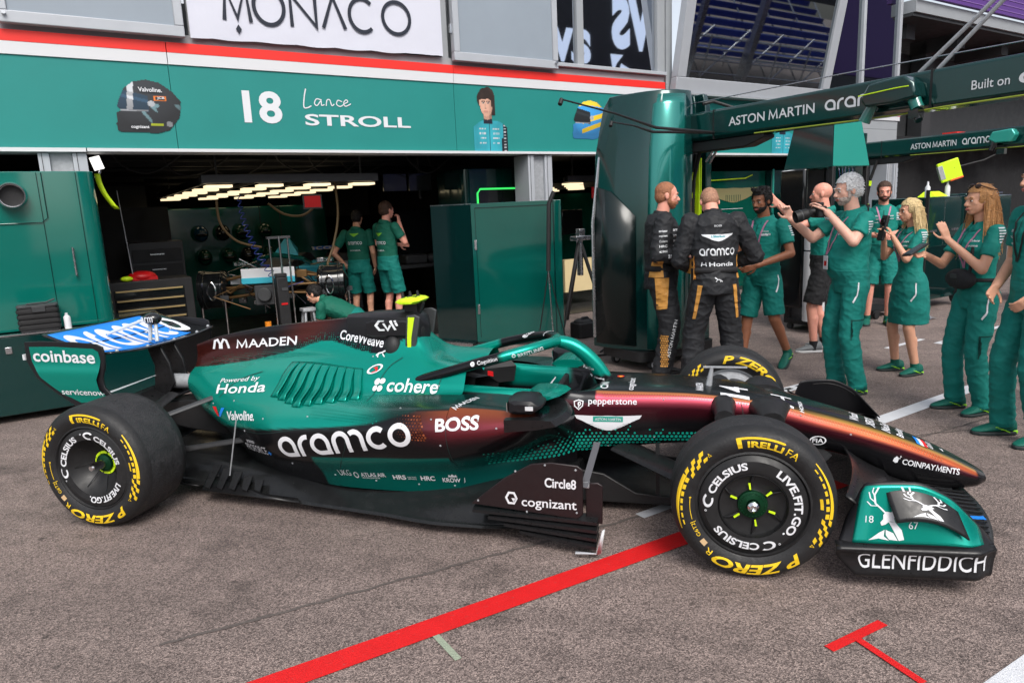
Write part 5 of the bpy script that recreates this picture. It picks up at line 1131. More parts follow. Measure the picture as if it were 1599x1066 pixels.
# ---- bargeboard panel and floor fences (both sides)
BARGE = []
for sg in (-1, 1):
    b = MB(); P = [(-1.34, .215), (-1.16, .36), (-1.02, .44), (-.92, .452), (-.79, .44), (-.765, .42), (-.77, .19), (-.8, .165)]
    b.prism(P, Matrix(((1, 0, 0, 0), (0, 0, sg, sg*.775), (0, 1, 0, 0), (0, 0, 0, 1))), .012); o = b.build('bargeboard', mat('bargeboard_carbon', srgb(30, 20, 22), .4, var=.2, vs=60) if sg < 0 else MATS['bargeboard_carbon'], CAR, bevel=.004); BARGE.append(o)
    b = MB()
    for i in range(4):
        z = .155-.033*i; x0 = -1.33+.08*i; x1 = -.70
        b.add([(x0, sg*.74, z+.03), (x1, sg*(.72), z), (x1, sg*(.80+.02*i), z-.01), (x0, sg*.80, z+.02), (x0, sg*.74, z+.042), (x1, sg*.72, z+.014), (x1, sg*(.80+.02*i), z+.006), (x0, sg*.80, z+.034)], [(3, 2, 1, 0), (4, 5, 6, 7), (0, 1, 5, 4), (1, 2, 6, 5), (2, 3, 7, 6), (3, 0, 4, 7)])
    b.build('floor_slat', CARBON, CAR)
    b = MB(); b.add([(-.70, sg*.86, .03), (-.67, sg*.86, .15), (-.66, sg*.85, .155), (-.68, sg*.85, .03), (-.8, sg*.87, .028), (-.8, sg*.86, .036)], [(0, 1, 2, 3), (0, 4, 5, 3)]); o = b.build('fence_tip', WHITE, CAR); o.modifiers.new('s', 'SOLIDIFY').thickness = .006
    b = MB(); b.prism([(-.76, .14), (-.68, .13), (-.675, .33), (-.7, .345), (-.76, .34)], Matrix(((1, 0, 0, 0), (0, 0, sg, sg*.74), (0, 1, 0, 0), (0, 0, 0, 1))), .012); b.build('fence', MATS['bargeboard_carbon'], CAR, bevel=.004)
    b = MB(); b.grid([[Vector((-.735+.0, sg*.60, .50)), Vector((-.70, sg*.60, .50)), Vector((-.70, sg*.61, .49)), Vector((-.735, sg*.61, .49))], [Vector((-.78, sg*.765, .33)), Vector((-.745, sg*.765, .33)), Vector((-.745, sg*.777, .33)), Vector((-.78, sg*.777, .33))]], closed=True, caps=True); b.build('fence_stay', MATS['stay_grey'] if 'stay_grey' in MATS else mat('stay_grey', srgb(88, 88, 92), .35, metal=.6), CAR)
    b = MB(); b.box(-.79, -.74, sg*.74-.02, sg*.74+.02, .315, .35); b.build('stay_bracket', GALV, CAR, bevel=.006)
    # bib plates under the tub
    b = MB(); b.prism([(-1.0, .0), (-.2, .0), (-.22, .03), (-.55, .06), (-.72, .16), (-1.0, .2)], Matrix(((1, 0, 0, 0), (0, 0, sg, sg*.3), (0, 1, 0, .06), (0, 0, 0, 1))), .02); b.build('bib_plate', CARBONM, CAR, bevel=.004)
b = MB(); b.box(-1.1, -.2, -.3, .3, .05, .07); b.build('bib_floor', CARBONM, CAR)
b = MB(); b.box(-.44, -.42, -.31, -.29, .07, .4); b.build('bib_stay', BLACK, CAR)
# ---- wheels
def ring_text(mb, sh, a0, a1, r0, r1, M, h, mi=0, step=None, slant=0.):
    """lay shape clockwise with tops outward between clock angles a0..a1 (degrees, 0 = top), radii r0..r1, M maps (right, up, out)"""
    V, F = fit2(sh, 0, 1, 0, 1)
    V, F = gridcut((V, F), .06)
    P = []
    for x, y in V:
        a = R(a0+(a1-a0)*(x+slant*(y-.5))); r = r0+(r1-r0)*y; hh = h(r) if callable(h) else h
        P.append(M @ Vector((r*sin(a), r*cos(a), hh)))
    mb.add(P, F, mi)
def ring_arc(mb, a0, a1, r0, r1, M, h, mi=0): ring_text(mb, ([(0, 0), (1, 0), (1, 1), (0, 1)], [(0, 1, 2, 3)]), a0, a1, r0, r1, M, h, mi)
def pirelli_shape():
    v = text2d('IRELLI', .035); s1 = fit2(v, .22, 1.0, 0, .62)
    P = [(0, -.02), (0, 1.0), (.97, 1.0), (1.0, .9), (.97, .8), (.1, .8), (.1, -.02)]
    P2 = [(.12, .68), (.12, .3), (.17, .3), (.2, .4), (.2, .68)]
    return merge2([s1, poly2(P)])
def tyre_prof(w_, RR):
    h = w_/2
    return [(.228, h-.03), (.236, h-.012), (.245, h-.016), (.262, h-.004), (.29, h+.004), (.318, h-.002), (RR-.017, h-.018), (RR-.006, h-.036), (RR, h-.065), (RR+.001, 0), (RR, -h+.065), (RR-.006, -h+.036), (RR-.017, -h+.018), (.318, -h+.002), (.29, -h-.004), (.262, -h+.004), (.236, -h+.02), (.228, -h+.03)]
def sidewall(w_, RR):
    pr_ = [(r, h) for r, h in tyre_prof(w_, RR) if h > 0][1:9]
    def f(r):
        for (ra, ha), (rb, hb) in zip(pr_, pr_[1:]):
            if ra <= r <= rb: return ha+(hb-ha)*(r-ra)/(rb-ra)+.0025
        return pr_[-1][1]
    return f
def wheel(cx, cy, RR, w_, outs, rear, lab, inner=False):
    """outs=-1 outer face towards -y"""
    M = Matrix(((-outs, 0, 0, cx), (0, 0, outs, cy), (0, 1, 0, RR), (0, 0, 0, 1)))            # right (seen from outside), up, out
    b = MB(); h = w_/2
    if rear: prof = [(.228, h-.02), (.2, h-.012), (.165, h-.018), (.15, h-.045), (.12, h-.085), (.075, h-.12), (.06, h-.125)]
    else: prof = [(.228, h-.02), (.205, h-.004), (.17, h-.002), (.148, h-.008), (.14, h-.03), (.1, h-.04), (.066, h-.036), (.06, h-.03)]
    b.lathe([(.228, -h+.03), (.2, -h+.06), (.19, -h+.1), (.1, -h+.12), (.05, -h+.12)], M, 48); b.lathe([(.228, -h+.03), (.228, h-.02)], M, 48)
    rim = b.build('wheel', DARKG if not inner else GALV, CAR)
    if lab: rim['label'] = lab
    pr_ = tyre_prof(w_, RR); k = [i for i, (r, hh) in enumerate(pr_) if abs(hh) <= h-.06]
    b = MB(); b.lathe(pr_[:k[0]+1], M, 96); b.lathe(pr_[k[0]:k[-1]+1], M, 96, mi=1); b.lathe(pr_[k[-1]:], M, 96); b.build('tyre', [RUB, TREAD], rim, weld=True, ang=50)
    b = MB(); b.lathe(prof, M, 64); b.build('wheel_cover', CARBONM, rim, ang=25)
    sw = sidewall(w_, RR)
    if outs < 0:
        b = MB(); q = 0 if not rear else 0
        ring_text(b, pirelli_shape(), -14, 24, .27, .318, M, sw); ring_text(b, text2d('FA', .0), 27, 38, .272, .305, M, sw)
        ring_text(b, text2d('P ZERO', .035), 140, 214, .272, .322, M, sw, slant=.06); ring_text(b, text2d('R', .0), 217, 223, .275, .302, M, sw)
        ring_text(b, text2d('G6T2', .0), 236, 250, .262, .278, M, sw); ring_arc(b, 250.6, 251.2, .255, .28, M, sw); ring_arc(b, 254, 277, .266, .2685, M, sw); ring_arc(b, 275.5, 276.5, .262, .272, M, sw)
        for A, sg in ((97, 1), (-65, -1)):                                  # sweeping bands: thin tip to full, teeth inside, chequers behind
            A0 = A-47 if sg > 0 else -112
            for i in range(24):
                u = i/24; a0 = (A0+(A-A0)*u) if sg > 0 else (-112+47*u); d = 47/24
                wdt = .004+.012*(u if sg > 0 else sin(min(1, u*1.1)*pi*.5)); ring_arc(b, a0, a0+d, .325-wdt, .325, M, sw)
            for i in range(7):
                a0 = (A-44+6.6*i) if sg > 0 else (-109+6.4*i); dd = .0055+.0016*i; ring_arc(b, a0, a0+4.2, .3075-dd-.003*0, .3075, M, sw)
            for i in range(5):
                for j in range(3):
                    if (i+j) % 2 == 0:
                        a0 = (98+4.6*i) if sg > 0 else (-64+4.4*i); r0_ = .281+.0145*j
                        ring_text(b, ([(0, 0), (1, 0), (1, 1), (0, 1)], [(0, 1, 2, 3)]), a0, a0+4.4, r0_, r0_+.0145, M, sw, slant=.45)
            ac = 124 if sg > 0 else -39
            ring_text(b, strip([(0, 0), (.5, .9), (1, 0), (.2, .1), (.8, .1)], .14), ac-1.5, ac+1.5, .285, .305, M, sw)
        ring_arc(b, 79, 89, .272, .284, M, sw)
        b.build('sidewall_lettering', YEL, rim, smooth=False, fixn=False)
        b = MB(); ring_arc(b, 226, 232, .262, .284, M, lambda r: sw(r)+.0003); b.build('barcode_label', mat('barcode_label', srgb(190, 160, 120), .6) if 'barcode_label' not in MATS else MATS['barcode_label'], rim, smooth=False, fixn=False)
        cov = lambda r: [hh+(hb-hh)*(ra-r)/(ra-rb) for (ra, hh), (rb, hb) in zip(prof, prof[1:]) if rb <= r <= ra][0]+.0025 if .061 < r < .228 else h
        b = MB(); rot = 88 if rear else 0
        bigC = strip(arc(.5, .5, .42, .42, 40, 300, 18), .2)
        for a0 in (-94, 150 if not rear else 162):
            a0 = a0+rot; ring_text(b, bigC, a0, a0+18, .168, .212, M, cov); ring_text(b, strip(arc(0, 0, .5, .5, 0, 360, 12)[:-1], .28, True), a0-5.5, a0-2.8, .196, .206, M, cov)
            ring_text(b, text2d('CELSIUS', .03), a0+21, a0+86, .168, .202, M, cov)
        ring_text(b, text2d('LIVE.FIT.GO.', .03), (32 if not rear else 28)+rot, (134 if not rear else 106)+rot, .168, .204, M, cov)
        b.build('cover_lettering', DECW, rim, smooth=False, fixn=False)
        if not rear:
            for i in range(6):
                a = R(-6+60*i); b = MB(); b.tube([M @ Vector((r*sin(a+d), r*cos(a+d), cov(r)+e)) for r, d, e in ((.075, 0, .0), (.095, .02, .006), (.118, .07, .007), (.138, .13, .0))], [.007, .006, .006, .003], 8); b.build('spoke', CARBON, rim)
            b = MB(); b.lathe([(.146, h-.008), (.143, h-.001), (.139, h-.012)], M, 48); b.build('cover_ridge', CARBON, rim)
            b = MB()
            for i in range(6):
                a = -9+60*i; ring_arc(b, a-2.6, a+2.6, .072, .1, M, lambda r: cov(min(r, .13))+.016)
            o = b.build('lime_marker', LIME, rim, smooth=False); o.modifiers.new('s', 'SOLIDIFY').thickness = .008
            b = MB(); b.lathe([(.066, h-.04), (.062, h-.022), (.045, h-.016), (.03, h-.012), (.028, h-.02), (0, h-.02)], M, 32)
            for i in range(24):
                a = 2*pi*i/24; b.ell(M @ Vector((.052*cos(a), .052*sin(a), h-.018)), .004, n=6, m=4)
            b.build('hub', mat('hub_green', srgb(10, 60, 35), .3, metal=.6) if 'hub_green' not in MATS else MATS['hub_green'], rim)
        else:
            b = MB()
            for i in range(7):
                a = 2*pi*i/7+.3; ra, rb = .062, .148; c0, c1 = M @ Vector((ra*cos(a), ra*sin(a), h-.118)), M @ Vector((rb*cos(a+.25), rb*sin(a+.25), h-.043)); b.tube([c0, c1], .002, 5)
            b.build('cover_seam', BLACKG, rim)
            b = MB()
            for i in range(8): ring_arc(b, 45*i-19, 45*i+19, .055, .068, M, lambda r: h-.112)
            o = b.build('lime_ring', LIME, rim, smooth=False); o.modifiers.new('s', 'SOLIDIFY').thickness = .008
            b = MB(); b.lathe([(.06, h-.13), (.05, h-.1), (.03, h-.09), (0, h-.09)], M, 24); b.build('hub', mat('hub_green', srgb(10, 60, 35), .3, metal=.6) if 'hub_green' not in MATS else MATS['hub_green'], rim)
        b = MB(); b.lathe([(.026, h-.02 if not rear else h-.09), (.024, h+.008 if not rear else h-.03), (.014, h+.018 if not rear else h-.01), (.0, h+.012 if not rear else h-.01)], M, 16); b.build('wheel_nut', CHROME, rim)
    if inner:
        Mi = Matrix(((1, 0, 0, cx), (0, 0, -1, cy), (0, 1, 0, RR), (0, 0, 0, 1))); b = MB()
        ring_text(b, text2d('P ZERO', .035), -8, 66, .272, .322, Mi, sw, slant=.06)
        for i in range(5):
            for j in range(3):
                if (i+j) % 2 == 0: ring_text(b, ([(0, 0), (1, 0), (1, 1), (0, 1)], [(0, 1, 2, 3)]), -58+4.4*i, -53.6+4.4*i, .281+.0145*j, .2955+.0145*j, Mi, sw, slant=.45)
        ring_text(b, strip([(0, 0), (.5, .9), (1, 0), (.2, .1), (.8, .1)], .14), -33, -30, .285, .305, Mi, sw)
        b.build('sidewall_lettering', YEL, rim, smooth=False, fixn=False)
        b = MB(); b.lathe([(.22, h-.09), (.2, h-.02), (.1, h+.0), (.0, h)], Mi, 40); b.build('brake_drum', GALV, rim)
    return rim
XR = -3.495
wheel(0, -.81, .352, .272, -1, False, 'near front wheel with a flat black cover and lime markers'); wheel(XR, -.765, .355, .375, -1, True, 'near rear wheel with a deep dished black cover and lime ring')
wheel(0, .81, .352, .272, 1, False, 'far front wheel showing its inner side', inner=True); wheel(XR, .765, .355, .375, 1, True, 'far rear wheel hidden behind the bodywork')
# ---- suspension
def arm(name, a, b2, c, t_, m=CARBONM):
    """flat aerofoil arm from a to b2, chord c, thickness t_"""
    a, b2 = Vector(a), Vector(b2); d = (b2-a).normalized(); cx = Vector((1, 0, -.12)); cx = (cx-d*cx.dot(d)).normalized(); nz = d.cross(cx)
    sec_ = [(cos(q)*c/2, sin(q)*t_/2*(1-.35*cos(q))) for q in [2*pi*i/16 for i in range(16)]]
    mb = MB(); mb.grid([[p+cx*u-nz*v for u, v in sec_] for p in (a, a.lerp(b2, .5), b2)], closed=True, caps=True); return mb.build(name, m, CAR)
for sg in (-1, 1):
    arm('suspension_arm', (-.07, sg*.19, .545), (-.03, sg*.7, .50), .10, .035); arm('suspension_arm', (.16, sg*.18, .55), (.04, sg*.7, .5), .10, .035)
    arm('suspension_arm', (-.62, sg*.25, .36), (-.04, sg*.7, .27), .2, .035, CARBON); arm('suspension_arm', (.42, sg*.16, .34), (.06, sg*.7, .25), .1, .03)
    b = MB(); rows = []
    for (y, z, c, tt) in ((.16, .58, .16, .05), (.22, .592, .13, .065), (.29, .585, .105, .06), (.36, .565, .1, .045)): rows.append([Vector((-.09+c/2*cos(q), sg*y, z+tt*sin(q))) for q in [2*pi*i/14 for i in range(14)]])
    b.grid(rows, closed=True, caps=True); b.build('arm_fairing', CARBONM, CAR)
    b = MB(); rows = []
    for (y, z, c, tt) in ((.14, .57, .24, .055), (.22, .585, .2, .07), (.29, .575, .16, .065), (.36, .56, .12, .045)): rows.append([Vector((.14+c/2*cos(q), sg*y, z+tt*sin(q))) for q in [2*pi*i/14 for i in range(14)]])
    b.grid(rows, closed=True, caps=True); b.build('arm_fairing', CARBONM, CAR)
    arm('suspension_arm', (-3.13, sg*.24, .60), (XR+.05, sg*.6, .5), .04, .024, DARKG); arm('suspension_arm', (-2.8, sg*.42, .385), (XR+.1, sg*.6, .32), .04, .02, CARBONM)
    arm('suspension_arm', (-3.6, sg*.12, .56), (XR-.03, sg*.6, .48), .08, .03); arm('suspension_arm', (-3.75, sg*.1, .3), (XR-.05, sg*.6, .26), .08, .03)
    b = MB(); b.lathe([(.16, -.2), (.2, -.16), (.2, -.05), (.16, 0)], Matrix.Translation((XR, sg*.56, .355)) @ Matrix.Rotation(R(90)*sg, 4, 'X'), 24); b.build('brake_duct', CARBON, CAR)
# pitot and thin front arm seen over the nose
b = MB(); b.tube([(-.16, -.06, .665), (-.145, -.06, .765)], [.018, .01]); b.box(-.19, .04, -.07, -.05, .765, .772); b.build('pitot_mast', GALV, CAR)
# ---- halo
hp = [(-.735, 0, .665), (-.785, 0, .75), (-.85, 0, .825), (-.925, 0, .878), (-1.0, 0, .9)]
def ringp(sg): return [(-1.0, 0, .902), (-1.05, sg*.11, .905), (-1.13, sg*.21, .895), (-1.27, sg*.285, .866), (-1.42, sg*.315, .83), (-1.58, sg*.33, .785), (-1.72, sg*.33, .745), (-1.8, sg*.32, .71)]
def smooth(P, k=5):
    P = [tuple(p) for p in P]; return [Vector(cr1(P, i/k)) for i in range((len(P)-1)*k+1)]
def flat_tube(mb, pts, ra, rb, n=14):
    rows = []; 
    for i, p in enumerate(pts):
        t_ = (pts[min(i+1, len(pts)-1)]-pts[max(i-1, 0)]).normalized(); s_ = t_.cross(Vector((0, 0, 1)))
        s_ = s_.normalized() if s_.length > .05 else Vector((0, 1, 0)); n_ = s_.cross(t_)
        a = ra[i] if isinstance(ra, list) else ra; c = rb[i] if isinstance(rb, list) else rb
        rows.append([p+s_*(a*cos(2*pi*k/n))+n_*(c*sin(2*pi*k/n)) for k in range(n)])
    return mb.grid(rows, closed=True, caps=True)
b = MB(); P1 = smooth([(x, 0, z) for x, y, z in hp]); flat_tube(b, P1, [.035+.012*i/len(P1) for i in range(len(P1))], [.05-.014*i/len(P1) for i in range(len(P1))])
Pn = smooth(ringp(-1)); Pf = smooth(ringp(1)); flat_tube(b, Pn, .033, .030); flat_tube(b, Pf, .033, .030)
HALO = b.build('halo', BODY, CAR)
paint_mesh(HALO, lambda c, i: BK if (c.z < .71 and c.x > -.9) or (c.y < -.2 and c.x < -1.27) or (c.y > .05 and -1.45 < c.x < -1.03) else TL)
# ---- mirrors
for sg in (-1, 1):
    b = MB(); rows = []
    for y, k in ((.5, .5), (.53, .92), (.58, 1), (.68, 1), (.72, .9), (.735, .5)):
        rows.append([Vector((-1.06+cx*k*.085, sg*y, .705+cz*k*.038)) for cx, cz in ((-1, -.8), (-1, .8), (-.6, 1), (.5, .9), (1, .2), (1, -.2), (.5, -.9), (-.6, -1))])
    b.grid(rows, closed=True, caps=True); mi_ = b.build('mirror', SATB, CAR)
    b = MB(); rbox(b, -1.05, -1.01, .736*sg-.002, .736*sg+.002, .695, .715, .001); b.build('mirror_light', WHITE, mi_)
    b = MB(); b.box(-1.148, -1.144, min(sg*.53, sg*.72), max(sg*.53, sg*.72), .68, .73); b.build('mirror_glass', CHROME, mi_)
    b = MB(); rows = []
    for y, k in ((.30, 1.), (.4, .9), (.5, .75), (.56, .5)): rows.append([Vector((-1.0+cx*k*.11, sg*y, .695+.012*(y-.3)/.2+cz*k*.03)) for cx, cz in ((-1, 0), (-.6, .9), (.2, 1), (.8, .6), (1, 0), (.5, -.7), (-.5, -.8))])
    b.grid(rows, closed=True, caps=True); b.build('mirror_stalk', SATIN, mi_)
# ---- roll hoop, air intake, on-board camera
b = MB(); rows = []
for x, hw, z0, z1 in ((-1.80, .0, .9, 1.0), (-1.83, .10, .84, 1.06), (-1.87, .125, .82, 1.085), (-2.0, .125, .82, 1.09), (-2.15, .11, .85, 1.085), (-2.32, .06, .93, 1.07)):
    rows.append([Vector((x, hw*cx, z0+(z1-z0)*cz)) for cx, cz in ((-1, .0), (-1, .55), (-.85, .9), (-.5, 1), (.5, 1), (.85, .9), (1, .55), (1, 0))])
b.grid(rows, closed=True, caps=True); HOOP = b.build('roll_hoop', SATB, CAR)
b = MB(); b.ell((-1.83, 0, .96), (.02, .085, .085), n=20); b.build('air_intake', BLACK, HOOP)
for sg in (-1, 1):
    b = MB(); P = [(-1.915, .755), (-1.855, .755), (-1.845, .86), (-1.80, 1.07), (-1.83, 1.085), (-1.885, 1.08), (-1.90, .95)]
    b.prism(P, Matrix(((1, 0, 0, 0), (0, 0, sg, sg*.135), (0, 1, 0, 0), (0, 0, 0, 1))), .018); bl = b.build('hoop_blade', GALV if 0 else DARKG, HOOP, bevel=.006)
    b = MB(); P = [(-1.895, .78), (-1.875, .78), (-1.86, .95), (-1.832, 1.07), (-1.872, 1.07), (-1.885, .95)]
    b.prism(P, Matrix(((1, 0, 0, 0), (0, 0, sg, sg*.154), (0, 1, 0, 0), (0, 0, 0, 1))), .003); b.build('blade_stripe', LIME, HOOP)
    b = MB(); b.ell((-1.99, sg*.12, .875), (.06, .06, .085), n=18, m=12); b.build('cooling_duct', BLACK, HOOP)
    b = MB(); rows = []
    for x in (-2.15, -2.12, -2.0, -1.9, -1.885): 
        k = 1 if -2.14 < x < -1.89 else .8; rows.append([Vector((x, sg*(.115+dy*.03), 1.0+dz*.05*k)) for dy, dz in ((0, -1), (.7, -1), (1, -.8), (1, .8), (.7, 1), (0, 1))])
    b.grid(rows, closed=True, caps=True); cw_ = b.build('side_panel', SATB, HOOP)
    if sg < 0: CW = cw_
b = MB(); rows = []
for y, k in ((-.125, .25), (-.12, .7), (-.09, 1), (.09, 1), (.12, .7), (.125, .25)): rows.append([Vector((-1.9+cx*.075*k, y, 1.155+cz*.02*k+.0*y)) for cx, cz in ((-1, -.2), (-.7, .7), (0, 1), (.7, .7), (1, .1), (.7, -.8), (-.6, -.9))])
b.grid(rows, closed=True, caps=True); tc = b.build('onboard_camera', LIME, CAR)
b = MB(); b.box(-1.94, -1.86, -.035, .035, 1.08, 1.14); b.cyl((-1.86, 0, 1.075), (-1.83, 0, 1.14), .012)
for i in range(3): b.cyl((-1.95+.035*i, -.02+.035*i, 1.165), (-1.955+.035*i, -.02+.035*i, 1.205), .012, .007)
b.build('camera_mast', CARBONM, tc)
b = MB(); b.box(-1.93, -1.87, -.012, .012, 1.13, 1.178); b.build('camera_band', BLACK, tc)
# ---- rear wing
b = MB()
RW = None
def sheet(name, fn, nu, nv, m, th, parent=CAR, ang=40):
    mb = MB(); mb.grid([[Vector(fn(i/nu, j/nv)) for j in range(nv+1)] for i in range(nu+1)]); o = mb.build(name, m, parent, ang=ang, fixn=False); md = o.modifiers.new('solid', 'SOLIDIFY'); md.thickness = th; md.offset = 0; return o
def rw_main(u, v):
    y = -.485+.97*u; dip = .035*(1-(2*abs(u-.5))**2.5); x = -3.69-.30*v+.02*(1-(2*u-1)**2); z = .925-dip*.8-.012*sin(v*pi)+.04*v*v-.01*(1-v); return (x, y, z)
def rw_flap(u, v):
    y = -.485+.97*u; x = -3.955-.24*v; z = .955-.02*(1-(2*abs(u-.5))**2.5)*(1-v)+.07*v**1.2; return (x, y, z)
RWM = sheet('rear_wing', rw_main, 40, 10, BLACKG, .012); RFL = sheet('rear_flap', rw_flap, 40, 8, BLACKG, .01, RWM)
def on(f, du, dv, e=.008): 
    def g(u, v):
        p = f(du[0]+(du[1]-du[0])*u, dv[0]+(dv[1]-dv[0])*v); return (p[0], p[1], p[2]+e)
    return g
sheet('blue_panel', on(rw_main, (.02, .82), (.24, .98)), 30, 6, DECB, .001, RWM); sheet('blue_panel', on(rw_flap, (.02, .82), (.03, .9)), 30, 6, DECB, .001, RWM)
b = MB(); V, F = gridcut(fit2(round_word('aramco', .24), .03, .95, 0, 1), .02)
P = []
for x, y in V:      # reads from behind the car's near side: across both elements
    v = 1.9*(1-y)*.95+.05
    q = on(rw_main, (0, 1), (0, 1), .0105)(x, .28+.7*(1-y)*1.0) if (1-y) < .5 else None
    t_ = 1-y; q = on(rw_main, (0, 1), (0, 1), .0105)(x, .97-.64*(1-t_)*1.0*2 if t_ > .5 else .33+.64*2*t_*.5) if 0 else None
    if y > .55: q = on(rw_flap, (0, 1), (0, 1), .0105)(x, .06+.62*(y-.55)/.45)
    else: q = on(rw_main, (0, 1), (0, 1), .0105)(x, .42+.55*y/.55)
    P.append(Vector(q))
b.add(P, F); b.build('wing_lettering', DECW, RWM, smooth=False, fixn=False)
epo = [(-4.32, .985), (-4.2, .99), (-3.95, .985), (-3.78, .972), (-3.735, .955), (-3.725, .9), (-3.735, .83), (-3.765, .76), (-3.76, .70), (-3.70, .635), (-3.62, .56), (-3.95, .545), (-4.02, .59), (-4.14, .66), (-4.27, .755), (-4.325, .86)]
epi = [(-4.285, .955), (-4.1, .957), (-3.8, .945), (-3.765, .925), (-3.758, .87), (-3.775, .80), (-3.80, .75), (-3.79, .69), (-3.73, .625), (-3.95, .60), (-4.07, .655), (-4.22, .76), (-4.28, .86)]
EPL = []
for sg in (-1, 1):
    Mx = Matrix(((1, 0, 0, 0), (0, 0, sg, sg*.49), (0, 1, 0, 0), (0, 0, 0, 1)))
    b = MB(); b.prism(epo, Mx, .014); ep = b.build('endplate', SATB, RWM, bevel=.004)
    # coloured outer skin with a bulged lower half
    b = MB(); V, F = gridcut((epi, [tuple(range(len(epi)))]), .02)
    b.add([Vector((x, sg*(.506+.012*sm(.86, .78, z)*sm(.6, .7, z)), z)) for x, z in V], F); ep2 = b.build('endplate_skin', SATIN, RWM, ang=60)
    EPL.append(ep2)
    b = MB(); b.box(-4.345, -4.33, sg*.497-.012, sg*.497+.012, .87, .905); b.build('endplate_light', WHITE, RWM)
b = MB(); P = [(-3.7, .52), (-3.62, .62), (-3.64, .76), (-3.7, .88), (-3.78, .9), (-3.8, .86), (-3.76, .74), (-3.78, .6), (-3.82, .52)]
for y in (-.075, .055): b.prism(P, Matrix(((1, 0, 0, 0), (0, 0, 1, y), (0, 1, 0, 0), (0, 0, 0, 1))), .02)
b.build('wing_pylon', CARBON, RWM, bevel=.006)
sheet('beam_wing', lambda u, v: (-3.62-.2*v, -.46+.92*u, .50+.06*v*v+.03*(1-(2*u-1)**2)), 20, 6, CARBON, .012, RWM)
b = MB(); b.ell((-3.70, -.1, 1.065), (.06, .05, .042), n=22, m=14); pod = b.build('sensor_pod', BLACKG, RWM)
ACR = mat('clear_plastic', (.55, .6, .65), .1, ior=1.4)
for i, (p, q) in enumerate((((-3.68, -.1, 1.04), (-3.66, -.13, .92)), ((-3.72, -.1, 1.04), (-3.74, -.1, .92)), ((-3.76, -.1, 1.06), (-3.98, -.2, .98)))):
    b = MB(); b.tube([p, q], .012 if i < 2 else .01, 6); b.build('pod_stay', ACR, pod)
b = MB()
for u, v in ((.05, .02), (.3, .03), (.55, .03), (.8, .03), (.97, .1), (.8, .75), (.6, .9)): b.ell(Vector(rw_main(u, v))+Vector((0, 0, .012)), .011, n=8, m=6)
b.build('pressure_tap', GALV, RWM)
# exhaust, crash structure
b = MB(); b.lathe([(.045, 0), (.05, 0), (.05, .36), (.045, .36)], Matrix.Translation((-3.42, 0, .62)) @ Matrix.Rotation(R(-90), 4, 'Y'), 24); b.build('exhaust_pipe', GALV, CAR)
b = MB(); rows = [[Vector((x, y*k, .42+z*k)) for y, z in ((-.12, -.1), (.12, -.1), (.12, .1), (-.12, .1))] for x, k in ((-3.2, 1.2), (-3.5, 1), (-3.95, .5))]; b.grid(rows, closed=True, caps=True); b.build('gearbox', CARBONM, CAR, bevel=.01)
sheet('diffuser', lambda u, v: (-3.2-.55*v, -.48+.96*u, .08+.2*v*v), 12, 8, CARBONM, .012)
# ---- front wing
def fw_el(x0, z0, c, cz, sw, k):
    def f(u, v):
        y = -.88+1.76*u; a = abs(y); s_ = max(0, (a-.14)/.74)
        return (x0-sw*s_**2-c*(v), y, z0+.03*s_*k+cz*v**1.3+.01*sin(s_*pi))
    return f
FW = sheet('front_wing', fw_el(1.13, .125, .25, .02, .18, .3), 48, 8, CARBON, .014)
sheet('front_flap', fw_el(.90, .16, .2, .07, .16, 1), 48, 6, CARBON, .01, FW); sheet('front_flap', fw_el(.72, .24, .2, .12, .14, 1.2), 48, 6, CARBON, .01, FW)
b = MB()
for i in range(14): y = -.84+.055*i; p = fw_el(1.13, .125, .25, .02, .18, .3); a_ = p((y+.88)/1.76, .06); c_ = p((y+.88)/1.76, .95); b.tube([Vector(a_)+Vector((0, 0, .012)), Vector(c_)+Vector((0, 0, .016))], .004, 5)
b.build('wing_rib', BLACKG, FW)
b = MB(); p = fw_el(1.13, .125, .25, .02, .18, .3)((-.47+.88)/1.76, .2); b.box(p[0]-.03, p[0]+.03, p[1]-.02, p[1]+.02, p[2]+.012, p[2]+.014); b.build('blue_tag', DECB, FW)
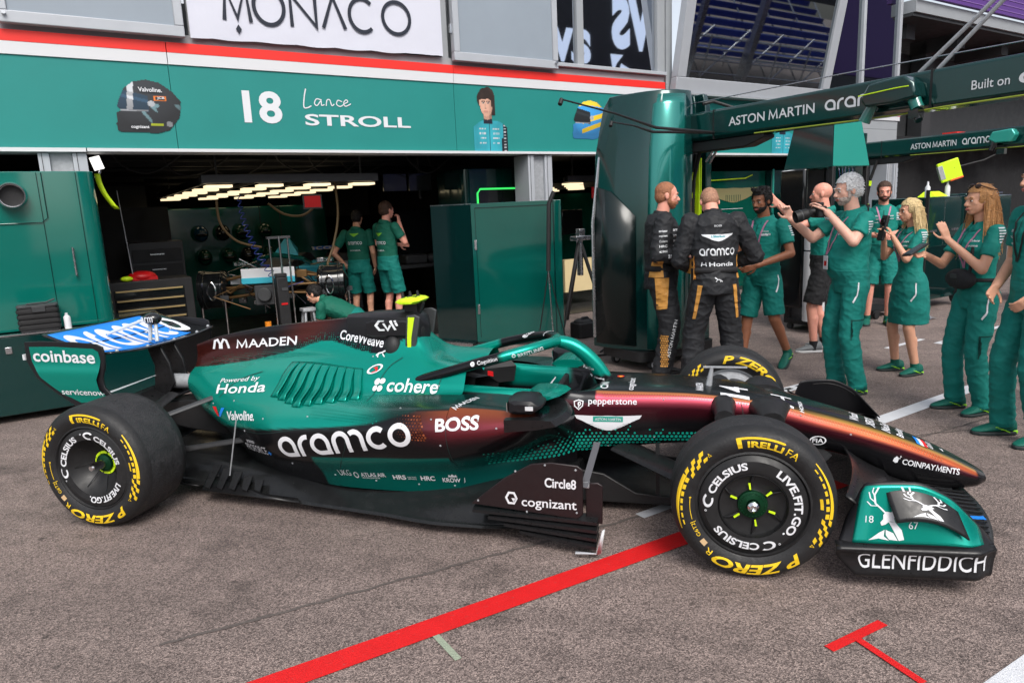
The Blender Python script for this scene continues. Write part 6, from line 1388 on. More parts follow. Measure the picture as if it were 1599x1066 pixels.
for sg in (-1, 1):
    b = MB(); rows = [[Vector((x+cx, sg*(.1+cy), z)) for cx, cy in ((-.09, 0), (0, .02), (.07, 0), (0, -.02))] for x, z in ((1.0, .09), (.98, .2))]; b.grid(rows, closed=True, caps=True); b.build('wing_pylon', DARKG, FW)
    # endplate: leaning sheet with curled leading edge
    def ep_f(u, v, sg=sg):
        x = .345+.60*u; zt = interp([.345, .44, .64, .76, .88, .945], [(.30,), (.46,), (.475,), (.43,), (.31,), (.235,)], x)[0]; zb_ = .20+.03*u
        z = zb_+(zt-zb_)*v; y = .955-.075*v-.05*sm(.8, 1, u)*(1-.3*v)-.02*sm(.25, 0, u); xx = x+.05*v*sm(.3, 0, u)
        return (xx, sg*y, z)
    e_ = sheet('endplate', ep_f, 30, 16, SATB, .007, FW)
    def skin(u, v, sg=sg, ep_f=ep_f):
        p = ep_f(.09+.84*u, .06+.90*v); return (p[0], p[1]+sg*.006, p[2])
    s_ = sheet('endplate_skin', skin, 30, 16, SATIN, .001, FW); 
    if sg < 0: FWS = s_; FWE = ep_f
    # foot plate: shelf then outward wall with lettering
    def fp(u, v, sg=sg):
        x = .335+.62*u; P = [(.93, .213+.02*u), (.962, .207+.02*u), (.975, .194+.02*u), (.960, .176+.025*u), (.950, .15+.025*u), (.950, .115+.02*u), (.955, .08+.02*u), (.945, .065+.02*u)]
        y, z = cr1(P, v*7); cut = .09*sm(.45, 1, v)*sm(.2, 0, u); return (x+cut-.03*sm(.9, 1, u)*abs(v-.5), sg*(y-.05*sm(.85, 1, u)), z)
    f_ = sheet('footplate', fp, 30, 28, CARBON, .006, FW)
    if sg < 0: FP = fp
    # dive plane canard: thin scooped plate
    def dv(u, v, sg=sg):
        x = .53+.27*u; z = .445-.10*u**1.3*0+.02*sin(u*pi)-.0; y = .90+.10*v
        return (x+.03*v, sg*(.885+.085*v), .44+.03*sin(u*pi*.7)-.09*u*u-.115*v*(1-.1*u))
    dvo = sheet('dive_plane', dv, 16, 8, CARBON, .008, FW)
    if sg < 0: DVF = dv
# ------------------------------------------------------------------ lettering and marks on the car
T_E = bvh(ENG); T_N = bvh(NOSE); T_P = bvh(POD[0], ENG, NOSE); T_H = bvh(HALO); T_B = bvh(BARGE[0]); T_R = bvh(EPL[0])
LET = {}
def D(sh, a, b2, h, tree, parent, m=None, axis='y', step=.02, off=.003, name='sponsor_lettering'):
    mb = MB(); decal(mb, sh, tree, a, b2, h, axis=axis, step=step, off=off); return mb.build(name, m or DECW, parent, smooth=False, fixn=False)
def tx(s_, bold=.015): return text2d(s_, bold)
def ring2(cx, cy, r, wd, n=20): return strip(arc(cx, cy, r, r, 0, 360, n)[:-1], wd, True)
# fin and engine cover
D(tx('MAADEN', .012), (-3.14, .852), (-2.68, .884), .062, T_E, ENG)
D(merge2([strip([(0, 0), (.15, .9), (.35, 1.0), (.5, .55), (.5, .0)], .17), strip([(.62, 0), (.62, .55), (.8, 1.0), (1.0, .9), (1.2, 0)], .17)]), (-3.33, .845), (-3.19, .852), .068, T_E, ENG)
D(tx('CoreWeave', .014), (-2.37, .925), (-2.05, .885), .056, T_E, ENG)
D(merge2([strip([(.6, 1), (.25, 1), (0, .5), (.25, 0), (.62, 0)], .2), strip([(.55, .75), (.85, .0), (1.05, .55)], .17), strip([(1.05, 1), (1.4, .0)][::-1], .17), strip([(1.35, 1.0), (1.55, .45)], .17)]), (-2.095, .985), (-1.94, .985), .068, bvh(CW), CW)
D(merge2([strip([(0, .2), (.2, .5), (.5, .6), (.9, .9), (1.2, 1.0)], .16), strip([(.25, .42), (.15, .2), (.25, 0)], .1), strip([(.6, .52), (.7, .3), (.9, .1)], .1)]), (-2.085, .835), (-2.0, .835), .045, T_E, ENG)
D(tx('cohere', .012), (-1.935, .685), (-1.62, .685), .062, T_E, ENG, step=.015)
D(poly2(arc(.25, .72, .25, .24, 0, 360, 16)[:-1], arc(.72, .78, .26, .2, 0, 360, 16)[:-1], arc(.2, .25, .2, .2, 0, 360, 14)[:-1], arc(.65, .25, .24, .22, 0, 360, 14)[:-1]), (-2.02, .685), (-1.955, .685), .06, T_E, ENG)
D(ring2(.5, .5, .42, .13, 20), (-2.09, .752), (-2.0, .778), .04, T_E, ENG, WHITE_G, step=.02); D(strip([(0, 0), (.5, 0), (.55, .5), (.3, 1), (.6, 1)], .22), (-2.062, .765), (-2.028, .775), .022, T_E, ENG, DECR, off=.0045)
D(shear2(tx('Powered by', .002), .2), (-3.13, .668), (-2.80, .71), .03, T_E, ENG); D(tx('Honda', .012), (-3.135, .617), (-2.72, .665), .05, T_E, ENG)
D(tx('Valvoline.', .022), (-2.99, .487), (-2.70, .535), .05, T_E, ENG); D(poly2([(0, 1), (.34, 1), (.6, .0), (.42, 0)]), (-3.15, .487), (-3.08, .492), .056, T_E, ENG, DECR); D(poly2([(.42, 0), (.6, 0), (1, 1), (.72, 1), (.55, .5)]), (-3.085, .49), (-3.02, .496), .056, T_E, ENG, DECB)
D(round_word('aramco', .205), (-2.475, .36), (-1.645, .497), .125, T_E, ENG, step=.025)
D(tx('PROFORCE', .0), (-2.83, .325), (-2.60, .352), .05, T_E, ENG); D(poly2([(.35, 0), (.65, 0), (.65, .35), (1, .35), (1, .65), (.65, .65), (.65, 1), (.35, 1), (.35, .65), (0, .65), (0, .35), (.35, .35)]), (-2.595, .352), (-2.565, .355), .026, T_E, ENG, DECB); D(tx('aramco', .01), (-2.80, .388), (-2.71, .40), .018, T_E, ENG)
D(tx('BOSS', .03), (-1.52, .573), (-1.29, .592), .06, bvh(ENG, POD[0]), ENG, step=.015)
for s_, a, b2, h, bo in (('UKG', (-2.165, .248), (-2.09, .252), .045, .0), ('ATLAS AIR', (-2.03, .25), (-1.88, .257), .03, .02), ('WORLDWIDE', (-2.03, .236), (-1.92, .241), .01, .0), ('HRS', (-1.84, .243), (-1.765, .245), .032, .03), ('HRC', (-1.68, .243), (-1.60, .243), .032, .03), ('KROWN', (-1.56, .235), (-1.44, .232), .03, .02)): D(tx(s_, bo), a, b2, h, T_E, ENG, step=.03)
D(ring2(.5, .6, .35, .12, 14), (-2.075, .237), (-2.045, .238), .045, T_E, ENG, step=0); D(poly2([(0, 0), (.1, .8), (.3, .4), (.5, 1), (.7, .4), (.9, .8), (1, 0)]), (-1.525, .27), (-1.475, .27), .022, T_E, ENG, step=0)
for s_, x in (('RACING', -1.755), ('SERVICE', -1.755)): D(tx(s_, .0), (x, .258 if s_ == 'RACING' else .246), (x+.05, .259 if s_ == 'RACING' else .247), .008, T_E, ENG, step=0)
D(tx('MAADEN', .01), (-1.43, -.665), (-1.35, -.50), .04, bvh(ENG, POD[0]), POD[0], axis='z', step=.03)
# tub side and nose
D(tx('pepperstone', .012), (-.80, .597), (-.54, .593), .038, T_N, NOSE, step=.015); D(merge2([poly2(arc(.5, .5, .5, .5, 60, 300, 20))]), (-.885, .585), (-.835, .585), .05, T_N, NOSE, step=0) if 0 else None
D(merge2([strip([(.45, .15), (.45, .75)], .16), ring2(.55, .6, .18, .13, 14)]), (-.857, .59), (-.838, .59), .032, T_N, NOSE, step=0); D(strip([(0, .9), (.5, 1.05), (1, .9), (.95, .4), (.5, 0), (.05, .4)], .12, True), (-.878, .577), (-.825, .577), .056, T_N, NOSE, step=0)
D(wings2(1.), (-.875, .463), (-.515, .458), .088, T_N, NOSE, step=.015); D(poly2([(0, 0), (1, 0), (1, 1), (0, 1)]), (-.775, .512), (-.615, .509), .03, T_N, NOSE, DECT, step=.03, off=.0045); D(tx('ASTON MARTIN', .008), (-.765, .518), (-.625, .515), .018, T_N, NOSE, off=.006, step=.03)
for i in range(7):      # feather lines of the emblem
    for sg in (-1, 1):
        x0 = -.695+sg*(.03+.008*i); D(strip([(0, 0), (1, .6-.06*i)], .08), (x0, .472+.004*i) if sg > 0 else (x0-.05, .472+.004*i), (x0+.05, .476+.004*i) if sg > 0 else (x0, .472+.004*i), .004, T_N, NOSE, SATB, step=0, off=.0045) if i % 2 == 0 else None
D(tx('14', .02), (.045, -.185), (.045, -.04), .15, T_N, NOSE, axis='z', step=.03, name='race_number')
D(merge2([strip([(0, 0), (.15, 1)], .16), strip([(1, 0), (.85, 1)], .16), strip([(.08, .45), (.92, .45)], .16)]), (.27, -.165), (.27, -.05), .11, T_N, NOSE, axis='z', step=.03); D(tx('HONDA', .02), (.32, -.165), (.32, -.06), .022, T_N, NOSE, axis='z', step=0)
D(tx('MAADEN', .02), (-.19, -.165), (-.19, -.04), .045, T_N, NOSE, axis='z', step=.03); D(tx('cognizant', .01), (-.55, -.21), (-.55, -.01), .045, T_N, NOSE, axis='z', step=.03); D(tx('CM', .02), (-.70, -.21), (-.70, -.11), .05, T_N, NOSE, axis='z', step=.03)
D(strip([(0, .9), (.5, 1.05), (1, .9), (.95, .4), (.5, 0), (.05, .4)], .3, True), (-.67, -.0), (-.63, -.0), .05, T_N, NOSE, DECR, axis='z', step=0); D(poly2([(0, 0), (1, 0), (1, 1), (0, 1)]), (-.662, .015), (-.638, .015), .02, T_N, NOSE, YEL, axis='z', step=0)
for x, s_ in ((.60, 'Wasabi'), (.68, 'XEROX'), (.755, 'NexGen'), (.83, 'Breitling')): D(tx(s_, .02), (x, -.10), (x+.02, .03), .045, T_N, NOSE, axis='z', step=.03)
for k, m in enumerate((DECB, DECW, DECR)): D(poly2([(0, 0), (1, 0), (1, 1), (0, 1)]), (.90+.018*k, -.095), (.90+.018*k, -.01), .018, T_N, NOSE, m, axis='z', step=.03)
D(tx('Glenfiddich', .01), (.965, -.085), (.97, .0), .03, T_N, NOSE, axis='z', step=0); D(poly2([(0, 0), (1, .1), (.8, 1)]), (1.02, -.06), (1.03, -.02), .02, T_N, NOSE, axis='z', step=0)
D(tx('COINPAYMENTS', .02), (.80, .287), (1.075, .231), .034, T_N, NOSE, step=.02); D(poly2([(0, .2), (.4, 0), (.75, .1), (.8, .7), (.4, .9), (.1, .6)], [(.85, .6), (1.0, .6), (1.0, .75), (.85, .75)], [(.9, .85), (1.1, .85), (1.1, 1.0), (.9, 1.0)]), (.755, .297), (.79, .29), .04, T_N, NOSE, step=0)
D(ring2(.5, .5, .5, .1, 24), (.345, .385), (.43, .385), .05, T_N, NOSE, step=0); D(tx('FIA', .02), (.36, .399), (.415, .397), .024, T_N, NOSE, step=0)
# teal hexagon dots spreading over the lower tub and the pod
b = MB(); rng = random.Random(3); nrow = 0
def hexdot(tree, x, z, r, axis='y'):
    loc, nor, _, _ = tree.ray_cast(Vector((x, -3, z)), Vector((0, 1, 0)))
    if loc is None: return
    if nor.y > 0: nor = -nor
    a = nor.orthogonal().normalized(); c = nor.cross(a); p = loc+nor*.0025
    b.add([p+a*(r*cos(pi/3*k))+c*(r*sin(pi/3*k)) for k in range(6)], [(0, 1, 2, 3, 4, 5)])
zrow = .345
while zrow < .56:
    x = -1.30+(nrow % 2)*.0115
    while x < -.03:
        lim = .475+.03*sm(-.5, -.9, x)+.022*noise.noise(Vector((x*7, 2, 0)))*2
        if x < -.95: lim = .46+.06*noise.noise(Vector((x*4, 1, 0)))
        lo_ = .36+.07*sm(-.9, -.1, x)
        k = (lim-zrow)/(lim-lo_)
        if zrow > lo_-.02 and k > -.25 and rng.random() < min(1, max(.0, .18+k*1.4)): hexdot(T_P, x, zrow, .0045+.0052*min(1, max(0, k*1.2)))
        x += .023
    zrow += .02; nrow += 1
b.build('hexagon_dots', DECT, NOSE, smooth=False, fixn=False)
b = MB()
for i in range(520):     # fine dots along the fin / cover colour break
    x = -3.32+1.2*rng.random(); q = rng.random()**1.8; x = round(x/.016)*.016; z = zb(x)+.004+.05*q; z = round(z/.012)*.012
    hexdot(T_E, x, z, .0038*(1-q)+.0012)
for i in range(420):     # dots under the shelf
    x = -2.1+.26*(rng.random()+rng.random()-1); x = round(x/.018)*.018; z = .635-.035*rng.random()**1.6; z = round(z/.01)*.01; hexdot(T_E, x, z, .004)
b.build('colour_break_dots', SATIN, ENG, smooth=False, fixn=False)
b = MB()
for i in range(260):
    q = rng.random()**1.3; z = .53+.11*rng.random(); x = -1.60-.15*q+.25*(.6-z); x = round(x/.016)*.016; z = round(z/.0139)*.0139; hexdot(T_E, x+(.008 if round(z/.0139) % 2 else 0), z, .0062*(1-q)+.0008)
b.build('orange_dots', mat('dot_orange', tuple(ORG*.8), .4), ENG, smooth=False, fixn=False)
b = MB(); x = -.72
while x < 1.0:           # gold honeycomb line along the nose edge
    for k in (0, 1):
        zz = interp([-.72, -.3, .1, .4, .62, .8, 1.0], [(.662,), (.650,), (.606,), (.524,), (.459,), (.398,), (.315,)], x)[0]
        hexdot(T_N, x+.007*k, zz-.004-.012*k, .0042)
    x += .014
b.build('gold_honeycomb', mat('dot_gold', srgb(150, 90, 50), .4), NOSE, smooth=False, fixn=False)
# halo
D(tx('BREITLING', .02), (-1.185, .862), (-1.06, .886), .02, T_H, HALO, step=.02); D(tx('Cognition', .012), (-1.40, .825), (-1.29, .848), .026, T_H, HALO, step=.02); D(poly2(arc(.5, .5, .5, .5, 0, 360, 10)[:-1]), (-1.44, .822), (-1.415, .826), .024, T_H, HALO, step=0); D(ring2(.5, .5, .4, .2, 12), (-1.215, .862), (-1.195, .866), .02, T_H, HALO, step=0)
D(tx('NexGen', .005), (-.862, .748), (-.80, .735), .018, T_H, HALO, step=0); D(tx('Valvoline', .02), (-.80, .69), (-.74, .68), .012, T_H, HALO, step=0); D(strip([(0, 1), (.3, 0), (.6, 1)], .25), (-.825, .692), (-.805, .69), .016, T_H, HALO, step=0)
D(tx('BOSS', .03), (-1.28, .245), (-1.20, .235), .016, T_H, HALO, axis='z', step=0)
D(tx('servicenow', .01), (-1.13, .16), (-1.06, .13), .012, T_H, HALO, axis='z', step=0)
# cockpit rim
D(tx('BOSS', .03), (-1.075, .653), (-1.02, .668), .026, bvh(NOSE, mi_ if 0 else NOSE), NOSE, step=0)
for x, m, s_ in ((-1.30, DECO, 'JCB'), (-1.20, DECW, 'citi')): D(tx(s_, .02), (x, -.26), (x+.05, -.262), .02, T_N, NOSE, m, axis='z', step=0)
D(poly2([(0, 0), (1, 0), (.8, 1), (-.1, 1)]), (-1.45, .69), (-1.41, .682), .03, T_E, NOSE, DECR, step=0)
# barge board
D(tx('cognizant', .012), (-1.075, .205), (-.80, .20), .06, T_B, BARGE[0], step=.03); D(tx('Circle8', .025), (-.955, .325), (-.80, .32), .05, T_B, BARGE[0], step=.03)
D(merge2([strip([(0, .5), (.25, 1), (.75, 1), (1, .5), (.75, 0), (.25, 0)], .2, True), poly2([(.5, .5), (1, .5), (.75, .05)])]), (-1.16, .228), (-1.095, .225), .065, T_B, BARGE[0], step=0)
# rear wing end plate
D(tx('coinbase', .018), (-4.262, .862), (-3.795, .852), .078, T_R, EPL[0], step=.03); D(tx('servicenow', .012), (-4.075, .655), (-3.755, .652), .036, T_R, EPL[0], step=.03)
b = MB(); put(b, fit2(tx('arm', .01), -.045, .045, -.018, .018), Matrix(((1, 0, 0, -3.70), (0, 0, -1, -.152), (0, 1, 0, 1.065), (0, 0, 0, 1)))); b.build('sponsor_lettering', DECW, pod, smooth=False, fixn=False)
b = MB(); b.grid([[Vector((-4.275+.5*u, -.5225-.0*u, .80-.05*u+.025*(1-u)*u-.0+v*(.012+.075*u))) for v in (0, .5, 1)] for u in [i/16 for i in range(17)]])
# front wing: lettering on the foot plate, stag heads on end plate and dive plane
def uvput(sh, fn, off, m, parent, name, cut=.03):
    V, F = gridcut(sh, cut); mb = MB(); P = []
    for u, v in V:
        p = Vector(fn(u, v)); du = Vector(fn(u+.01, v))-p; dv_ = Vector(fn(u, v+.01))-p; n_ = du.cross(dv_).normalized()
        if n_.y > 0: n_ = -n_
        P.append(p+n_*off)
    mb.add(P, F); return mb.build(name, m, parent, smooth=False, fixn=False)
uvput(([(x, 1.0-y) for x, y in fit2(tx('GLENFIDDICH', .004), .14, .92, .25, .58)[0]], tx('GLENFIDDICH', .004)[1]), FP, .006, DECW, FW, 'sponsor_lettering')
def stag(x0, y0, sx, sy, asp=1.):
    q = lambda P: [(x0+x*sx, y0+y*sy) for x, y in P]
    wd = .034*sx; P = [strip(q([(.46, .5), (.36, .6), (.24, .7), (.22, .86), (.32, 1.0)]), wd*1.3), strip(q([(.24, .72), (.12, .8), (.08, .92)]), wd), strip(q([(.3, .65), (.14, .66), (.04, .74)]), wd), strip(q([(.23, .84), (.17, .92), (.2, 1.0)]), wd),
         strip(q([(.54, .5), (.66, .6), (.8, .68), (.84, .84), (.76, 1.0)]), wd*1.3), strip(q([(.8, .7), (.93, .76), (1.0, .88)]), wd), strip(q([(.72, .63), (.9, .62), (1.0, .68)]), wd), strip(q([(.83, .82), (.92, .9), (.9, 1.0)]), wd),
         poly2(q([(.40, .48), (.46, .54), (.6, .52), (.66, .46), (.6, .42), (.62, .34), (.52, .36), (.44, .30), (.36, .28), (.34, .34), (.4, .4)])),
         poly2(q([(.5, .35), (.62, .34), (.74, .2), (.78, .02), (.68, .0), (.6, .16)])), poly2(q([(.44, .2), (.58, .14), (.66, .0), (.5, .02), (.44, .1)])), poly2(q([(.1, .0), (.3, .14), (.42, .2), (.4, .08), (.5, .0), (.3, .04)]))]
    return merge2(P)
def skinf(u, v): p = FWE(.09+.84*u, .06+.90*v); return (p[0], p[1]-.006, p[2])
uvput(stag(.08, .06, .40, .90), skinf, .003, DECW, FWS, 'stag_emblem'); uvput(fit2(tx('18', .0), .09, .16, .36, .48), skinf, .003, DECW, FWS, 'sponsor_lettering'); uvput(fit2(tx('67', .0), .43, .50, .26, .38), skinf, .003, DECW, FWS, 'sponsor_lettering')
uvput(stag(.18, .12, .62, .74), lambda u, v: DVF(u, 1-v), .007, DECW, FW, 'stag_emblem')

for n_ in ('hexagon_dots', 'colour_break_dots', 'orange_dots', 'gold_honeycomb'): bpy.data.objects[n_]['kind'] = 'stuff'
# shut lines and fasteners
SEAMC = mat('shut_line', (.004, .02, .018), .6); GP = bvh(ENG, POD[0], NOSE)
def seam(P, parent=ENG, wd=.0035):
    V, F = strip(rnd(P, 8), wd); mb = MB(); Q = []; last = None
    for x, z in V:
        l, n_, _, _ = GP.ray_cast(Vector((x, -3, z)), Vector((0, 1, 0)))
        if l is None: l = last or Vector((x, -.5, z))
        last = l; Q.append(l+Vector((0, -.002, .0015)))
    mb.add(Q, F); mb.build('shut_line', SEAMC, parent, smooth=False, fixn=False)
seam([(-2.0, .66), (-1.99, .74), (-1.96, .80), (-1.90, .84)]); seam([(-1.62, .70), (-1.615, .75), (-1.60, .79)]); seam([(-3.22, .48), (-3.0, .455), (-2.7, .47), (-2.35, .535), (-1.95, .585)]); seam([(-2.05, .57), (-2.04, .48), (-2.08, .40), (-2.14, .30)])
seam([(-1.46, .64), (-1.465, .56), (-1.46, .46), (-1.45, .36)]); seam([(-3.1, .60), (-2.98, .70), (-2.80, .76)]); seam([(.0, .61), (.01, .55), (.0, .46)], NOSE); seam([(.19, .585), (.20, .50), (.19, .40)], NOSE)
b = MB()
for x, z in [(-2.45, .31), (-2.2, .245), (-1.95, .225), (-1.7, .215), (-1.5, .21), (-2.95, .60), (-2.62, .56), (-2.3, .60), (-1.9, .70), (-1.75, .66), (-1.55, .63), (-1.3, .63), (-3.15, .56), (-2.8, .46), (-1.2, .60), (-2.1, .84), (-2.02, .73), (-1.62, .72), (-1.5, .50), (-.4, .63), (-.05, .6), (.3, .54), (.55, .44), (-.45, .42), (-.7, .36)]:
    l, n_, _, _ = GP.ray_cast(Vector((x, -3, z)), Vector((0, 1, 0)))
    if l is not None: b.ell(l, (.006, .004, .006), n=8, m=4)
o = b.build('fasteners', GALV, ENG); o['kind'] = 'stuff'
b = MB()
for x, z in ((-1.3, .235), (-1.1, .40), (-.95, .438), (-.80, .42), (-.80, .2), (-1.05, .19)): b.ell((x, -.789, z), (.006, .004, .006), n=8, m=4)
o = b.build('fasteners', GALV, BARGE[0]); o['kind'] = 'stuff'
# ------------------------------------------------------------------ people
SK = {'pale': mat('skin_pale', srgb(222, 172, 152), .5, var=.08, vs=14), 'tan': mat('skin_tan', srgb(212, 158, 130), .5, var=.08, vs=14), 'brown': mat('skin_brown', srgb(150, 98, 72), .5, var=.08, vs=14), 'pink': mat('skin_pink', srgb(226, 158, 138), .5, var=.08, vs=14)}
SHIRT = mat('team_shirt_teal', srgb(2, 124, 113), .75, var=.08, vs=9, bump=.35, bs=11); TROUS = mat('team_trousers_teal', srgb(2, 114, 105), .8, var=.08, vs=7, bump=.4, bs=9); SHIRTD = mat('team_shirt_green', srgb(0, 92, 74), .75, var=.08, vs=9, bump=.35, bs=11)
SUIT = mat('race_suit_black', (.013, .014, .017), .7, var=.2, vs=8, bump=.5, bs=10); GOLD = mat('suit_gold', srgb(196, 140, 66), .6, var=.15, vs=60); BLKC = mat('black_cloth', (.015, .015, .017), .8, var=.2, bump=.3, bs=12)
SHOE = mat('shoe_teal', srgb(0, 92, 78), .6, var=.1, bump=.3, bs=60); SHOEB = mat('shoe_black', (.014, .014, .015), .5); SHOEG = mat('shoe_grey', srgb(120, 124, 126), .6); SOLE = mat('shoe_sole', srgb(150, 220, 40), .5); SOLED = mat('shoe_sole_dark', (.02, .03, .03), .6); SOLEW = mat('shoe_sole_white', (.65, .65, .66), .6)
HAIR = {k: mat('hair_'+k, srgb(*c), .55, var=.35, vs=60, bump=.6, bs=90) for k, c in dict(white=(222, 222, 222), black=(22, 18, 17), brown=(70, 48, 36), ginger=(158, 104, 74), blonde=(206, 180, 132), auburn=(188, 136, 86), short=(165, 122, 98), grey=(176, 162, 154)).items()}
EYEW = mat('eye_white', (.6, .58, .55), .3); EYED = mat('eye_dark', (.02, .015, .012), .2); LIP = mat('lip', srgb(176, 104, 94), .5); LANY = mat('lanyard_print', srgb(180, 120, 150), .6, var=.4, vs=60); BADGE = mat('badge_card', (.62, .63, .66), .4)
def cap(mb, p, q, ra, rb=None, flat=False):
    rb = ra if rb is None else rb; p, q = Vector(p), Vector(q); mb.cyl(p, q, ra, rb, 16); mb.ell(p, ra, n=12, m=8)
    if not flat: mb.ell(q, rb, n=12, m=8)
TMP = bpy.data.scenes.new('tmp')
def blob(name, mb, m, parent, vox=.007, it=4, amp=0., fr=9., paint=None, label=None, zf=1.7, fold=0.):
    me = bpy.data.meshes.new(name); me.from_pydata([tuple(v) for v in mb.v], [], mb.f)
    b = bmesh.new(); b.from_mesh(me); bmesh.ops.recalc_face_normals(b, faces=b.faces); b.to_mesh(me); b.free()
    o = bpy.data.objects.new(name, me); TMP.collection.objects.link(o)
    r = o.modifiers.new('r', 'REMESH'); r.mode = 'VOXEL'; r.voxel_size = vox
    s_ = o.modifiers.new('s', 'SMOOTH'); s_.factor = .5; s_.iterations = it
    TMP.view_layers[0].update(); ev = bpy.data.meshes.new_from_object(o.evaluated_get(TMP.view_layers[0].depsgraph))
    TMP.collection.objects.unlink(o); COL.objects.link(o)
    o.modifiers.clear(); o.data = ev; bpy.data.meshes.remove(me); ev.name = name
    if amp:
        nor = [v.normal.copy() for v in ev.vertices]
        for v, nn in zip(ev.vertices, nor):
            p = v.co; n_ = noise.noise(Vector((p.x*fr, p.y*fr, p.z*fr*zf)))+.5*noise.noise(Vector((p.x*fr*2.3+7, p.y*fr*2.3, p.z*fr*1.8*zf))); v.co = p+nn*(amp*n_)
            if fold:      # ridged creases
                q1 = noise.noise(Vector((p.x*7+p.z*3, p.y*7-p.z*4, p.z*11))); q2 = noise.noise(Vector((p.x*13-p.z*9+3, p.y*13+p.z*7, p.z*15)))
                v.co += nn*(fold*((1-abs(q1))**5*1.1+(1-abs(q2))**6*.7-.45))
    for x in (m if isinstance(m, (list, tuple)) else [m]): ev.materials.append(x)
    if paint:
        ev.polygons.foreach_set('material_index', [paint(p.center) for p in ev.polygons])
    ev.shade_smooth(); ev.update(); o.parent = parent
    if label: o['label'] = label
    return o
def hand(mb, w_, d, n_, side, k=1., curl=.5, spread=.008, point=False):
    """palm and five fingers: wrist w_, finger direction d, palm normal n_, side=+1 thumb towards d x n_"""
    w_, d = Vector(w_), Vector(d).normalized(); n_ = Vector(n_); n_ = (n_-d*n_.dot(d)).normalized(); s_ = d.cross(n_)*side
    for a in (-.024, -.008, .008, .024): cap(mb, w_+s_*a*.6*k, w_+d*.085*k+s_*a*k, .0125*k, .011*k)
    for i, (a, L_) in enumerate(((.027, .074), (.009, .082), (-.009, .077), (-.026, .062))):
        p = w_+d*.088*k+s_*a*k; ang = 0; c_ = curl*(1+.12*i)
        if point and i == 0: c_ = .12
        dir_ = d+s_*(a*.25/.027*.3)
        for j, f in enumerate((.45, .32, .23)):
            ang += c_*(.55 if j == 0 else .8); q = p+(dir_*cos(ang)+n_*sin(ang)).normalized()*(L_*f*k); cap(mb, p, q, (.0088-.0009*j)*k, (.0082-.0009*j)*k); p = q
    p = w_+d*.025*k+s_*.024*k; dirs = (d*.6+s_*.75+n_*.25, d*.85+s_*.4+n_*.35, d*.95+s_*.1+n_*.4)
    for j, (L_, dd) in enumerate(zip((.04, .032, .026), dirs)):
        q = p+dd.normalized()*L_*k; cap(mb, p, q, (.0115-.001*j)*k, (.0105-.0015*j)*k); p = q
def decal_p(o, parent, sh, c, wd, ht, view, m, name='printed_lettering', rot=0., step=.018):
    """lay lettering on a garment; view 'back','front','left','right'; c = centre in the two visible coordinates"""
    me = o.data; tr = BVHTree.FromPolygons([v.co for v in me.vertices], [p.vertices for p in me.polygons])
    V, F = gridcut(fit2(sh, -wd/2, wd/2, -ht/2, ht/2), step); P = []; cr_, sr = cos(R(rot)), sin(R(rot)); last = None
    for x, y in V:
        x, y = x*cr_-y*sr, x*sr+y*cr_
        if view == 'back': o_, d = Vector((-3, c[0]-x, c[1]+y)), Vector((1, 0, 0))
        elif view == 'front': o_, d = Vector((3, c[0]+x, c[1]+y)), Vector((-1, 0, 0))
        elif view == 'left': o_, d = Vector((c[0]-x, 3, c[1]+y)), Vector((0, -1, 0))
        else: o_, d = Vector((c[0]+x, -3, c[1]+y)), Vector((0, 1, 0))
        l, n_, _, _ = tr.ray_cast(o_, d)
        if l is None: l = last if last is not None else o_+d*2.9
        last = l; P.append(l-d*.0065)
    b = MB(); b.add(P, F); return b.build(name, m, parent, smooth=False, fixn=False)
PEOPLE = {}
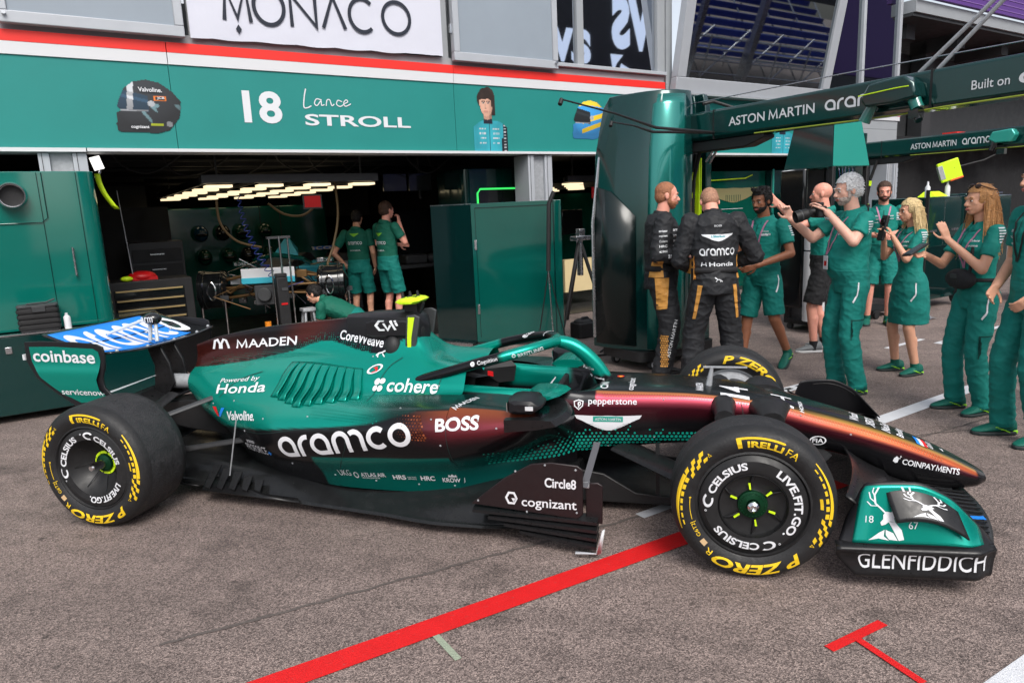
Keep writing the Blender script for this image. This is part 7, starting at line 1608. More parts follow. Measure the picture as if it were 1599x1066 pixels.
def person(key, label, pos, face, h=1.78, sex='m', skin='pale', hair=None, hlen='short', beard=None, top='polo', bottom='trousers', lean=0., hyaw=0., hpitch=0., la=None, ra=None, lh=None, rh=None, lf=(.0, .12, 8), rf=(.0, -.12, -8), shoe='team', belly=0., vox=.0065, shirt=None, hips=None, group=None):
    k = h/1.78; f = sex == 'f'; root = bpy.data.objects.new('person', None); COL.objects.link(root); root.location = (pos[0], pos[1], 0); root.rotation_euler = (0, 0, R(face)); root.empty_display_size = .2
    BASE[root.name] = Vector((0, 0, 0)); tag(root, label, 'person', group); PEOPLE[key] = root
    K = lambda p: Vector(p)*k
    hipc = Vector(hips)*k if hips else K((0, 0, .93)); T = Matrix.Translation(hipc) @ Matrix.Rotation(R(lean), 4, 'Y') @ Matrix.Translation(K((0, 0, -.93)))
    TT = lambda p: T @ K(p)
    sw = .165 if f else .195; SH = {1: TT((0, sw, 1.435)), -1: TT((0, -sw, 1.435))}
    arms = {1: la or ((-.03, .25, 1.14), (.10, .22, .92)), -1: ra or ((-.03, -.25, 1.14), (.10, -.22, .92))}; hands = {1: lh or {}, -1: rh or {}}
    feet = {1: lf, -1: rf}
    kn = {}; an = {}; hp_ = {}
    for s_ in (1, -1):
        fx, fy, fyaw = feet[s_][:3]; fz = feet[s_][3] if len(feet[s_]) > 3 else 0
        hp_[s_] = hipc+K((0, s_*.088, -.03)); an[s_] = Vector((fx*k, fy*k, (.085+fz)*k)); mid = (hp_[s_]+an[s_])/2; drop = (hp_[s_]-an[s_]).length; full = .83*k
        bend = math.sqrt(max(0.0009, (full/2)**2-(drop/2)**2)) if drop < full else .02
        fd = Vector((cos(R(fyaw)), sin(R(fyaw)), 0)); kn[s_] = mid+(fd*.85+Vector((1, 0, 0))*.15).normalized()*min(bend, .42)
    # ---- body: one surface, head to ankles
    b = MB()
    Hm = T @ Matrix.Translation(K((.02, 0, 1.52))) @ Matrix.Rotation(R(hyaw), 4, 'Z') @ Matrix.Rotation(R(hpitch), 4, 'Y') @ Matrix.Translation(K((.02, 0, .145)))
    Hs = k*(.96 if f else 1.)*.98; HH = Hm @ Matrix.Diagonal((Hs, Hs, Hs, 1)); HR = Hm.to_3x3()
    hp3 = lambda p: HH @ Vector(p)
    def hell(c, r, n=18, m=12, mbb=b): mbb.ell(hp3(c), tuple(q*Hs for q in r), HR, n, m)
    hell((-.012, 0, .03), (.098, .076, .09)); hell((.02, 0, -.035), (.072, .064, .075)); hell((.048, 0, -.085), (.034, .036, .028)); hell((.055, .0, -.01), (.035, .058, .05))
    cap(b, hp3((.082, 0, .012)), hp3((.106, 0, -.03)), .009*Hs, .0145*Hs); hell((.1, .011, -.034), (.011, .009, .008)); hell((.1, -.011, -.034), (.011, .009, .008))
    cap(b, hp3((.081, .035, .022)), hp3((.083, -.035, .022)), .012*Hs); cap(b, hp3((.085, .018, -.064)), hp3((.085, -.018, -.064)), .0095*Hs)
    for s_ in (1, -1): b.ell(hp3((-.008, s_*.078, -.005)), (.02*Hs, .009*Hs, .033*Hs), HR, 10, 8); hell((.055, s_*.042, -.02), (.022, .018, .022))
    nk = TT((-.005, 0, 1.46)); cap(b, nk, hp3((-.015, 0, -.05)), (.047 if f else .06)*k, (.045 if f else .056)*k)
    def rings(sec, mb, inf=0.):
        rows = []
        for z, hw, hd, off in sec:
            z0 = z; c_ = T @ (K((off, 0, z0))) if z >= .95 else hipc+K((off, 0, z-.93)); M3 = T.to_3x3() if z >= .95 else Matrix.Identity(3)
            rows.append([c_+M3 @ Vector(((hd+inf)*k*cos(a)*(1+.0*cos(a)), (hw+inf)*k*sin(a)*(1-.12*abs(cos(a))), 0)) for a in [2*pi*i/24 for i in range(24)]])
        mb.grid(rows, closed=True, caps=True)
    if f: SEC = [(.84, .155, .1, -.01), (.93, .172, .112, -.015), (1.02, .15, .1, -.005), (1.10, .125, .088, 0), (1.2, .135, .1, .005), (1.3, .15, .122, .018), (1.36, .155, .115, .012), (1.44, .14, .085, -.005), (1.485, .09, .06, -.01)]
    else: SEC = [(.84, .155, .105, -.01), (.93, .165, .115, -.005), (1.04, .155, .112+belly*.8, belly*.6), (1.14, .155, .115+belly, belly*.8), (1.24, .165, .118+belly*.6, belly*.4), (1.34, .18, .122, .005), (1.42, .178, .105, -.005), (1.475, .12, .078, -.012), (1.51, .07, .06, -.012)]
    rings(SEC, b)
    wr = {}
    for s_ in (1, -1):
        e, w_ = (Vector(q)*k for q in arms[s_]); wr[s_] = (e, w_); cap(b, SH[s_], e, (.045 if f else .053)*k, (.036 if f else .041)*k); cap(b, e, w_, (.037 if f else .042)*k, (.025 if f else .029)*k)
        H_ = hands[s_]; d = Vector(H_.get('d', tuple((w_-e).normalized()))); n_ = Vector(H_.get('n', (0, -s_, 0)))
        hand(b, w_, d, n_, s_*H_.get('flip', 1), k*(.92 if f else 1.), H_.get('curl', .45), point=H_.get('point', False))
        cap(b, hp_[s_], kn[s_], .085*k, .056*k); cap(b, kn[s_], an[s_], .056*k, .038*k); cap(b, kn[s_].lerp(an[s_], .3)-K((.012, 0, 0)), kn[s_].lerp(an[s_], .45)-K((.01, 0, 0)), .052*k, .045*k)
    body = blob('body', b, SK[skin], root, vox, 3)
    # ---- face
    b = MB()
    for s_ in (1, -1): b.ell(hp3((.083, s_*.032, .002)), (.0085*Hs, .0135*Hs, .0075*Hs), HR, 10, 8)
    b.build('eyes', EYEW, root, fixn=False); b = MB()
    for s_ in (1, -1): b.ell(hp3((.0895, s_*.031, .0015)), (.004*Hs, .0062*Hs, .0064*Hs), HR, 8, 6); 
    b.build('irises', EYED, root, fixn=False)
    hc = HAIR[hair or 'brown']; b = MB()
    for s_ in (1, -1): b.tube([hp3((.092, s_*.017, .024)), hp3((.093, s_*.034, .029)), hp3((.083, s_*.05, .022))], .0045*Hs, 6); b.tube([hp3((.09, s_*.022, .0085)), hp3((.091, s_*.032, .0105)), hp3((.086, s_*.043, .007))], .0022*Hs, 5)
    b.build('eyebrows', hc if hair not in ('white', 'short', 'blonde') else HAIR['brown' if hair != 'white' else 'white'], root, fixn=False)
    b = MB(); b.tube([hp3((.09, .024, -.064)), hp3((.098, .01, -.0615)), hp3((.098, -.01, -.0615)), hp3((.09, -.024, -.064))], [.003*Hs, .0055*Hs, .0055*Hs, .003*Hs], 6); b.tube([hp3((.089, .022, -.068)), hp3((.096, 0, -.071)), hp3((.089, -.022, -.068))], [.003*Hs, .006*Hs, .003*Hs], 6); b.build('lips', LIP, root, fixn=False)
    # ---- hair
    b = MB(); STR = []
    if hlen != 'bald':
        th = {'crop': .003, 'short': .010, 'mid': .017, 'full': .018, 'long': .016}[hlen]
        hell((-.02, 0, .04), (.093+th, .076+th*.8, .085+th), 20, 14, b)
        hell((-.045, 0, -.005), (.066+th, .072+th*.6, .072), 18, 12, b)
        for s_ in (1, -1): b.ell(hp3((.0, s_*.066, .025)), (.03*Hs, (.012+th*.5)*Hs, .035*Hs), HR, 10, 8)
        if hlen == 'full':
            for i in range(16):
                a = i*.4; hell((.0+.05*cos(a*2.1), .05*sin(a*1.7), .115+.008*sin(a*5)), (.026, .024, .02), 8, 6, b)
            hell((.055, 0, .105), (.03, .05, .022), 12, 8, b)
        if hlen == 'long':
            ln = .40 if key == 'brunette' else .36
            for i in range(29):
                a = -1.85+3.7*i/28; x0, y0 = -.03-.075*cos(a), .085*sin(a); p0 = hp3((x0*.9, y0*.9, .07)); p1 = hp3((x0*1.15-.005, y0*1.08, -.04)); wv = .018*sin(i*2.3)
                back = Vector((-.02, 0, 0)); fwd = .07 if abs(a) > 1.2 and key == 'brunette' else 0
                p2 = p1+HR @ Vector((-.015+fwd*.5, y0*.25+wv, 0))*Hs+Vector((0, 0, -ln*.45))*k; p3 = p2+Vector((fwd*.4+.012*sin(i*3.1), y0*.15-wv, -ln*.5*(.85+.15*sin(i*1.9))))*k
                P = smooth([p0, p1, p2, p3], 4); b.tube(P, [.021*k*(1-.5*(j/(len(P)-1))**2) for j in range(len(P))], 8)
                for q in range(9):      # loose strands over each lock
                    o1 = HR @ Vector((.021*sin(q*1.9+i), .021*cos(q*2.3+i*.7), 0))*k; o2 = Vector((.03*sin(q*2.7+i*1.3), .03*cos(q*1.7+i), -.02*(q % 3)))*k
                    STR.append([p0+o1*.6, p1+o1, p2+o1+o2*.5, p3+o2])
        ho = blob('hair', b, hc, root, .005, 2 if hlen != 'long' else 5, amp={'mid': .002, 'crop': .0008, 'short': .003, 'full': .0038, 'long': .004}[hlen], fr=70 if hlen != 'long' else 48, zf={'long': .12, 'full': .6}.get(hlen, .35))
        me = ho.data; bb = bmesh.new(); bb.from_mesh(me); Hi = HH.inverted(); kill = []
        for v in bb.verts:
            q = Hi @ v.co
            lim = .068 if hlen != 'crop' else .06
            if q.x > .045-.0 and q.z < lim and abs(q.y) < .075 and q.z > -.13: kill.append(v)
            elif hlen in ('short', 'mid', 'full', 'crop') and q.x > .012 and q.z < .0: kill.append(v)
        if hlen in ('full', 'short', 'mid', 'long'):      # tufts and strands on top of the hair cap
            rh_ = random.Random(len(key)*7+3); bb.normal_update(); vv = [v for v in bb.verts if v not in set(kill)]; b = MB()
            for v in rh_.sample([v for v in vv if v.is_valid], min(len(vv), 230 if hlen != 'long' else 120)):
                q = Hi @ v.co
                if q.z < -.06 and hlen != 'long': continue
                n_ = v.normal; dn = (HR @ Vector((.25 if hlen == 'full' else -.6, .2*rh_.uniform(-1, 1), -.25 if hlen != 'full' else .35))-n_*.1); dn = (dn-n_*dn.dot(n_)*.8).normalized(); L_ = (.02 if hlen == 'full' else .018 if hlen in ('short', 'mid') else .05)*k
                b.tube([v.co-n_*.004, v.co+n_*.004+dn*L_*.5, v.co+n_*.002+dn*L_], [.0042*k, .0036*k, .001], 5)
            for s4 in STR:
                Pq = smooth(s4, 4); b.tube(Pq, [.0028*k*(1-.4*(j/(len(Pq)-1))) for j in range(len(Pq))], 5)
            b.build('hair_strands', hc, ho, fixn=False)
        bmesh.ops.delete(bb, geom=kill, context='VERTS'); bb.to_mesh(me); bb.free()
    if beard:
        b = MB(); hell((.028, 0, -.058), (.0655, .0635, .051), 18, 12, b); hell((.05, 0, -.088), (.0355, .0385, .0295), 14, 10, b)
        for s_ in (1, -1): b.ell(hp3((.02, s_*.064, -.03)), (.022*Hs, .009*Hs, .04*Hs), HR, 10, 8)
        cap(b, hp3((.095, .02, -.052)), hp3((.095, -.02, -.052)), .0075*Hs)
        bo_ = blob('beard', b, HAIR[beard], root, .005, 1, amp=.0025, fr=70)
        bb = bmesh.new(); bb.from_mesh(bo_.data); Hi = HH.inverted(); kill = []
        for v in bb.verts:
            q = Hi @ v.co
            if (q.z > -.045 and q.x > .035 and not (q.x > .088 and q.z < -.046)) or (q.x > .08 and -.075 < q.z < -.058 and abs(q.y) < .022): kill.append(v)
        bmesh.ops.delete(bb, geom=kill, context='VERTS'); bb.to_mesh(bo_.data); bb.free()
    # ---- clothes
    def legs(mb, to, ra_, rb_, ext=.0):
        for s_ in (1, -1):
            q = kn[s_].lerp(an[s_], to) if to >= 0 else hp_[s_].lerp(kn[s_], 1+to)
            if to > 0: cap(mb, hp_[s_], kn[s_], .104*k, .078*k); cap(mb, kn[s_], q, .078*k, rb_*k, True)
            else: cap(mb, hp_[s_], q, .106*k, rb_*k, True)
    tw = .014
    if top in ('polo', 'plain'):
        b = MB(); rings([s_ for s_ in SEC if s_[0] >= .84 or True][0 if bottom != 'skirt' else 1:], b, tw)
        for s_ in (1, -1):
            e = wr[s_][0]; q = SH[s_].lerp(e, .66); cap(b, SH[s_], q, (.066 if not f else .056)*k, (.064 if not f else .053)*k, True)
        m_ = shirt or SHIRT; so_ = blob('shirt', b, m_, root, .0075, 3, amp=.005, fr=8, fold=.0045)
        b = MB(); c0 = TT((-.012, 0, 1.475)); R3_ = T.to_3x3(); rows = []
        for j, (rr, dz) in enumerate(((.098, -.012), (.082, .03), (.074, .05), (.09, .026), (.106, -.012))): rows.append([c0+R3_ @ Vector((rr*k*1.02*cos(a)+(.012*k if dz < 0 else 0), rr*k*.95*sin(a), (dz-.022*cos(a))*k)) for a in [.25+(2*pi-.5)*i/22 for i in range(23)]])
        b.grid(rows); o = b.build('collar', m_, root); o.modifiers.new('s', 'SOLIDIFY').thickness = .004
        PEOPLE[key+'_shirt'] = so_
    if top == 'suit':
        b = MB(); rings(SEC, b, .036)
        for s_ in (1, -1):
            e, w_ = wr[s_]; cap(b, SH[s_], e, .084*k, .07*k); cap(b, e, e.lerp(w_, .93), .07*k, .05*k, True); q = an[s_]; cap(b, hp_[s_], kn[s_], .118*k, .094*k); cap(b, kn[s_], q-Vector((0, 0, .035*k)), .094*k, .085*k, True)
        cap(b, TT((-.012, 0, 1.45)), TT((0, 0, 1.535)), .078*k, .07*k, True)
        so_ = blob('race_suit', b, SUIT, root, .0075, 3, amp=.008, fr=7, fold=.007); PEOPLE[key+'_shirt'] = so_
        b = MB(); rr = [Vector((.150*k*cos(a)*1.0, .195*k*sin(a), 1.03*k)) for a in [2*pi*i/30 for i in range(31)]]
        for dz in (-.022, .022): pass
        b.grid([[T @ (Vector((p.x, p.y, p.z+dz*k))) for p in rr] for dz in (-.024, .024)]); o = b.build('belt', BLKC, root); o.modifiers.new('s', 'SOLIDIFY').thickness = .006
    if bottom == 'trousers': b = MB(); rings(SEC[:3], b, .018); legs(b, 1.06, .1, .07); PEOPLE[key+'_bottom'] = blob('trousers', b, TROUS, root, .0075, 3, amp=.006, fr=8, fold=.005)
    elif bottom in ('shorts', 'black_shorts'): b = MB(); rings(SEC[:3], b, .02); legs(b, -.08, .1, .098); PEOPLE[key+'_bottom'] = blob('shorts', b, TROUS if bottom == 'shorts' else BLKC, root, .0075, 3, amp=.006, fr=8, fold=.005)
    elif bottom == 'skirt':
        b = MB(); rows = []
        for z, hw, hd in ((1.05, .142, .11), (.97, .185, .14), (.88, .205, .16), (.7, .21, .18), (.53, .205, .18)): rows.append([K((hd*cos(a)-.01, hw*sin(a), z)) for a in [2*pi*i/28 for i in range(28)]])
        b.grid(rows, closed=True, caps=True); PEOPLE[key+'_bottom'] = blob('skirt', b, TROUS, root, .0075, 3, amp=.005, fr=8, fold=.004)
    # ---- shoes
    for s_ in (1, -1):
        fx, fy, fyaw = feet[s_][:3]; fz = feet[s_][3] if len(feet[s_]) > 3 else 0; tilt = feet[s_][4] if len(feet[s_]) > 4 else 0
        M = Matrix.Translation((fx*k, fy*k, fz*k)) @ Matrix.Rotation(R(fyaw), 4, 'Z') @ Matrix.Rotation(R(tilt), 4, 'Y') @ Matrix.Diagonal((k*.97, k*.97, k, 1))
        b = MB(); rows = []
        for x, hw, zt in ((-.09, .02, .075), (-.08, .037, .112), (-.04, .042, .118), (.0, .042, .108), (.05, .046, .082), (.11, .05, .062), (.155, .043, .045), (.185, .026, .036), (.193, .008, .03)): rows.append([M @ Vector((x, hw*cy_, .022+(zt-.022)*cz_)) for cy_, cz_ in ((-1, 0), (-1, .5), (-.75, .85), (-.35, 1), (.35, 1), (.75, .85), (1, .5), (1, 0))])
        b.grid(rows, closed=True, caps=True); sm_ = {'team': SHOE, 'black': SHOEB, 'grey': SHOEG}[shoe]; sh_ = b.build('shoe', sm_, root, ang=60)
        md = sh_.modifiers.new('sub', 'SUBSURF'); md.levels = 1; md.render_levels = 1
        b = MB(); P = [(x, -hw*1.06) for x, hw in ((-.09, .02), (-.07, .037), (0, .04), (.1, .05), (.16, .045), (.195, .015))]; P = P+[(x, -y) for x, y in reversed(P)]
        b.prism(P, M @ Matrix.Translation((0, 0, .001)), .024); b.build('sole', {'team': SOLED, 'black': SHOEB, 'grey': SOLEW}[shoe], sh_, bevel=.006)
        if shoe == 'team':
            b = MB()
            for q, zz in ((0, .042), (.018, .05), (.036, .058)):
                for sy in (1, -1): b.tube([M @ Vector((-.035+q+u*.06, sy*(.0385+.003*u), zz-.022*(1-u)**2)) for u in (0, .25, .5, .75, 1)], .003, 5)
            b.build('shoe_stripe', SOLE, sh_); b = MB(); b.box(-.092, -.06, -.03, .03, .012, .034, M); b.build('heel', SOLE, sh_, bevel=.006)
        if bottom != 'trousers' and top != 'suit':
            b = MB(); cap(b, an[s_]+K((0, 0, -.03)), an[s_].lerp(kn[s_], .10), .043*k, .043*k, True); b.build('sock', BLKC if shoe != 'team' else SHOE, root)
    return root
def lanyard(key, badge=True, col=LANY):
    r = PEOPLE[key]; so_ = PEOPLE[key+'_shirt']; tr = BVHTree.FromPolygons([v.co for v in so_.data.vertices], [p.vertices for p in so_.data.polygons]); b = MB()
    for sg in (1, -1):
        rows = []
        for i in range(11):
            u = i/10; y = sg*(.075*(1-u)+.004); z = (1.46-.30*u)*SCALE[key]; l, n_, _, _ = tr.ray_cast(Vector((2, y, z)), Vector((-1, 0, 0)))
            if l is None: continue
            rows.append([l+Vector((.006, -.009, 0)), l+Vector((.006, .009, 0))])
        b.grid(rows)
    o = b.build('lanyard', col, r, fixn=False)
    if badge:
        l, _, _, _ = tr.ray_cast(Vector((2, 0, 1.10*SCALE[key])), Vector((-1, 0, 0))); b = MB(); b.box(l.x+.008, l.x+.012, -.035, .035, l.z-.06, l.z+.055); b.build('badge', BADGE, o, off=(0, 0, 0), bevel=.002)
        b = MB(); b.box(l.x+.0122, l.x+.0128, -.02, .02, l.z-.03, l.z+.01); b.build('badge_photo', REDM, o, off=(0, 0, 0))
SCALE = {}
def sleeve_marks(key, view, cx, cz, n=5, w_=.055, rot=0):
    r = PEOPLE[key]; so_ = PEOPLE[key+'_shirt']; b = ([], [])
    for i in range(n): b = merge2([b, poly2([(0, .02*i*10), (1-.1*(i % 3), .02*i*10), (1-.1*(i % 3), .02*i*10+.09), (0, .02*i*10+.09)])])
    decal_p(so_, r, b, (cx, cz), w_, .018*n, view, WHITE_G, 'sleeve_marks', rot, .02)
# --- the two men in black race suits
g2 = 'men in black race suits'
person('suitL', 'man with ginger beard in black and gold race suit, in profile beside the gantry tower', (-.50, 2.80), 8, 1.85, skin='pink', hair='ginger', hlen='crop', beard='ginger', top='suit', bottom='none', ra=((-.06, -.27, 1.16), (.20, -.12, 1.12)), la=((-.02, .26, 1.14), (.22, .10, 1.08)), rh={'d': (.8, .6, 0), 'n': (0, .3, -1)}, shoe='black', hpitch=4, lf=(.02, .13, 12), rf=(-.02, -.11, -6), group=g2)
r = PEOPLE['suitL']; so_ = PEOPLE['suitL_shirt']
decal_p(so_, r, poly2([(0, 0), (1, .05), (.9, 1), (.25, 1)]), (-.07, 1.07), .13, .16, 'right', GOLD, 'gold_panel'); decal_p(so_, r, poly2([(.15, 0), (.85, .05), (1, 1), (0, 1)]), (-.02, .84), .13, .30, 'right', GOLD, 'gold_panel')
hexs = []
for i in range(5):
    for j in range(14): hexs.append([(i+.5*(j % 2)+.42*cos(pi/3*q), j*.87+.42*sin(pi/3*q)) for q in range(6)])
decal_p(so_, r, poly2(*hexs), (-.0, .30), .075, .30, 'right', GOLD, 'gold_honeycomb', 0, 1)
decal_p(so_, r, text2d('aramco', .02), (.10, 1.19), .15, .035, 'right', WHITE_G); decal_p(so_, r, text2d('ASTON MARTIN', .006), (.07, .42), .36, .035, 'right', WHITE_G, rot=78)
for i, t_ in enumerate(('servicenow', 'cognizant', 'Cohere', 'HRC', 'citi')): decal_p(so_, r, text2d(t_, .02), (.0-.02, 1.42-.045*i), .075, .022, 'right', WHITE_G)
for i, t_ in enumerate(('arm', 'BOSS', 'JCB', 'puma', 'Honda')): decal_p(so_, r, text2d(t_, .02), (.11, 1.42-.05*i), .05, .02, 'right', WHITE_G)
person('suitM', 'man seen from behind in black race suit with white lettering on the back, head bowed', (-.035, 2.42), 101, 1.84, skin='pink', hair='short', hlen='crop', top='suit', bottom='none', lean=6, hpitch=42, la=((.06, .29, 1.12), (.30, .10, 1.02)), ra=((.05, -.36, 1.14), (.30, -.10, 1.04)), shoe='black', lf=(.02, .20, 14), rf=(.0, -.20, -14), group=g2)
r = PEOPLE['suitM']; so_ = PEOPLE['suitM_shirt']
decal_p(so_, r, wings2(1.), (0, 1.355), .27, .062, 'back', WHITE_G); decal_p(so_, r, poly2([(0, 0), (1, 0), (1, 1), (0, 1)]), (0, 1.365), .12, .02, 'back', mat('patch_teal', srgb(90, 150, 160), .6)); decal_p(so_, r, round_word('aramco', .21), (0, 1.235), .30, .062, 'back', WHITE_G); decal_p(so_, r, text2d('Honda', .015), (-.03, 1.13), .21, .036, 'back', WHITE_G)
decal_p(so_, r, merge2([strip([(0, 0), (.15, 1)], .2), strip([(1, 0), (.85, 1)], .2), strip([(.1, .45), (.9, .45)], .2)]), (.115, 1.13), .045, .036, 'back', WHITE_G); decal_p(so_, r, merge2([strip([(0, .9), (.5, .5), (.9, .45), (1.4, .1)], .2), strip([(.5, .5), (.2, .1)], .15), strip([(1.0, .5), (1.0, 0)], .15)]), (.0, 1.0), .07, .045, 'back', WHITE_G); decal_p(so_, r, text2d('BOSS', .02), (0, 1.455), .06, .016, 'back', WHITE_G)
for sg in (1, -1):
    decal_p(so_, r, poly2([(0, 0), (.35, 0), (1, 1), (.5, 1)] if sg > 0 else [(1, 0), (.65, 0), (0, 1), (.5, 1)]), (sg*.165, .80), .07, .30, 'back', GOLD, 'gold_panel'); decal_p(so_, r, poly2([(0, 0), (1, 0), (.7, 1), (.2, 1)]), (sg*.19, 1.10), .03, .2, 'back', GOLD, 'gold_panel')
# --- team members on the right
g3 = 'team members in teal kit'
SCALE.update(beard=1., white=1.02, blonde=.9, brunette=.945, bg=1.03, edge=1.03, pink=1.)
person('beard', 'dark bearded young man in teal polo and shorts right of the black suits', (.46, 3.28), -128, 1.76, skin='brown', hair='black', hlen='full', beard='black', bottom='shorts', hyaw=-2, hpitch=8, la=((.02, .30, 1.16), (.26, .10, 1.06)), ra=((.05, -.27, 1.15), (.30, -.10, 1.1)), lf=(-.22, .16, 10, .06, 25), rf=(.16, -.12, -5), group=g3); lanyard('beard', False); sleeve_marks('beard', 'left', -.0, 1.36)
decal_p(PEOPLE['beard_shirt'], PEOPLE['beard'], text2d('aramco', .02), (.09, 1.33), .08, .02, 'front', WHITE_G)
person('white', 'white haired man in teal polo and trousers, one hand raised, camera in the other', (1.06, 2.40), -163, 1.82, skin='pale', hair='white', hlen='mid', beard='grey', bottom='trousers', belly=.045, hpitch=6, la=((.13, .26, 1.27), (.25, .07, 1.50)), ra=((.20, -.26, 1.28), (.42, -.20, 1.45)), lh={'d': (.35, -.6, .55), 'n': (.5, -.3, -.6), 'curl': .6}, rh={'d': (.45, .05, .9), 'n': (.4, .9, -.1), 'curl': .75, 'point': True}, lf=(-.03, .13, 14), rf=(.03, -.10, -4), group=g3); lanyard('white'); sleeve_marks('white', 'left', .0, 1.40, 6)
decal_p(PEOPLE['white_shirt'], PEOPLE['white'], text2d('BOSS', .02), (-.09, 1.34), .07, .02, 'front', WHITE_G); decal_p(PEOPLE['white_shirt'], PEOPLE['white'], text2d('PEPPER', .02), (-.09, 1.29), .07, .018, 'front', WHITE_G)
person('pink', 'bald man in teal shirt and black shorts reaching into the gantry frame, mostly hidden', (1.16, 4.16), 170, 1.80, skin='pink', hair='short', hlen='bald', bottom='black_shorts', shoe='grey', la=((.24, .28, 1.35), (.44, .18, 1.56)), ra=((.26, -.25, 1.38), (.5, -.2, 1.62)), lf=(.06, .14, 18), rf=(-.04, -.14, -10), group=g3)
person('bg', 'dark haired bearded man in teal polo and shorts standing behind the blonde woman', (2.13, 5.80), -98, 1.80, skin='pink', hair='brown', hlen='short', beard='brown', bottom='shorts', hpitch=6, la=((.03, .27, 1.17), (.27, .08, 1.16)), ra=((.03, -.27, 1.17), (.27, -.06, 1.14)), group=g3); lanyard('bg', False); sleeve_marks('bg', 'front', .17, 1.38, 5, .05)
person('blonde', 'blonde woman in teal polo and skirt holding up a dark phone with both hands', (1.72, 3.13), -166, 1.60, sex='f', skin='tan', hair='blonde', hlen='long', bottom='skirt', hpitch=2, la=((.16, .20, 1.20), (.23, .06, 1.42)), ra=((.17, -.19, 1.20), (.26, -.05, 1.40)), lh={'d': (.35, -.25, .9), 'n': (.7, -.6, 0), 'curl': .6}, rh={'d': (.35, .25, .9), 'n': (.7, .6, 0), 'curl': .6}, lf=(-.04, .13, 16), rf=(.04, -.10, -4), group=g3); lanyard('blonde', False); sleeve_marks('blonde', 'left', .0, 1.27)
person('brunette', 'long haired woman in teal polo and trousers raising her open hands beside her phone', (1.82, 1.88), -164, 1.69, sex='f', skin='tan', hair='auburn', hlen='long', bottom='trousers', la=((.13, .22, 1.16), (.28, .03, 1.38)), ra=((.16, -.20, 1.17), (.38, -.10, 1.27)), lh={'d': (.35, -.15, .92), 'n': (-.2, -.9, .1), 'curl': .12}, rh={'d': (.85, .3, -.1), 'n': (.0, .5, .85), 'curl': .55}, lf=(-.03, .12, 12), rf=(.05, -.09, -4), group=g3); lanyard('brunette', False); sleeve_marks('brunette', 'left', .0, 1.34, 6)
person('edge', 'dark haired man in teal shirt and trousers standing at the right edge', (1.915, 1.20), -170, 1.83, skin='tan', hair='brown', hlen='short', bottom='trousers', la=((-.02, .25, 1.15), (.12, .17, .98)), ra=((.0, -.25, 1.15), (.16, -.14, 1.0)), lf=(-.02, .13, 14), rf=(.06, -.12, -4), group=g3); lanyard('edge', False, MATS['black_matt']); sleeve_marks('edge', 'left', .0, 1.4)
DSEAM = mat('garment_seam', srgb(0, 66, 60), .8)
for k_, zc in (('white', 1.36), ('bg', 1.36), ('blonde', 1.2), ('brunette', 1.27), ('beard', 1.33), ('edge', 1.36)):
    so_ = PEOPLE[k_+'_shirt']; r_ = PEOPLE[k_]
    decal_p(so_, r_, poly2([(0, 0), (1, 0), (1, 1), (0, 1)]), (0, zc+.03), .006, .14, 'front', DSEAM, 'placket')
    for i, t_ in enumerate(('aramco', 'BOSS', 'Honda')): decal_p(so_, r_, text2d(t_, .02), (-.085, zc+.03-.04*i), .06, .016, 'front', WHITE_G)
    for i, t_ in enumerate(('Cohere', 'puma')): decal_p(so_, r_, text2d(t_, .02), (.085, zc+.03-.04*i), .055, .016, 'front', WHITE_G)
    P2 = PEOPLE.get(k_+'_bottom')
    if P2 and k_ != 'blonde':
        for vw in ('left', 'right'): decal_p(P2, r_, strip([(0, 0), (.05, .5), (0, 1)], .03), (.0, .62*SCALE[k_]), .004, .42 if k_ in ('white', 'brunette', 'edge') else .2, vw, DSEAM, 'side_seam')
        decal_p(P2, r_, strip([(0, 0), (0, 1), (1, 1), (1, 0)], .05), (.01, .56*SCALE[k_]), .15, .17, 'left', DSEAM, 'cargo_pocket') if k_ in ('white', 'brunette', 'edge') else None
for k_ in ('white', 'blonde', 'brunette', 'edge', 'beard'):
    o = PEOPLE.get(k_+'_bottom'); z_ = .84*SCALE[k_]
    if o: decal_p(o, PEOPLE[k_], strip([(0, 0), (.3, .35), (.42, 1)], .1), (.05, z_+.02), .05, .17, 'left', WHITE_G, 'pocket_piping')
# --- mechanics in the garage
P_ = SNW(.95, 7.15); person('mechA', 'tall mechanic in green polo and shorts, hand at chin, inside the garage', (P_.x, P_.y), 62, 1.86, skin='pink', hair='brown', hlen='short', shirt=SHIRTD, bottom='shorts', la=((.05, .27, 1.2), (.25, .05, 1.18)), ra=((.1, -.27, 1.22), (.19, -.06, 1.50)), rh={'d': (.2, .3, .9), 'n': (-.3, .9, 0), 'curl': 1.1}, vox=.008, group='mechanics in the garage')
P_ = SNW(.72, 7.75); person('mechB', 'mechanic in green polo with one hand on hip, back turned, inside the garage', (P_.x, P_.y), 96, 1.76, skin='tan', hair='black', hlen='short', shirt=SHIRTD, bottom='shorts', la=((-.08, .36, 1.15), (.02, .22, .94)), lh={'d': (.3, -.5, -.2), 'n': (0, -.9, -.2), 'curl': 1.0}, hpitch=14, vox=.008, group='mechanics in the garage')
P_ = SNW(.05, 6.35); person('crouch', 'crouching mechanic in green polo working low beside the right wheel drum', (P_.x, P_.y), 186, 1.78, skin='tan', hair='black', hlen='short', shirt=SHIRTD, bottom='shorts', hips=(-.12, 0, .34), lean=66, hpitch=-40, la=((.38, .18, .30), (.55, .10, .22)), ra=((.38, -.18, .30), (.55, -.10, .22)), lf=(.0, .16, 5), rf=(-.02, -.16, -5), vox=.008, group='mechanics in the garage')
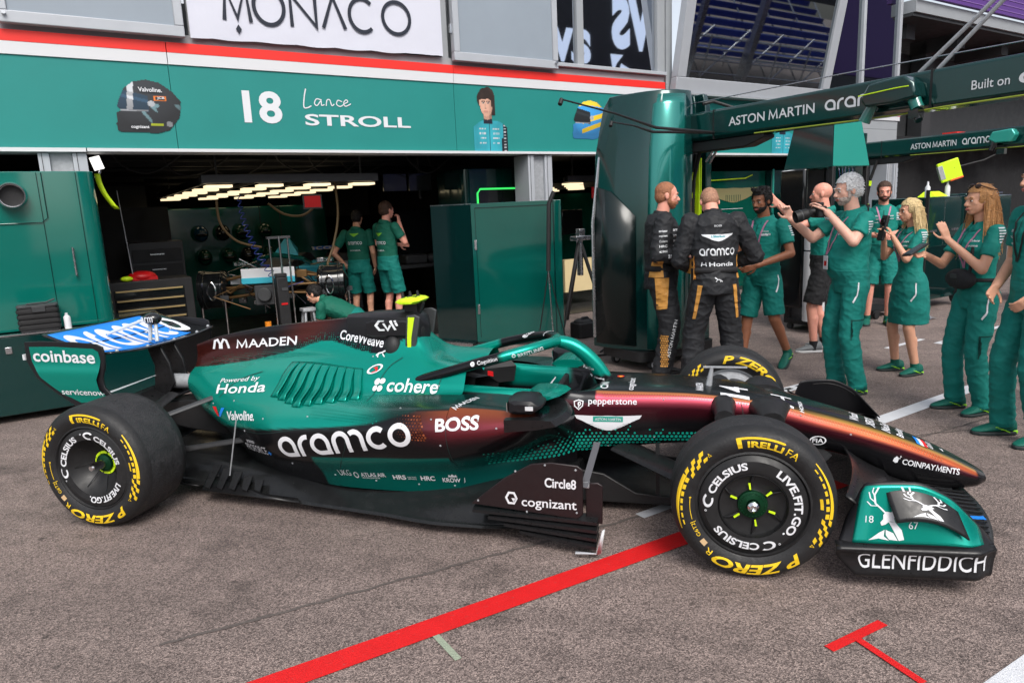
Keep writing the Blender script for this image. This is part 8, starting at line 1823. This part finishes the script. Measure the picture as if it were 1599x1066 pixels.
for k_ in ('mechA', 'mechB'):
    r = PEOPLE[k_]; so_ = PEOPLE[k_+'_shirt']; LG = MATS['wing_lime'] if 'wing_lime' in MATS else mat('wing_lime', srgb(120, 190, 50), .6)
    decal_p(so_, r, wings2(1.), (0, 1.40), .14, .05, 'back', LG, 'printed_emblem'); decal_p(so_, r, round_word('aramco', .2), (0, 1.28), .22, .045, 'back', WHITE_G); decal_p(so_, r, text2d('HONDA', .01), (0, 1.17), .16, .02, 'back', WHITE_G)
# --- what people hold or wear loose
def held(key, name, label, cat, build):
    r = PEOPLE[key]; t = bpy.data.objects.new(name, None); COL.objects.link(t); t.empty_display_size = .1; BASE[t.name] = Vector((0, 0, 0))
    t.matrix_world = Matrix.Translation(r.location) @ Matrix.Rotation(r.rotation_euler.z, 4, 'Z'); tag(t, label, cat); build(t); return t
def cam_b(t):
    b = MB(); b.box(.25, .32, -.085, .06, 1.49, 1.585); b.box(.26, .30, -.04, .03, 1.585, 1.615); b.build('camera_body', BLACK, t, bevel=.01)
    b = MB(); b.lathe([(0, 0), (.035, 0), (.036, .05), (.044, .06), (.046, .11), (.05, .12), (.05, .165), (.045, .165), (.04, .14), (0, .14)], Matrix.Translation((.32, -.02, 1.54)) @ Matrix.Rotation(R(104), 4, 'Y'), 28); b.build('lens', BLACK, t)
    b = MB(); b.lathe([(.0465, .11), (.051, .115), (.051, .123)], Matrix.Translation((.32, -.02, 1.54)) @ Matrix.Rotation(R(104), 4, 'Y'), 28); b.build('lens_ring', DARKG, t)
held('white', 'camera', 'black camera with long lens in the hand of the white haired man', 'camera', cam_b)
def watch(t): pass
r = PEOPLE['white']; b = MB(); b.lathe([(.036, -.012), (.040, -.01), (.040, .01), (.036, .012)], Matrix.Translation(Vector((.24, .085, 1.475))*1.022) @ Matrix.Rotation(R(-40), 4, 'X') @ Matrix.Rotation(R(35), 4, 'Y'), 20); b.build('wristwatch', STEEL, r)
def ph_b(t):
    b = MB(); M = Matrix.Translation((.27, 0, 1.33)) @ Matrix.Rotation(R(-12), 4, 'Y'); rbox(b, -.008, .012, -.045, .045, -.02, .17, .006) if 0 else b.box(-.012, .018, -.045, .045, -.09, .14, M); b.build('phone_body', BLACK, t, bevel=.008)
    b = MB(); b.cyl(M @ Vector((.018, 0, .08)), M @ Vector((.03, 0, .08)), .03); b.build('lens', BLACKG, t)
held('blonde', 'phone', 'black phone in the raised hands of the blonde woman', 'phone', ph_b)
def ph2(t):
    b = MB(); M = Matrix.Translation((.45, -.05, 1.245)) @ Matrix.Rotation(R(24), 4, 'Y') @ Matrix.Rotation(R(15), 4, 'Z'); b.box(-.09, .10, -.04, .04, -.007, .009, M); b.build('phone_body', BLACK, t, bevel=.005)
    b = MB(); b.box(-.08, .09, -.035, .035, .009, .0105, M); b.build('screen', mat('phone_screen', (.02, .03, .035), .08), t)
held('brunette', 'phone', 'flat dark phone on the palm of the long haired woman in trousers', 'phone', ph2)
def bag(t):
    b = MB(); b.ell((.145, .02, 1.02), (.06, .15, .075), n=20, m=12); b.build('pouch', BLKC, t); b = MB(); b.tube([Vector((.02+.145*cos(a), .02+.16*sin(a), 1.02)) for a in [2*pi*i/30 for i in range(31)]], .014, 6); b.tube([(.15, .12, 1.06), (.13, .10, 1.2), (.05, .02, 1.42), (-.05, -.06, 1.44)], .012, 6); b.build('strap', BLKC, t)
    b = MB(); b.box(.19, .212, .0, .06, 1.03, 1.06); b.build('label_patch', DARKG, t)
held('brunette', 'waist_bag', 'black waist bag strapped round the long haired woman in trousers', 'bag', bag)
r = PEOPLE['brunette']; b = MB()
for sg in (1, -1): b.ell((.075, sg*.035, 1.685), (.012, .028, .02), Matrix.Rotation(R(-35), 3, 'Y'), 12, 8)
b.tube([(.08, -.06, 1.69), (.088, 0, 1.695), (.08, .06, 1.69), (-.03, .085, 1.65)], .004, 6); b.tube([(.08, -.06, 1.69), (-.03, -.085, 1.65)], .004, 6); b.build('sunglasses', mat('sunglass_brown', srgb(60, 40, 30), .15), r)
# ------------------------------------------------------------------ across the pit lane (seen in the reflections)
SEATB = mat('blue_seat', srgb(40, 62, 150), .5, var=.1)
t = thing('grandstand', 'blue seated grandstand on steel scaffolding across the pit lane, seen in the bay window', 'grandstand', (16, -16, 0), pit=True)
b = MB(); c_ = MB()
for i in range(22):
    b.box(2, 44, -16.0-.8*i, -15.55-.8*i, 1.5+.45*i, 1.85+.45*i); c_.box(2, 44, -16.1-.8*i, -15.4-.8*i, 1.3+.45*i, 1.38+.45*i)
b.build('seat_rows', SEATB, t); c_.build('row_steps', WHITE, t)
b = MB()
for i in range(15):
    x = 2+3*i; b.cyl((x, -15.4, 0), (x, -15.4, 2.5), .06); b.cyl((x, -22, 0), (x, -22, 6.5), .06); b.cyl((x, -15.4, .2), (x, -22, 6), .05); b.cyl((x, -15.4, .3), (x+3, -15.4, 3), .05)
for z in (.5, 1.2, 1.8, 2.4): b.cyl((2, -15.4, z), (44, -15.4, z), .05)
b.build('scaffold', STEEL, t)
b = MB(); b.box(-14, 46, -9.3, -9.0, 0, 1.1); solo(b, 'pit_wall', GREYW, 'long pale concrete pit wall across the lane, behind the camera', 'wall', (16, -9, 0))
t = thing('advert_board', 'black advertising board with white letters mirrored in the upper windows', 'billboard', (20, -12, 7), pit=True)
b = MB(); b.box(14.5, 25.5, -12.4, -12.1, 6.6, 14.5); b.build('board', BLACK, t)
MF = Matrix(((-1, 0, 0, 0), (0, 0, -1, -12.08), (0, 1, 0, 0), (0, 0, 0, 1)))
b = MB(); put(b, fit2(text2d('aws', .03), -18.9, -15.0, 8.2, 9.7), MF); put(b, fit2(text2d('aws', .03), -25.0, -20.2, 9.0, 11.4), MF); put(b, strip([(-24.6, 8.5), (-23.0, 7.9), (-21.6, 7.85), (-20.7, 8.2)], .35), MF); put(b, poly2([(-20.9, 8.75), (-20.1, 8.75), (-20.25, 7.9), (-20.5, 8.35)]), MF); b.build('lettering', mat('added_glow_letter', (.75, .85, 1.), .5, emit=.42), t, smooth=False, fixn=False)  # glow added to the letters to brighten their mirror image
b = MB()
for x in (15.5, 20, 24.5): b.box(x-.15, x+.15, -12.35, -12.1, 0, 6.6)
b.build('post', STEEL, t)
t = thing('purple_screen', 'purple advertising wall above the opposite grandstand, mirrored in the glass curtain', 'billboard', (44, -14, 9), pit=True)
b = MB(); b.box(30, 60, -14.4, -14, 9.5, 20); b.build('board', PURP, t)
b = MB(); b.box(30, 60, -14.6, -13.9, 5, 9.4); b.build('lower_wall', DARKG, t)
b = MB()
for x in (31, 45, 59): b.box(x-.2, x+.2, -14.3, -13.95, 0, 5)
b.build('post', STEEL, t)
t = thing('pale_building', 'pale harbour building behind the opposite grandstand', 'building', (-10, -30, 0), pit=True)
b = MB(); b.box(-40, 0, -40, -30, 0, 9); b.build('walls', mat('pale_wall', (.5, .47, .42), .8, var=.1, vs=.5), t)
for i in range(9):
    for j in range(2):
        b = MB(); b.box(-38+4.2*i, -36.4+4.2*i, -30.0, -29.95, 2+3.4*j, 4+3.4*j); b.build('window', DARKG, t)
b = MB(); b.box(-40.3, .3, -40.3, -29.7, 9, 9.5); b.build('roof', DARKG, t)
bpy.data.scenes.remove(TMP)
# ------------------------------------------------------------------ far-apart pieces of one part become parts of their own
SING = {'eyes': 'eye', 'irises': 'iris', 'eyebrows': 'eyebrow', 'feathers': 'feather_line', 'legs': 'leg', 'board_lines': 'board_line', 'seat_rows': 'seat_row', 'row_steps': 'row_step'}
def split_pieces(o):
    me = o.data; n = len(me.vertices); par = list(range(n))
    def find(a):
        while par[a] != a: par[a] = par[par[a]]; a = par[a]
        return a
    for e in me.edges:
        a, b2 = find(e.vertices[0]), find(e.vertices[1])
        if a != b2: par[a] = b2
    isl = {}
    for v in me.vertices: isl.setdefault(find(v.index), []).append(v.index)
    I = list(isl.values()); k = len(I)
    if k < 2 or k > 260: return
    lo = []; hi = []
    for q in I:
        xs = [me.vertices[i].co for i in q]; lo.append([min(p[a] for p in xs) for a in range(3)]); hi.append([max(p[a] for p in xs) for a in range(3)])
    size = [max(h-l for h, l in zip(hi[i], lo[i])) for i in range(k)]; gp = list(range(k))
    def f2(a):
        while gp[a] != a: gp[a] = gp[gp[a]]; a = gp[a]
        return a
    for i in range(k):
        for j in range(i+1, k):
            g = math.sqrt(sum(max(0, lo[i][a]-hi[j][a], lo[j][a]-hi[i][a])**2 for a in range(3)))
            if g <= max(.019, .48*max(size[i], size[j])): gp[f2(i)] = f2(j)
    groups = {}
    for i in range(k): groups.setdefault(f2(i), []).append(i)
    if len(groups) < 2 or len(groups) > 16: return
    gs = sorted(groups.values(), key=lambda q: -len(q)); src = me.copy()
    for m_, q in enumerate(gs):
        keep = set(i for g in q for i in I[g]); nm = src.copy(); b = bmesh.new(); b.from_mesh(nm); b.verts.ensure_lookup_table()
        bmesh.ops.delete(b, geom=[v for v in b.verts if v.index not in keep], context='VERTS'); b.to_mesh(nm); b.free()
        if m_ == 0: o.data = nm
        else:
            c = o.copy(); c.data = nm; COL.objects.link(c)
    bpy.data.meshes.remove(src)
for o in list(COL.objects):
    if o.type != 'MESH': continue
    if o.parent is not None and not o.children and len(o.data.vertices) < 40000 and 'dots' not in o.name and not o.get('kind') and o.name.split('.')[0] not in ('hair_strands', 'picture', 'body'): split_pieces(o)
    base = o.name.split('.')[0]
for o in list(COL.objects):
    base = o.name.split('.')[0]
    if base in SING: o.name = SING[base]
